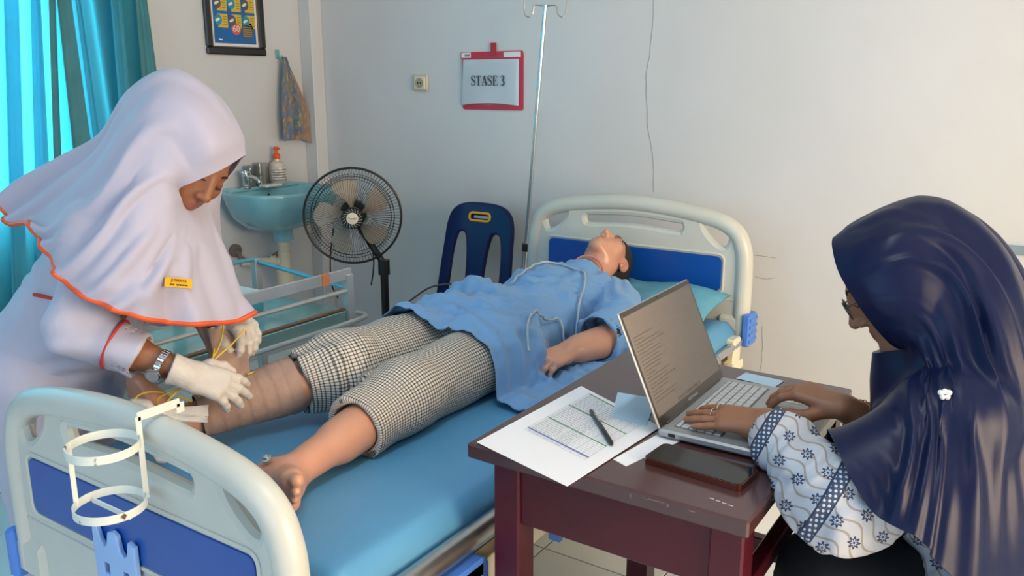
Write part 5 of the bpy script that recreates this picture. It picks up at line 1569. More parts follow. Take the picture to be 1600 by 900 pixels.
# hair cap
hv = Vol(); hv.ell(H((0, -.014, .038)), (.0805, .102, .088), PR, .01); hv.ell(H((0, -.045, -.035)), (.062, .055, .05), PR, .02)
hv.half(H((0, .046, .012)), PR @ np.array([0, .86, -.50]), H((0, 0, 0)), .3, .006)
for s in (-1, 1): hv.ell(H((s * .085, .000, -.010)), (.03, .028, .040), PR, .004, True)
hv.half(H((0, 0, -.085)), PR @ np.array([0, 0, -1.0]), H((0, 0, 0)), .3, .006)
lo = PH - .14; hi = PH + .14
Vh, Fh = hv.mesh(*[axis_range(lo[i], hi[i], .004) for i in range(3)])
mkobj('hair', Vh, Fh, mat('dark_hair', '#241a17', rough=.6, vary=.25, scale=60, bump=.6, bscale=260), patient, angle=180)

# trousers, rolled at the calves, woven in a fine black and cream check
def check_mat():
    m = bpy.data.materials.new('fine_check'); m.use_nodes = True
    nt = m.node_tree; N = nt.nodes; L = nt.links; b = N['Principled BSDF']; b.inputs['Roughness'].default_value = .85
    tc = N.new('ShaderNodeTexCoord'); sp = N.new('ShaderNodeSeparateXYZ'); L.new(tc.outputs['UV'], sp.inputs[0])
    outs = []
    for ax_ in (0, 1):
        mu = N.new('ShaderNodeMath'); mu.operation = 'MULTIPLY'; mu.inputs[1].default_value = 1 / .0088; L.new(sp.outputs[ax_], mu.inputs[0])
        fr = N.new('ShaderNodeMath'); fr.operation = 'FRACT'; L.new(mu.outputs[0], fr.inputs[0])
        lt = N.new('ShaderNodeMath'); lt.operation = 'LESS_THAN'; lt.inputs[1].default_value = .36; L.new(fr.outputs[0], lt.inputs[0]); outs.append(lt)
    ad = N.new('ShaderNodeMath'); ad.operation = 'ADD'; L.new(outs[0].outputs[0], ad.inputs[0]); L.new(outs[1].outputs[0], ad.inputs[1])
    hf = N.new('ShaderNodeMath'); hf.operation = 'MULTIPLY'; hf.inputs[1].default_value = .5; L.new(ad.outputs[0], hf.inputs[0])
    rp = N.new('ShaderNodeValToRGB'); e = rp.color_ramp.elements; e[0].position = 0; e[0].color = (*lin('#d8cfc2'), 1); e[1].position = 1; e[1].color = (*lin('#2c3236'), 1)
    x = rp.color_ramp.elements.new(.5); x.color = (*lin('#7d7c78'), 1)
    L.new(hf.outputs[0], rp.inputs[0]); L.new(rp.outputs[0], b.inputs['Base Color'])
    return m
M_CHECK = check_mat()
tv = Vol()
hemL = np.array([-1.325, 1.335, .665]); dirL = unit(np.array(pat_leg_L[2]) - np.array(pat_leg_L[1]))
hemR = np.array([-1.580, 1.408, .708]); dirR = unit(np.array(pat_leg_R[2]) - np.array(pat_leg_R[1]))
tv.ell((-1.45, 1.99, .688), (.192, .17, .100), None, .05)
tv.chain([pat_leg_L[0], pat_leg_L[1], hemL + dirL * .05], [.106, .088, .074], .04)
tv.chain([pat_leg_R[0], pat_leg_R[1], hemR + dirR * .05], [.106, .094, .080], .04)
tv.cone(hemL - dirL * .005, hemL - dirL * .03, .079, .081, .006)          # turned-up cuffs
tv.cone(hemR - dirR * .005, hemR - dirR * .035, .083, .085, .006)
tv.cone((-1.60, 1.52, .775), (-1.57, 1.475, .795), .022, .012, .03)       # bunched fold at the knee
tv.cone((-1.53, 1.545, .79), (-1.49, 1.47, .765), .014, .012, .02)
tv.half(hemL, dirL, hemL + dirL * .1, .16, .003); tv.half(hemR, dirR, hemR + dirR * .1, .16, .003)
tv.cone(hemL - dirL * .05, hemL + dirL * .08, .060, .066, .004, True); tv.cone(hemR - dirR * .05, hemR + dirR * .08, .064, .070, .004, True)
def tdisp(P):
    q = P.copy(); q[:, 0] *= 1.6
    return .006 * fbm(q, 11, 3, 2) + .004 * np.sin(P[:, 1] * 60 + 6 * np.sin(P[:, 0] * 18))*np.clip((1.75 - P[:, 1]) * 3, 0, 1) * (P[:, 0] < -1.44)
Vt, Ft = tv.mesh(axis_range(-1.75, -1.14, .005), axis_range(1.27, 2.18, .005), axis_range(.580, .86, .005), tdisp)
Vt[:, 2] = np.maximum(Vt[:, 2], MZ + .003)
def leg_uv(V):
    UV = np.zeros((len(V), 2)); best = np.full(len(V), 9.0)
    for leg, hem in ((pat_leg_L, hemL), (pat_leg_R, hemR)):
        C_ = catmull(np.array(leg)[::-1], 40)
        C_ = np.vstack([C_[0] + (C_[0] - C_[1]) * 12, C_, C_[-1] + (C_[-1] - C_[-2]) * 25])
        off = 0
        for p, q in zip(C_[:-1], C_[1:]):
            d = q - p; L_ = np.linalg.norm(d); d = d / L_; t = np.clip((V - p) @ d, 0, L_); r = V - p - t[:, None] * d
            dist = np.linalg.norm(r, axis=1); upv = np.array([0, 0, 1.0]); upv = upv - d * (upv @ d); upv /= np.linalg.norm(upv); sd = np.cross(d, upv)
            ang = np.arctan2(r @ sd, r @ upv); m = dist < best
            UV[m, 0] = (off + t)[m]; UV[m, 1] = ang[m] * .095; best[m] = dist[m]; off += L_
    return UV
mkobj('trousers', Vt, Ft, M_CHECK, patient, angle=180, uv=leg_uv(Vt))

# gown settled over the body
GOWN_M = mat('gown_blue', '#6d9ccc', rough=.7, vary=.04, scale=6, bump=.12, bscale=420, sheen=.2, wrinkle=.25, wscale=16)
cv = patient_vol(left_arm=False)
cv.ell((-1.45, 1.99, .688), (.192, .17, .100), None, .05)
cv.chain(pat_leg_L, [.106, .088, .05], .04); cv.chain(pat_leg_R, [.106, .094, .05], .04)
cv.ell((-1.60, 2.20, .755), (.05, .05, .05), None, .04)
field = GridField(cv, (-2.06, 1.3, .56), (-.92, 3.0, 1.0), .012)
nu_, nv_ = 118, 96
us = np.linspace(0, 1, nu_); vs = np.linspace(0, 1, nv_)
GX = np.zeros((nv_, nu_, 3))
for j, v in enumerate(vs):
    for i, u in enumerate(us):
        x = -1.99 + 1.02 * u
        yt = 2.70 - .075 * math.exp(-((x + 1.45) / .085) ** 2) - .25 * max(0, abs(x + 1.45) - .22) ** 1.0
        yb = 1.80 + .03 * math.sin(9 * u) - .10 * max(0, u - .62) / .38
        arch = .34 - .75 * (abs(x + 1.45)) ** 1.6
        GX[j, i] = (x, yt + (yb - yt) * v, MZ + max(arch, .035) + .01 * math.sin(13 * u + 5 * v) * math.sin(7 * v + 2))
def gfloor(x):      # mattress top, then the side rails, then free fall beside the bed
    return np.where((x > BX1 + .045) | (x < BX0 - .045), .40, np.where((x > BX1 - .04) | (x < BX0 + .025), .562, MZ + .006))
mfloor = lambda Q: gfloor(Q[:, 0])
GXs = drape(GX, np.zeros((nv_, nu_)), field, steps=100, iters=7, stretch=(1.13, 1.10), thick=.008, floor=mfloor, damp=.965, bend=.05, fric=.35, jitter=.03, seed=5)
GXs = smooth_grid(GXs, 2)
def crease(X, seed=0):
    """soft creases pushed out of the cloth surface, gathering towards hip and armpit"""
    du = np.gradient(X, axis=1); dv = np.gradient(X, axis=0); N = np.cross(dv, du); N /= np.linalg.norm(N, axis=-1)[..., None] + 1e-9
    N *= np.sign(N[..., 2:3] + 1e-6)
    P = X.reshape(-1, 3); h = np.zeros(len(P))
    for (cx, cy, k, ph, reach, amp) in ((-1.60, 2.17, 11, .4, .40, .017), (-1.27, 2.50, 13, 1.0, .34, .015), (-1.24, 2.02, 15, 2.2, .30, .017)):
        d = P[:, :2] - [cx, cy]; r = np.linalg.norm(d, axis=1); a = np.arctan2(d[:, 1], d[:, 0]) + .5 * fbm(P * [1, 1, 0], 6, 3 + k, 2)
        h += amp * (np.abs(np.sin(a * k / 2 + ph)) ** .6 * -1 + .5) * np.exp(-((r - reach * .45) / (reach * .55)) ** 2)
    n = fbm(P * [1.0, 2.1, 0] @ np.array([[.8, .6, 0], [-.6, .8, 0], [0, 0, 1]]), 5.5, 41, 2); h += .024 * (1 - np.abs(n) * 2.2).clip(0, 1) ** 2
    n = fbm(P * [2.6, 1.0, 0], 9, 42, 2); h += .011 * (1 - np.abs(n) * 2.5).clip(0, 1) ** 2
    return X + N * h.reshape(X.shape[:2])[..., None]
GXs = crease(GXs); GXs[..., 2] = np.maximum(GXs[..., 2], gfloor(GXs[..., 0]) + .002)
gown = cloth_obj('gown', GXs, GOWN_M, patient, thick=.0025, flip=False)
# left sleeve of the gown
sa, sb, sc_ = np.array([-1.29, 2.60, .705]), np.array([-1.15, 2.36, .685]), np.array([-1.165, 2.24, .675])
sv = Vol(); sv.chain([sa, sb, sc_], [.085, .078, .082], .04)
dcut = unit(sc_ - sb); sv.half(sc_, dcut, sc_ + dcut * .1, .14, .003); sv.cone(sb + dcut * .02, sc_ + dcut * .1, .066, .074, .004, True)
def sdisp(P): return .008 * fbm(P * [1, .6, 1], 16, 8, 2) + .004 * np.sin((P @ np.array([55, 70, 20.0])) + 3 * np.sin(P[:, 0] * 30))
Vs, Fs = sv.mesh(axis_range(-1.42, -1.04, .005), axis_range(2.16, 2.72, .005), axis_range(.59, .84, .005), sdisp)
Vs[:, 2] = np.maximum(Vs[:, 2], MZ + .008)
mkobj('gown_sleeve', Vs, Fs, GOWN_M, patient, angle=180)
# clear drip tube over the gown
def on_gown(x, y, dz=.006):
    d = (GXs[..., 0] - x) ** 2 + (GXs[..., 1] - y) ** 2; k = np.unravel_index(np.argmin(d), d.shape)
    z = GXs[..., 2][d < max(.0003, d.min() * 1.5)].max()
    return np.array([x, y, z + dz])
tp_ = [tuple(atz(*q)[:2]) for q in ((800, 438, .81), (830, 422, .81), (868, 418, .81), (900, 428, .80), (914, 448, .77), (908, 478, .74), (898, 505, .715), (888, 512, .71), (872, 508, .71), (848, 522, .70), (832, 545, .68), (824, 570, .665), (826, 582, .655))]
P_ = catmull([(a, b, 0) for a, b in tp_], 110); P_ = np.array([on_gown(a, b, .006) for a, b, _ in P_]); P_[:, 2] = np.maximum(P_[:, 2], np.convolve(np.pad(P_[:, 2], 4, 'edge'), np.ones(9) / 9, 'valid'))
mb = MB(); mb.tube(P_, .0038, 8)
tag(mb.build('drip_tube', mat('tube_clear_grey', '#9fb2c2', rough=.25, coat=.4)), 'clear grey drip tube curving over the blue gown to the hand', 'tube')
# the pillow gives way under head and shoulders
pm = PILLOW.data; q_ = np.empty(len(pm.vertices) * 3, np.float32); pm.vertices.foreach_get('co', q_); q_ = q_.reshape(-1, 3)
for _ in range(30):
    d_ = np.minimum(pv.eval(q_), hv.eval(q_)); m_ = (d_ < .005) & (q_[:, 2] > MZ + .007)
    q_[m_, 2] = np.maximum(q_[m_, 2] - (.006 - d_[m_]) * .8, MZ + .006)
pm.vertices.foreach_set('co', q_.ravel()); pm.update()
# neck opening seam and ankle fittings of the manikin
mb = MB(); mb.tube([H((.068 * math.cos(a), -.030 + .062 * math.sin(a), -.150 + .012 * math.sin(a))) for a in np.linspace(0, 2 * math.pi, 40, endpoint=False)], .005, 8, closed=True)
mb.build('neck_collar', mat('collar_pink', '#c98d82', rough=.4), patient)
ft = np.array([-1.322, 1.075, .690])
mb = MB(); mb.lathe([(.011, 0), (.011, .004), (.006, .006), (.006, .010), (.003, .012)], ft, (.0, -.45, .9), 14); mb.build('snap_fitting', M_CHROME, patient)
ft2 = np.array([-1.672, 1.165, .692])
mb = MB(); mb.lathe([(.012, 0), (.012, .004), (.007, .006), (.004, .008)], ft2, (.5, -.5, .7), 14); mb.build('snap_fitting', mat('snap_grey', '#6b6b6c', rough=.3, metal=.8), patient)
# ------------------------------------------------------------------ elastic bandage round the shin, its loose end lifted
BAND_M = mat('elastic_bandage', '#a68a7c', rough=.9, vary=.08, scale=30, bump=.4, bscale=500, wrinkle=.2, wscale=30)
bandage = thing('elastic_bandage', 'tan elastic bandage wrapped round the patient shin, loose end held up', 'bandage', (-1.63, 1.27, .66))
kR, aR = np.array(pat_leg_R[1]), np.array(pat_leg_R[2]); dR = unit(aR - kR); LR = np.linalg.norm(aR - kR)
nu2, nv2 = 48, 60; BX = np.zeros((nv2, nu2, 3)); xa, ya, _ = frame_of(dR)
for j in range(nv2):
    t = .115 + (LR - .135) * j / (nv2 - 1)
    rr = .058 + (.037 - .058) * t / LR + .013 + .0022 * ((j / 8.0) % 1.0) + .006 * math.exp(-((t - .15) / .09) ** 2)
    for i in range(nu2):
        a = 2 * math.pi * i / nu2
        BX[j, i] = kR + dR * t + rr * (math.cos(a) * xa + math.sin(a) * ya)
BX += (fbm(BX.reshape(-1, 3), 40, 4, 2) * .0015).reshape(nv2, nu2, 1) * np.array([1, 1, 1])
BX[..., 2] = np.maximum(BX[..., 2], MZ + .005)
cloth_obj('wrap', BX, BAND_M, bandage, wrap=True, thick=.002, flip=True)
# ------------------------------------------------------------------ nurse bending over the bed
NSKIN = mat('brown_skin', '#8a5a3c', rough=.5, attr='col', vary=.05, scale=25)
WHITE_U = mat('uniform_white', '#b4b3c6', rough=.75, vary=.02, scale=5, bump=.1, bscale=500, sheen=.15, wrinkle=.2, wscale=11)
ORANGE = mat('orange_piping', '#d9572a', rough=.5, vary=.06, scale=40)
NH = at(297, 250, 1.978)
n_face = .68 * _rt - .60 * _up - .44 * _fw
n_up = .66 * _rt + .72 * _up - .02 * _fw
NR = basis(n_face, n_up)
n_hip = at(85, 575, 2.24); n_chest = at(182, 400, 2.08); n_neck = at(222, 318, 2.03)
n_shN = at(165, 375, 1.93); n_shF = at(235, 370, 2.20)
n_elN = at(118, 512, 1.885); n_wrN = at(288, 583, 1.915)
n_elF = at(255, 470, 2.26); n_wrF = at(352, 488, 2.17)
def nurse_vol():
    v = Vol()
    add_head(v, NH, NR, 1.0)
    v.cone(NH + NR @ np.array([0, -.02, -.07]), n_neck, .052, .058, .03)
    v.cone(n_neck, n_chest, .10, .135, .06); v.cone(n_chest, n_hip, .13, .15, .06)
    v.cone(n_neck, n_shN, .06, .058, .04); v.cone(n_neck, n_shF, .06, .058, .04)
    v.chain([n_shN, n_elN, n_wrN], [.056, .043, .027], .025)
    v.chain([n_shF, n_elF, n_wrF], [.056, .043, .027], .025)
    v.cone(n_elN + (n_wrN - n_elN) * .12, n_elN + (n_wrN - n_elN) * .5, .043, .038, .02)
    for s in (-1, 1):
        hp = n_hip + s * .085 * _fw * [1, 1, 0]; kn = np.array([hp[0] - .01, hp[1], .44]); an = np.array([hp[0] - .03, hp[1], .09])
        v.chain([hp, kn, an], [.10, .06, .042], .04); v.cone(an - [0, 0, .045], an + [.14, .07, -.05], .036, .030, .03)
    add_hand(v, n_wrN, nd_N, nz_N, right=True, **hN)
    add_hand(v, n_wrF, nd_F, nz_F, right=False, **hF)
    return v
nd_N = unit(at(372, 612, 1.965) - n_wrN); nz_N = .55 * _up - .75 * _fw + .2 * _rt
hN = dict(curl=(.28, .26, .30, .38), thumb=(.1, .2), splay=1.5)
nd_F = unit(at(392, 520, 2.12) - n_wrF); nz_F = .55 * _up - .5 * _fw + .65 * _rt
hF = dict(curl=(.55, .6, .6, .6), thumb=(.35, .5), splay=.8)
nv = nurse_vol()
lo = np.min([n_hip, n_chest, n_shF, NH, n_wrN, n_elF], 0); hi = np.max([n_hip, n_shF, NH, n_wrN, n_wrF], 0)
zz = np.concatenate([np.arange(.0, .66, .012), axis_range(.66, 1.48, .0042)])
Vn, Fn = nv.mesh(axis_range(lo[0] - .22, -1.38, .0042), axis_range(.86, 1.62, .0042), zz)
HN = lambda p: NH + NR @ np.array(p)
cols = paint(Vn, '#8d5b3e', [(HN((0, .096, -.0625)), .015, '#854843'), (HN((0, .094, -.0745)), .015, '#8d4c47'), (HN((.031, .096, -.003)), .014, '#6d4430'), (HN((-.031, .096, -.003)), .014, '#6d4430'),])
nurse = mkobj('person', Vn, Fn, NSKIN, None, angle=180, cols=cols)
tag(nurse, 'person in white uniform and orange-edged white headscarf bending over the bed', 'person')
face_lines(nv, NH, NR, nurse, '#1c120e')
# gloves: thin latex skins over both hands with loose cuffs
GLOVE = mat('latex_glove', '#d2ccc4', rough=.6, vary=.05, scale=40, bump=.3, bscale=180, transl=('#e0d6cc', .12))
for w_, d_, z_, rt_, kw in ((n_wrN, nd_N, nz_N, True, hN), (n_wrF, nd_F, nz_F, False, hF)):
    gv = Vol(); add_hand(gv, w_, d_, z_, right=rt_, fat=.0022, **kw)
    gv.cone(w_ + d_ * .005, w_ - d_ * .028, .031, .037, .012)
    gv.half(w_ - d_ * .034, -d_, w_ - d_ * .05, .06, .002); gv.cone(w_ - d_ * .018, w_ - d_ * .06, .028, .034, .002, True)
    c_ = w_ + d_ * .08
    Vg, Fg = gv.mesh(*[axis_range(c_[i] - .15, c_[i] + .15, .0028) for i in range(3)], lambda P: .0012 * fbm(P, 70, 6, 2))
    mkobj('glove', Vg, Fg, GLOVE, nurse, angle=180)
# steel wrist watch
wv = n_wrN - nd_N * .052; ax_ = unit(n_wrN - n_elN); x_, y_, _ = frame_of(ax_)
mb = MB()
for k in range(26):
    a = 2 * math.pi * k / 26; e = math.cos(a) * x_ + math.sin(a) * y_; t_ = -math.sin(a) * x_ + math.cos(a) * y_
    mb.box(wv + e * .0335, (.004, .0072, .016), .0012, np.stack([e, t_, ax_], 1))
strap = mb.build('watch_strap', M_CHROME, nurse); strap['kind'] = 'stuff'
e = unit(-.8 * _fw - .55 * _up); e = unit(e - ax_ * (e @ ax_))
mb = MB(); mb.lathe([(.017, 0), (.0185, .003), (.0185, .008), (.015, .010)], wv + e * .033, e, 24); wc = mb.build('watch_case', M_CHROME, nurse)
mb = MB(); mb.lathe([(.0145, 0), (.0145, .0006)], wv + e * .0430, e, 24); mb.build('watch_dial', mat('dial_grey', '#8f9698', rough=.2), wc)
# tunic: body and sleeves
tu = Vol()
tu.cone(n_neck, n_chest, .10, .14, .06); tu.cone(n_chest, n_hip + [0, 0, .02], .138, .165, .06); tu.cone(n_hip, n_hip - [0, 0, .12], .165, .17, .05)
tu.cone(n_chest, n_shN, .10, .068, .05); tu.cone(n_chest, n_shF, .10, .075, .05)
cufN = n_elN + (n_wrN - n_elN) * .60; dN = unit(n_wrN - n_elN)
tu.chain([n_shN, n_elN, cufN + dN * .03], [.066, .062, .050], .03)
tu.chain([n_shF, n_elF, n_elF + (n_wrF - n_elF) * .75], [.080, .066, .046], .03)
tu.half(cufN, dN, cufN + dN * .06, .085, .003); tu.cone(cufN - dN * .05, cufN + dN * .05, .043, .047, .002, True)
hz = n_hip[2] - .065
tu.half((n_hip[0], n_hip[1], hz), (.0, .0, -1), (n_hip[0], n_hip[1], hz - .1), .35, .004)
def ndisp(P):
    return .008 * fbm(P, 9, 12, 2) + .004 * fbm(P * [1, 1, .5], 26, 13, 2) + .003 * np.sin(P[:, 2] * 70 + 5 * fbm(P, 8, 14, 1))
Vu, Fu = tu.mesh(axis_range(-2.45, -1.6, .006), axis_range(.84, 1.6, .006), axis_range(.55, 1.36, .006), ndisp)
tunic = mkobj('tunic', Vu, Fu, WHITE_U, nurse, angle=180)
def ring_on(c, d, r, name, m, w=.005, t=.0025):
    x, y, z = frame_of(d); P = [c + r * (math.cos(a) * x + math.sin(a) * y) for a in np.linspace(0, 2 * math.pi, 44, endpoint=False)]
    mb = MB(); mb.tube(P, w, 8, closed=True); return mb.build(name, m, tunic)
RED = mat('red_piping', '#c0372e', rough=.5)
ring_on(n_elN + (n_wrN - n_elN) * .36, dN, .0565, 'sleeve_stripe', RED, .0036)
mb = MB(); mb.bar(at(52, 460, 1.985), at(92, 468, 1.975), .010, .008); mb.build('pocket_stripe', RED, tunic)
# trousers
tr = Vol()
for s in (-1, 1):
    hp = n_hip + s * .08 * _fw * [1, 1, 0]; tr.chain([hp, (hp[0] - .01, hp[1], .44), (hp[0] - .03, hp[1], .07)], [.135, .105, .085], .03)
tr.ell(n_hip - [0, 0, .03], (.165, .165, .14), None, .05)
tr.half((n_hip[0], n_hip[1], .075), (0, 0, -1), (n_hip[0], n_hip[1], 0), .3, .003)
Vq, Fq = tr.mesh(axis_range(-2.4, -1.95, .010), axis_range(.84, 1.42, .010), axis_range(.03, .9, .010), lambda P: .010 * fbm(P * [1, 1, .3], 12, 15, 2))
mkobj('uniform_trousers', Vq, Fq, WHITE_U, nurse, angle=180)
for s in (-1, 1):
    hp = n_hip + s * .085 * _fw * [1, 1, 0]
    sv_ = Vol(); sv_.cone((hp[0] - .05, hp[1] - .02, .045), (hp[0] + .15, hp[1] + .08, .038), .045, .040, .02); sv_.half((hp[0], hp[1], .0), (0, 0, -1), (hp[0], hp[1], -.05), .4, .003)
    Vz, Fz = sv_.mesh(axis_range(hp[0] - .15, hp[0] + .25, .008), axis_range(hp[1] - .15, hp[1] + .2, .008), axis_range(-.01, .12, .008)); mkobj('shoe', Vz, Fz, mat('shoe_black', '#1a1a1c', rough=.5), nurse, angle=180)
# headscarf: laid out from the face opening to the hem, then settled
NS = [
 [(381, 243, 1.985), (374, 207, 1.985), (338, 150, 1.985), (270, 113, 1.99), (206, 148, 2.0), (165, 213, 2.02), (100, 251, 2.05), (38, 286, 2.09), (6, 316, 2.11)],
 [(346, 264, 1.91), (336, 222, 1.875), (300, 168, 1.865), (245, 150, 1.87), (196, 198, 1.88), (150, 262, 1.90), (100, 303, 1.95), (58, 333, 2.0), (12, 348, 2.05)],
 [(304, 283, 1.89), (288, 250, 1.86), (258, 218, 1.845), (222, 233, 1.84), (186, 288, 1.845), (150, 328, 1.855), (112, 352, 1.88), (76, 362, 1.92), (46, 350, 1.97)],
 [(279, 294, 1.895), (263, 285, 1.855), (236, 290, 1.835), (206, 310, 1.825), (176, 345, 1.82), (150, 370, 1.82), (125, 386, 1.83), (101, 396, 1.85), (80, 402, 1.87)],
 [(282, 311, 1.905), (266, 320, 1.865), (242, 336, 1.84), (216, 360, 1.815), (190, 390, 1.805), (168, 414, 1.80), (148, 432, 1.80), (128, 442, 1.81), (110, 443, 1.82)],
 [(287, 324, 1.93), (276, 345, 1.89), (261, 366, 1.86), (246, 391, 1.835), (230, 416, 1.82), (216, 437, 1.81), (204, 455, 1.80), (193, 470, 1.80), (184, 482, 1.80)],
 [(296, 328, 1.955), (292, 350, 1.93), (288, 375, 1.905), (283, 400, 1.885), (278, 425, 1.87), (273, 450, 1.86), (270, 470, 1.86), (267, 488, 1.86), (265, 503, 1.86)],
 [(306, 326, 1.985), (312, 350, 1.98), (318, 375, 1.97), (323, 400, 1.96), (328, 425, 1.955), (332, 450, 1.95), (336, 470, 1.95), (340, 488, 1.95), (342, 502, 1.95)],
 [(320, 316, 2.025), (330, 345, 2.035), (338, 370, 2.045), (348, 395, 2.055), (358, 420, 2.06), (368, 445, 2.07), (377, 462, 2.07), (387, 476, 2.08), (396, 488, 2.08)],
 [(341, 294, 2.055), (340, 330, 2.095), (343, 360, 2.135), (345, 385, 2.17), (347, 405, 2.20), (350, 425, 2.23), (353, 440, 2.25), (356, 455, 2.27), (360, 470, 2.28)],
 [(363, 269, 2.065), (350, 240, 2.10), (320, 240, 2.13), (290, 260, 2.16), (270, 290, 2.21), (255, 320, 2.26), (240, 345, 2.31), (230, 365, 2.34), (220, 390, 2.36)],
 [(375, 251, 2.035), (362, 212, 2.065), (320, 175, 2.085), (265, 160, 2.10), (215, 195, 2.13), (170, 250, 2.16), (125, 290, 2.19), (80, 315, 2.20), (40, 335, 2.20)],
]
def folds(X, amp, freq, seed, v0=.25, dirn=None):
    """long soft pleats running from crown to hem, pushed along the surface normal"""
    nv_, nu_, _ = X.shape
    du = np.roll(X, -1, 1) - np.roll(X, 1, 1); dv = np.gradient(X, axis=0); N = np.cross(du, dv); N /= np.linalg.norm(N, axis=-1)[..., None] + 1e-9
    u = np.linspace(0, 1, nu_, endpoint=False)[None, :]; v = np.linspace(0, 1, nv_)[:, None]
    h = 0
    rs = np.random.RandomState(seed)
    for q in range(freq):
        c = rs.rand(); w = rs.uniform(.010, .024); lean = rs.uniform(-.10, .10); a = rs.uniform(.4, 1.0) * rs.choice([-1, 1, 1]); s0 = rs.uniform(v0, v0 + .3)
        d = (u + lean * v - c + .5) % 1.0 - .5
        h = h + a * np.exp(-(d / w) ** 2) * np.clip((v - s0) / .25, 0, 1)
    return X + N * (amp * h)[..., None]
NX = spokes(NS, 150, 84)
NXf = folds(NX, .021, 30, 3, .14)
pinN = np.zeros(NXf.shape[:2]); pinN[:6] = 1; pinN[6:] = np.linspace(.985, .80, len(NXf) - 6)[:, None]
nbody = nurse_vol(); nbody.cone(n_neck, n_chest, .11, .15, .06); nbody.cone(n_chest, n_hip, .148, .17, .06); nbody.cone(n_chest, n_shN, .11, .078, .05); nbody.cone(n_chest, n_shF, .11, .085, .05); nbody.chain([n_shN, n_elN, cufN], [.076, .072, .060], .03)
nfield = GridField(nbody, (-2.5, .8, .6), (-1.4, 1.7, 1.5), .014)
NXd = drape(NXf, pinN, nfield, steps=14, iters=8, grav=-5, wrap=True, stretch=(1.03, 1.01), thick=.010, damp=.93, bend=.22, fric=.3)
NXd = smooth_grid(NXd, 1, True)
SCARF = mat('scarf_white', '#c0bed2', rough=.62, vary=.015, scale=4, bump=.06, bscale=600, sheen=.25, wrinkle=.12, wscale=14, transl=('#c9c5d6', .22))
scarf = cloth_obj('headscarf', NXd, SCARF, nurse, wrap=True, thick=.003, flip=False)
hem = NXd[-1]
mb = MB(); mb.tube(NXd[5], .0014, 6, closed=True); mb.build('brim_seam', SCARF, scarf)
mb = MB(); mb.tube(hem, .0062, 8, closed=True, flat=(1, 1)); mb.build('hem_trim', ORANGE, scarf)
# yellow name badge on the chest
def nearest_scarf(px, py, X):
    r = _fw + _rt * (px - 800) / F_PX + _up * (450 - py) / F_PX
    o = np.array([0, 0, CAM_H]); d = unit(r); Q = X.reshape(-1, 3) - o; t = Q @ d; off = np.linalg.norm(Q - t[:, None] * d, axis=1)
    m = off < .02; k = np.argmin(np.where(m, t, 9)); return X.reshape(-1, 3)[k]
bp = nearest_scarf(285, 442, NXd); b1 = nearest_scarf(264, 440, NXd); b2 = nearest_scarf(308, 443, NXd); b3 = nearest_scarf(283, 462, NXd); b4 = nearest_scarf(287, 422, NXd)
ux = unit(b2 - b1); uy = unit((b4 - b3) - ux * ((b4 - b3) @ ux)); nn_ = np.cross(ux, uy)
badge = thing('name_badge', 'yellow name badge pinned to the white headscarf', 'badge', tuple(bp))
mb = MB(); mb.prism(rrect(-.034, .034, -.0105, .0105, .002), bp + nn_ * .013, ux, uy, .003); bd = mb.build('plate', mat('badge_yellow', '#e0a818', rough=.4), badge)
text_mesh('lettering', 'JUSMAYA', .0095, bp + nn_ * .0166 + uy * .0045, ux, uy, mat('badge_ink', '#3a2f18', rough=.6), bd)
mb = MB()
for k in range(11):
    if k != 3: mb.prism([(-.0225 + k * .0042, -.002), (-.0195 + k * .0042, -.002), (-.0195 + k * .0042, .002), (-.0225 + k * .0042, .002)], bp + nn_ * .0162 - uy * .0048, ux, uy, .0004)
lb_ = mb.build('small_print', MATS['badge_ink'], bd); lb_['kind'] = 'stuff'
# loose end of the bandage lifted to the far hand, with yellow cords
top_l, top_r = at(303, 512, 2.07), at(386, 516, 2.115)
bot_l, bot_r = at(330, 612, 2.03), at(392, 596, 2.09)
n1, n2 = 26, 30; X = np.zeros((n2, n1, 3))
for j in range(n2):
    v = j / (n2 - 1)
    for i in range(n1):
        u = i / (n1 - 1)
        p = (top_l * (1 - u) + top_r * u) * (1 - v) + (bot_l * (1 - u) + bot_r * u) * v
        fold = -.045 * math.exp(-((u - .0) / .22) ** 2) * (1 - v) + .012 * math.sin(6 * u + 1) * (1 - v) ** .5
        p = p - _fw * fold * 1.2 + _rt * (.02 * math.exp(-(u / .15) ** 2) * math.sin(math.pi * v))
        X[j, i] = p
roll = np.zeros((n2, 9, 3))
for j in range(n2):
    e0 = X[j, 0]; rr = .020 * (1 - .55 * j / (n2 - 1)); cen = e0 + _fw * rr
    for i in range(9):
        th = math.radians(215 * (8 - i + .6) / 8.6); roll[j, i] = cen - _fw * rr * math.cos(th) - _rt * rr * math.sin(th)
X = np.concatenate([roll, X], 1)
cloth_obj('loose_end', X, BAND_M, bandage, thick=.002, flip=True)
YEL = mat('yellow_cord', '#d7b93a', rough=.5)
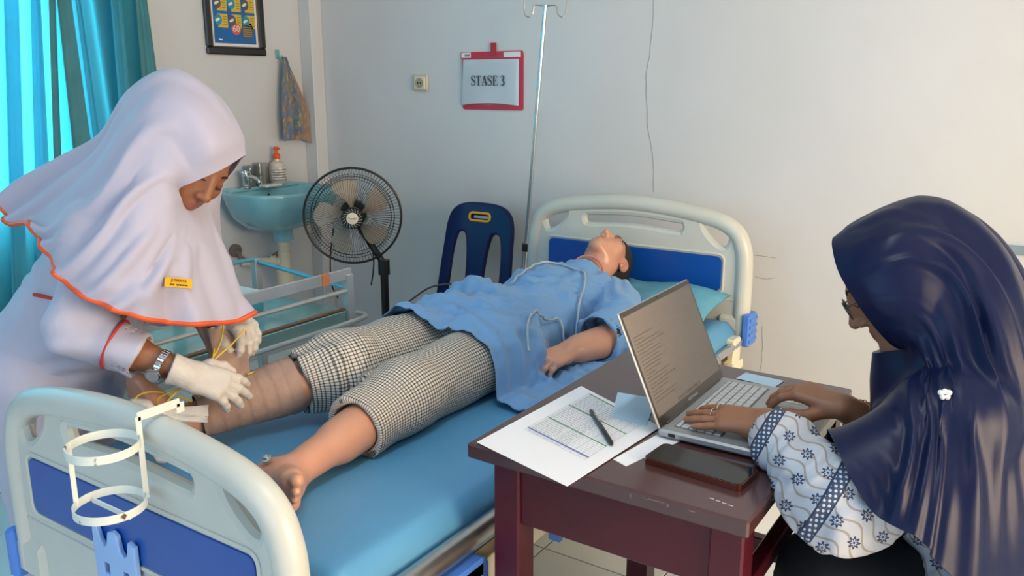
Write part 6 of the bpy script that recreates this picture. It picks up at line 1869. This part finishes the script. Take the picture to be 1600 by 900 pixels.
for name_, pts, lab in (
    ('yellow_cord', [(350, 497, 2.085), (346, 530, 2.05), (335, 555, 2.02), (318, 575, 1.985), (270, 618, 1.93), (255, 636, 1.93), (248, 622, 1.95), (290, 605, 1.97), (312, 620, 1.99)], 'yellow cord dangling beside the loose bandage end over the bed'),
    ('yellow_cord', [(381, 515, 2.08), (365, 535, 2.06), (345, 553, 2.03), (333, 562, 2.01), (335, 545, 2.03)], 'short yellow cord crossing the lifted bandage'),
    ('yellow_cord', [(206, 634, 1.95), (216, 618, 1.95), (240, 612, 1.96), (275, 618, 1.97), (300, 627, 1.98)], 'yellow cord looped across the manikin ankle'),
    ('yellow_cord', [(386, 585, 2.08), (400, 581, 2.1), (409, 588, 2.11), (408, 596, 2.11)], 'yellow cord end curling out beside the gloved hand')):
    mb = MB(); mb.tube(catmull([at(*p) for p in pts], 46), .0021, 7); tag(mb.build(name_, YEL), lab, 'cord', 'yellow bandage cords')
# folded white gauze strips tied round the ankle
GZ = mat('gauze_white', '#dedcda', rough=.9, vary=.05, scale=30, bump=.4, bscale=300)
def strip(name, a, b, width, sag, lab, par=None, thick=.004, wdir=None, wav=.002):
    a = np.asarray(a); b = np.asarray(b); d = unit(b - a); wd = unit(wdir if wdir is not None else _up); n_ = 24; m_ = 7
    X = np.array([[a + (b - a) * t + wd * width * (s - .5) + np.array([0, 0, -sag * 4 * t * (1 - t)]) - _fw * wav * math.sin(9 * t + 7 * s) - _fw * .006 * (1 - (2 * s - 1) ** 2) for t in np.linspace(0, 1, n_)] for s in np.linspace(0, 1, m_)])
    return X
gz = thing('gauze_tie', 'white gauze strips tied round the manikin ankle', 'gauze', tuple(at(262, 650, 1.97)))
cloth_obj('strip', strip('s', at(252, 648, 1.945), at(326, 641, 1.975), .026, .0, ''), GZ, gz, thick=.006)
cloth_obj('strip', strip('s', at(256, 657, 1.950), at(325, 655, 1.975), .014, .0, ''), GZ, gz, thick=.006)
kv = Vol(); kv.ell(at(224, 634, 1.955), (.030, .018, .016), None, .01); kv.cone(at(208, 632, 1.955), at(250, 650, 1.95), .015, .016, .01); kv.cone(at(214, 642, 1.955), at(240, 655, 1.95), .010, .012, .01)
cc_ = at(228, 640, 1.95); Vk, Fk = kv.mesh(*[axis_range(cc_[i] - .07, cc_[i] + .07, .003) for i in range(3)], lambda P: .003 * fbm(P, 60, 3, 2)); mkobj('knot', Vk, Fk, GZ, gz, angle=180)
kv = Vol(); kv.cone(at(232, 690, 1.93), at(250, 715, 1.915), .016, .013, .006); kv.cone(at(246, 690, 1.93), at(258, 716, 1.915), .010, .010, .006); cc_ = at(245, 703, 1.92)
Vk, Fk = kv.mesh(*[axis_range(cc_[i] - .06, cc_[i] + .06, .003) for i in range(3)], lambda P: .002 * fbm(P, 60, 4, 2)); mkobj('tail', Vk, Fk, GZ, gz, angle=180)
# ------------------------------------------------------------------ seated woman at the laptop
WSKIN = mat('warm_skin', '#9a6a4e', rough=.5, attr='col', vary=.05, scale=25)
WH = at(1408, 432, 1.585)
w_face = -.74 * _rt - .50 * _up + .34 * _fw; w_up = -.50 * _rt + .82 * _up + .12 * _fw
WRm = basis(w_face, w_up)
w_neck = at(1462, 570, 1.58); w_shN = at(1490, 665, 1.44); w_shF = at(1468, 635, 1.76)
w_elN = at(1300, 795, 1.42) + [0, 0, .012]; w_wrN = at(1197, 668, 1.625) + [0, 0, .010]
w_elF = at(1405, 690, 1.75); w_wrF = at(1318, 636, 1.715)
w_chest = at(1515, 740, 1.58); w_hip = np.array([.12, 1.66, .52])
dwN = unit(at(1100, 652, 1.70) - w_wrN); zwN = np.array([.1, -.25, .95])
dwF = unit(at(1215, 597, 1.79) - w_wrF); zwF = np.array([.0, -.1, 1.0])
kN = dict(curl=(.14, .08, .03, .01), thumb=(.1, .0), splay=1.5, lift=(.05, .05, .05, .05))
kF = dict(curl=(.40, .41, .46, .48), thumb=(.35, .0), splay=.7, lift=(-.10, -.05, .0, .0))
def rest_on(V):
    """arms, sleeves and hands rest on the table and the laptop deck instead of sinking in"""
    V = np.array(V, float); o = LP(0, 0); ex = unit(LP(1, 0) - o); ey = unit(LP(0, 1) - o); q = V - o
    u, v = q @ ex, q @ ey
    on_t = (V[:, 0] < TX1 + .003) & (V[:, 1] > TY0 - .003) & (V[:, 1] < TY1 + .003) & (V[:, 2] > TZ - .10)
    V[:, 2] = np.where(on_t, np.maximum(V[:, 2], TZ + .002), V[:, 2])
    on_l = on_t & (u > -.002) & (u < .236) & (v > -.004) & (v < .374)
    V[:, 2] = np.where(on_l, np.maximum(V[:, 2], TZ + .0238), V[:, 2])
    return V
def woman_vol():
    v = Vol(); add_head(v, WH, WRm, 1.0)
    v.cone(WH + WRm @ np.array([0, -.02, -.07]), w_neck, .050, .055, .03)
    v.cone(w_neck + [0, 0, -.03], w_chest, .09, .13, .06); v.cone(w_chest, w_hip + [0, 0, .08], .125, .15, .06)
    v.cone(w_neck + [0, 0, -.04], w_shN, .055, .055, .04); v.cone(w_neck + [0, 0, -.04], w_shF, .055, .055, .04)
    v.chain([w_shN, w_elN, w_wrN], [.055, .042, .0275], .025); v.chain([w_shF, w_elF, w_wrF], [.055, .042, .0275], .025)
    out = [add_hand(v, w_wrN, dwN, zwN, right=False, **kN), add_hand(v, w_wrF, dwF, zwF, right=True, **kF)]
    for s in (-1, 1):
        hp = w_hip + [0, s * .09, 0]; kn = np.array([-.27, hp[1] + s * .02, .50]); an = np.array([-.24, hp[1] + s * .02, .09])
        v.chain([hp, kn, an], [.10, .065, .04], .04); v.cone(an - [0, 0, .045], an + [-.15, 0, -.055], .034, .028, .03)
    return v, out
wv_, hands = woman_vol()
zz = np.concatenate([np.arange(.0, .70, .014), axis_range(.70, 1.24, .0032)])
xx_ = np.concatenate([axis_range(-.66, -.30, .0030), np.arange(-.296, .34, .0045)])
Vw, Fw = wv_.mesh(xx_, axis_range(1.30, 2.06, .0034), zz)
Vw = rest_on(Vw)
HW = lambda p: WH + WRm @ np.array(p)
nails = []
for hnd in hands:
    for f_ in hnd: nails.append((f_[-1] + unit(f_[-1] - f_[-2]) * .004, .008, '#b98a78'))
cols = paint(Vw, '#96674c', nails + [(HW((0, .096, -.0685)), .016, '#84504a')])
woman = mkobj('person', Vw, Fw, WSKIN, None, angle=180, cols=cols)
tag(woman, 'seated person in navy satin headscarf and patterned sleeves typing on the laptop', 'person')
face_lines(wv_, WH, WRm, woman, '#1c120e')
# rings and bracelets
GOLD = mat('gold', '#d8a860', rough=.25, metal=1.0); SILV = mat('silver', '#d5d5d2', rough=.2, metal=1.0)
def ringat(c, d, r, w, name, m, n=30, tilt=None):
    x, y, z = frame_of(d); mb = MB(); mb.tube([np.asarray(c) + r * (math.cos(a) * x + math.sin(a) * y) for a in np.linspace(0, 2 * math.pi, n, endpoint=False)], w, 7, closed=True); return mb.build(name, m, woman)
for fi, fr in ((0, .45), (1, .45)):
    f_ = hands[0][fi]; ringat(f_[0] + (f_[1] - f_[0]) * (fr + .15), f_[1] - f_[0], .0102, .0017, 'finger_ring', SILV)
aN = unit(w_wrN - w_elN); aF = unit(w_wrF - w_elF)
def chainlet(c, d, r, n, name, m, hang=0):
    x, y, z = frame_of(d); mb = MB()
    for k in range(n):
        a = 2 * math.pi * k / n; e = math.cos(a) * x + math.sin(a) * y; t = -math.sin(a) * x + math.cos(a) * y
        mb.tube([c + e * r + t * .0042 * math.cos(b) + (z if k % 2 else e) * .0024 * math.sin(b) for b in np.linspace(0, 2 * math.pi, 8, endpoint=False)], .0009, 5, closed=True)
    mb.v = [tuple(q) for q in rest_on(mb.v)]
    o = mb.build(name, m, woman); o['kind'] = 'stuff'; return o
chainlet(w_wrN - aN * .022, aN, .0325, 34, 'chain_bracelet', GOLD)
chainlet(w_wrF - aF * .035, aF + np.array([.15, 0, 0]), .0335, 30, 'thin_bracelet', GOLD)
cb = w_wrF - aF * .035 - np.array([0, 0, .034])
mb = MB(); mb.tube(catmull([cb, cb + [.002, -.003, -.008], cb + [.0, -.004, -.016], cb + [-.003, -.002, -.010]], 14), .0012, 6); mb.build('bracelet_charm', GOLD, woman)
# glasses
mb = MB()
for s in (-1, 1): mb.tube([HW((s * .033 + .022 * math.cos(a), .112, -.004 + .018 * math.sin(a))) for a in np.linspace(0, 2 * math.pi, 26, endpoint=False)], .0013, 6, closed=True)
mb.tube([HW((-.011, .114, 0)), HW((.011, .114, 0))], .0013, 6)
for s in (-1, 1): mb.tube([HW((s * .055, .112, .004)), HW((s * .078, .05, .006)), HW((s * .078, -.02, .002))], .0014, 6)
mb.build('glasses_frame', mat('glasses_grey', '#55504e', rough=.3, metal=.6), woman)
# patterned blouse
def batik():
    m = bpy.data.materials.new('patterned_cotton'); m.use_nodes = True
    nt = m.node_tree; N = nt.nodes; L = nt.links; b = N['Principled BSDF']; b.inputs['Roughness'].default_value = .7
    tc = N.new('ShaderNodeTexCoord')
    def mth(op, a, bb=None):
        n = N.new('ShaderNodeMath'); n.operation = op
        for i, q in enumerate((a, bb)):
            if q is None: continue
            if isinstance(q, (int, float)): n.inputs[i].default_value = q
            else: L.new(q, n.inputs[i])
        return n.outputs[0]
    sp = N.new('ShaderNodeSeparateXYZ'); L.new(tc.outputs['UV'], sp.inputs[0]); U, V_ = sp.outputs[0], sp.outputs[1]
    cs = .044
    uc = mth('SUBTRACT', mth('FRACT', mth('DIVIDE', mth('ADD', U, mth('MULTIPLY', mth('FLOOR', mth('DIVIDE', V_, cs)), cs * .5)), cs)), .5)
    vc = mth('SUBTRACT', mth('FRACT', mth('DIVIDE', V_, cs)), .5)
    r = mth('SQRT', mth('ADD', mth('MULTIPLY', uc, uc), mth('MULTIPLY', vc, vc)))
    an = mth('ARCTAN2', vc, uc)
    star = mth('ADD', .20, mth('MULTIPLY', mth('COSINE', mth('MULTIPLY', an, 8)), .055))
    inner = mth('MULTIPLY', star, .55); core = mth('MULTIPLY', star, .25)
    s1 = mth('MULTIPLY', mth('LESS_THAN', r, star), mth('GREATER_THAN', r, inner)); s2 = mth('LESS_THAN', r, core)
    motif = mth('ADD', s1, s2)
    band = mth('FRACT', mth('DIVIDE', mth('ADD', U, mth('MULTIPLY', V_, .35)), .155))
    bnd = mth('LESS_THAN', band, .17)
    dots = mth('GREATER_THAN', mth('MULTIPLY', mth('SINE', mth('MULTIPLY', V_, 520)), mth('SINE', mth('MULTIPLY', U, 520))), .35)
    bedge = mth('ADD', mth('MULTIPLY', mth('GREATER_THAN', band, .145), mth('LESS_THAN', band, .17)), mth('LESS_THAN', band, .02))
    wv = mth('SINE', mth('ADD', mth('MULTIPLY', V_, 260), mth('MULTIPLY', mth('SINE', mth('MULTIPLY', U, 95)), 2.2)))
    line = mth('GREATER_THAN', wv, .86)
    def mix(f, a, bb):
        n = N.new('ShaderNodeMix'); n.data_type = 'RGBA'; L.new(f, n.inputs[0])
        for i, q in ((6, a), (7, bb)):
            if isinstance(q, str): n.inputs[i].default_value = (*lin(q), 1)
            else: L.new(q, n.inputs[i])
        return n.outputs[2]
    nz = N.new('ShaderNodeTexNoise'); nz.inputs['Scale'].default_value = 9; L.new(tc.outputs['UV'], nz.inputs['Vector'])
    base = mix(nz.outputs['Fac'], '#a8b5c8', '#c8c5c6')
    base = mix(line, base, '#9a938e')
    base = mix(motif, base, '#2b3a5c')
    bandc = mix(dots, '#3c4a66', '#c9d0da')
    base = mix(bnd, base, bandc); base = mix(bedge, base, '#28344f')
    L.new(base, b.inputs['Base Color'])
    n2 = N.new('ShaderNodeTexNoise'); n2.inputs['Scale'].default_value = 26; L.new(tc.outputs['Object'], n2.inputs['Vector'])
    bp = N.new('ShaderNodeBump'); bp.inputs['Strength'].default_value = .3; bp.inputs['Distance'].default_value = .01; L.new(n2.outputs['Fac'], bp.inputs['Height']); L.new(bp.outputs[0], b.inputs['Normal'])
    return m
M_BATIK = batik()
bv = Vol()
cuN = w_wrN - aN * .018; cuF = w_wrF - aF * .075
bv.chain([cuN + aN * .03, cuN - aN * .055, w_elN + aN * .06, w_elN + np.array([.02, 0, .0]), w_shN], [.033, .050, .064, .068, .060], .035)
bv.cone(w_elN + aN * .02 - [0, 0, .01], w_elN + (w_shN - w_elN) * .35 - [0, 0, .03], .066, .070, .04)
bv.chain([cuF + aF * .03, w_elF, w_shF], [.033, .058, .085], .035)
bv.cone(w_neck - [0, 0, .06], w_chest, .07, .14, .06); bv.cone(w_chest, w_hip + [0, 0, .06], .155, .20, .06); bv.cone(w_shN, w_chest, .06, .12, .05); bv.cone(w_shF, w_chest, .09, .14, .05)
bv.cone(w_hip + [-.02, -.12, .06], w_hip + [-.16, -.14, .03], .13, .11, .05)
bv.half(cuN, aN, cuN + aN * .05, .06, .002); bv.half(cuF, aF, cuF + aF * .05, .06, .002)
bv.cone(cuN - aN * .03, cuN + aN * .05, .0295, .031, .002, True)
def bdisp(P):
    t = P @ aN
    return .009 * fbm(P, 15, 21, 2) + .0045 * np.sin(P @ (aN * 150) + 5 * fbm(P, 12, 22, 1)) * np.clip(1.5 - np.linalg.norm(P - w_elN, axis=1) / .16, 0, 1) + .003 * fbm(P, 45, 23, 1)
Vb, Fb = bv.mesh(axis_range(-.47, .36, .0055), axis_range(1.25, 2.02, .0055), axis_range(.42, 1.05, .0055), bdisp)
Vb = rest_on(Vb)
# cloth coordinates along and around the sleeve
def sleeve_uv(V):
    ex = unit(aN * [1, 1, .6]); nn = unit(np.array([.25, -.9, .45])); ex = unit(ex - nn * (ex @ nn)); ey = np.cross(nn, ex)
    q = V - w_elN; return np.stack([q @ ex * 1.05, q @ ey * 1.05 + .5 * (q @ nn) ** 2], 1)
mkobj('blouse', Vb, Fb, M_BATIK, woman, angle=180, uv=sleeve_uv(Vb))
# dark skirt over the lap and legs
sk = Vol()
for s in (-1, 1):
    hp = w_hip + [0, s * .09, 0]; sk.chain([hp, (-.28, hp[1] + s * .02, .505), (-.25, hp[1] + s * .03, .12)], [.13, .10, .10], .08)
sk.half((0, 0, .06), (0, 0, -1), (-.1, 1.66, -.2), .8, .003)
Vk, Fk = sk.mesh(axis_range(-.42, .30, .010), axis_range(1.34, 1.98, .010), axis_range(.04, .70, .010), lambda P: .008 * fbm(P, 10, 31, 2))
Vk[:, 0] = np.maximum(Vk[:, 0], -.385); st_ = (np.abs(Vk[:, 0] - .14) < .205) & (np.abs(Vk[:, 1] - 1.66) < .205); Vk[:, 2] = np.where(st_, np.maximum(Vk[:, 2], .382), Vk[:, 2])
mkobj('skirt', Vk, Fk, mat('skirt_black', '#14161b', rough=.8, vary=.1), woman, angle=180)
for s in (-1, 1):
    hp = w_hip + [0, s * .11, 0]
    sv_ = Vol(); sv_.cone((-.22, hp[1], .042), (-.40, hp[1], .034), .042, .036, .02); sv_.half((0, 0, 0.0), (0, 0, -1), (-.3, hp[1], -.05), .4, .003)
    Vz, Fz = sv_.mesh(axis_range(-.46, -.15, .008), axis_range(hp[1] - .08, hp[1] + .08, .008), axis_range(-.01, .10, .008)); mkobj('shoe', Vz, Fz, MATS['shoe_black'], woman, angle=180)
# chair under her
wch = thing('dark_stool', 'dark padded stool the seated person sits on', 'stool', (.14, 1.66, 0))
mb = MB(); mb.box((.14, 1.66, .35), (.40, .40, .06), .02); mb.build('seat', mat('stool_black', '#101216', rough=.5), wch)
for sx in (-1, 1):
    for sy in (-1, 1):
        mb = MB(); mb.tube([(.14 + sx * .15, 1.66 + sy * .15, .33), (.14 + sx * .18, 1.66 + sy * .18, 0)], .012, 10); mb.build('leg', M_CHROME, wch)
# satin headscarf
WS = [
 [(1302, 371, 1.63), (1330, 350, 1.63), (1385, 322, 1.615), (1440, 306, 1.605), (1490, 314, 1.60), (1545, 353, 1.60), (1590, 411, 1.60), (1630, 500, 1.60), (1680, 640, 1.62), (1720, 850, 1.62)],
 [(1300, 386, 1.58), (1336, 380, 1.54), (1390, 355, 1.510), (1445, 345, 1.50), (1495, 365, 1.49), (1540, 410, 1.48), (1575, 480, 1.46), (1600, 580, 1.44), (1630, 720, 1.42), (1640, 950, 1.42)],
 [(1310, 425, 1.54), (1345, 425, 1.505), (1390, 410, 1.480), (1440, 405, 1.47), (1485, 430, 1.465), (1515, 480, 1.45), (1535, 550, 1.42), (1550, 640, 1.38), (1565, 760, 1.34), (1570, 960, 1.32)],
 [(1335, 468, 1.52), (1365, 470, 1.49), (1400, 465, 1.472), (1435, 470, 1.462), (1465, 495, 1.455), (1485, 540, 1.44), (1495, 600, 1.41), (1500, 680, 1.35), (1500, 780, 1.30), (1490, 900, 1.28)],
 [(1362, 506, 1.515), (1385, 505, 1.495), (1410, 505, 1.478), (1432, 515, 1.468), (1450, 540, 1.457), (1462, 570, 1.44), (1465, 620, 1.41), (1455, 690, 1.35), (1442, 770, 1.30), (1430, 838, 1.28)],
 [(1390, 537, 1.53), (1405, 537, 1.51), (1420, 542, 1.492), (1432, 555, 1.478), (1440, 575, 1.46), (1440, 600, 1.445), (1425, 650, 1.41), (1400, 710, 1.36), (1380, 762, 1.33), (1365, 812, 1.315)],
 [(1408, 548, 1.575), (1413, 553, 1.56), (1415, 563, 1.545), (1412, 576, 1.53), (1405, 592, 1.52), (1395, 612, 1.51), (1375, 655, 1.49), (1348, 702, 1.46), (1325, 738, 1.43), (1304, 768, 1.41)],
 [(1402, 548, 1.635), (1398, 557, 1.645), (1390, 567, 1.65), (1382, 581, 1.66), (1376, 601, 1.67), (1375, 626, 1.68), (1364, 660, 1.68), (1345, 690, 1.67), (1330, 715, 1.66), (1316, 745, 1.65)],
 [(1372, 506, 1.67), (1385, 509, 1.70), (1395, 521, 1.73), (1400, 546, 1.76), (1402, 576, 1.79), (1405, 610, 1.81), (1405, 640, 1.83), (1405, 680, 1.84), (1405, 720, 1.85), (1405, 760, 1.86)],
 [(1332, 441, 1.69), (1365, 440, 1.71), (1410, 440, 1.73), (1450, 460, 1.75), (1480, 500, 1.78), (1500, 550, 1.81), (1515, 600, 1.84), (1525, 660, 1.86), (1535, 720, 1.88), (1540, 800, 1.89)],
 [(1308, 395, 1.68), (1340, 385, 1.70), (1390, 360, 1.71), (1445, 350, 1.72), (1495, 370, 1.73), (1545, 415, 1.75), (1585, 490, 1.78), (1620, 580, 1.80), (1660, 700, 1.81), (1690, 880, 1.81)],
]
WX = spokes(WS, 150, 96)
WXf = folds(WX, .017, 26, 11, .15)
pinW = np.zeros(WXf.shape[:2]); pinW[:8] = 1; pinW[8:] = np.linspace(.985, .80, len(WXf) - 8)[:, None]
wb, _ = woman_vol(); wb.chain([w_elN + aN * .06, w_elN, w_shN], [.074, .082, .078], .035); wb.cone(w_elN + aN * .02 - [0, 0, .01], w_elN + (w_shN - w_elN) * .35 - [0, 0, .03], .08, .085, .04); wb.cone(w_neck - [0, 0, .06], w_chest, .08, .15, .06); wb.cone(w_shN, w_chest, .08, .14, .05); wb.chain([w_elF, w_shF], [.058, .085], .03)
wfield = GridField(wb, (-.6, 1.1, .4), (.5, 2.1, 1.35), .014)
WXd = drape(WXf, pinW, wfield, steps=14, iters=8, grav=-5, wrap=True, stretch=(1.03, 1.01), thick=.010, damp=.93, bend=.22, fric=.3)
WXd = smooth_grid(WXd, 1, True)
SATIN = mat('navy_satin', '#0b1639', rough=.38, vary=.05, scale=3, spec=.2, sheen=.0, bump=.03, bscale=400, wrinkle=.25, wscale=7)
ws = cloth_obj('headscarf', WXd, SATIN, woman, wrap=True, thick=.0025, flip=False)
pc_ = nearest_scarf(1463, 602, WXd)
pn = thing('pearl_brooch', 'cluster of pearls pinned on the navy headscarf', 'brooch', tuple(pc_))
nrm = unit(-_fw + .2 * _up)
for k, (a, b) in enumerate(((-.007, .003), (.0, .005), (.007, .003), (-.004, -.004), (.004, -.004))):
    mb = MB(); mb.lathe([(.0005, -.0048), (.003, -.0038), (.0048, 0), (.003, .0038), (.0005, .0048)], pc_ + nrm * .006 + _rt * a + _up * b, nrm, 12); mb.build('pearl', mat('pearl', '#dfe7e6', rough=.2, coat=.6), pn)
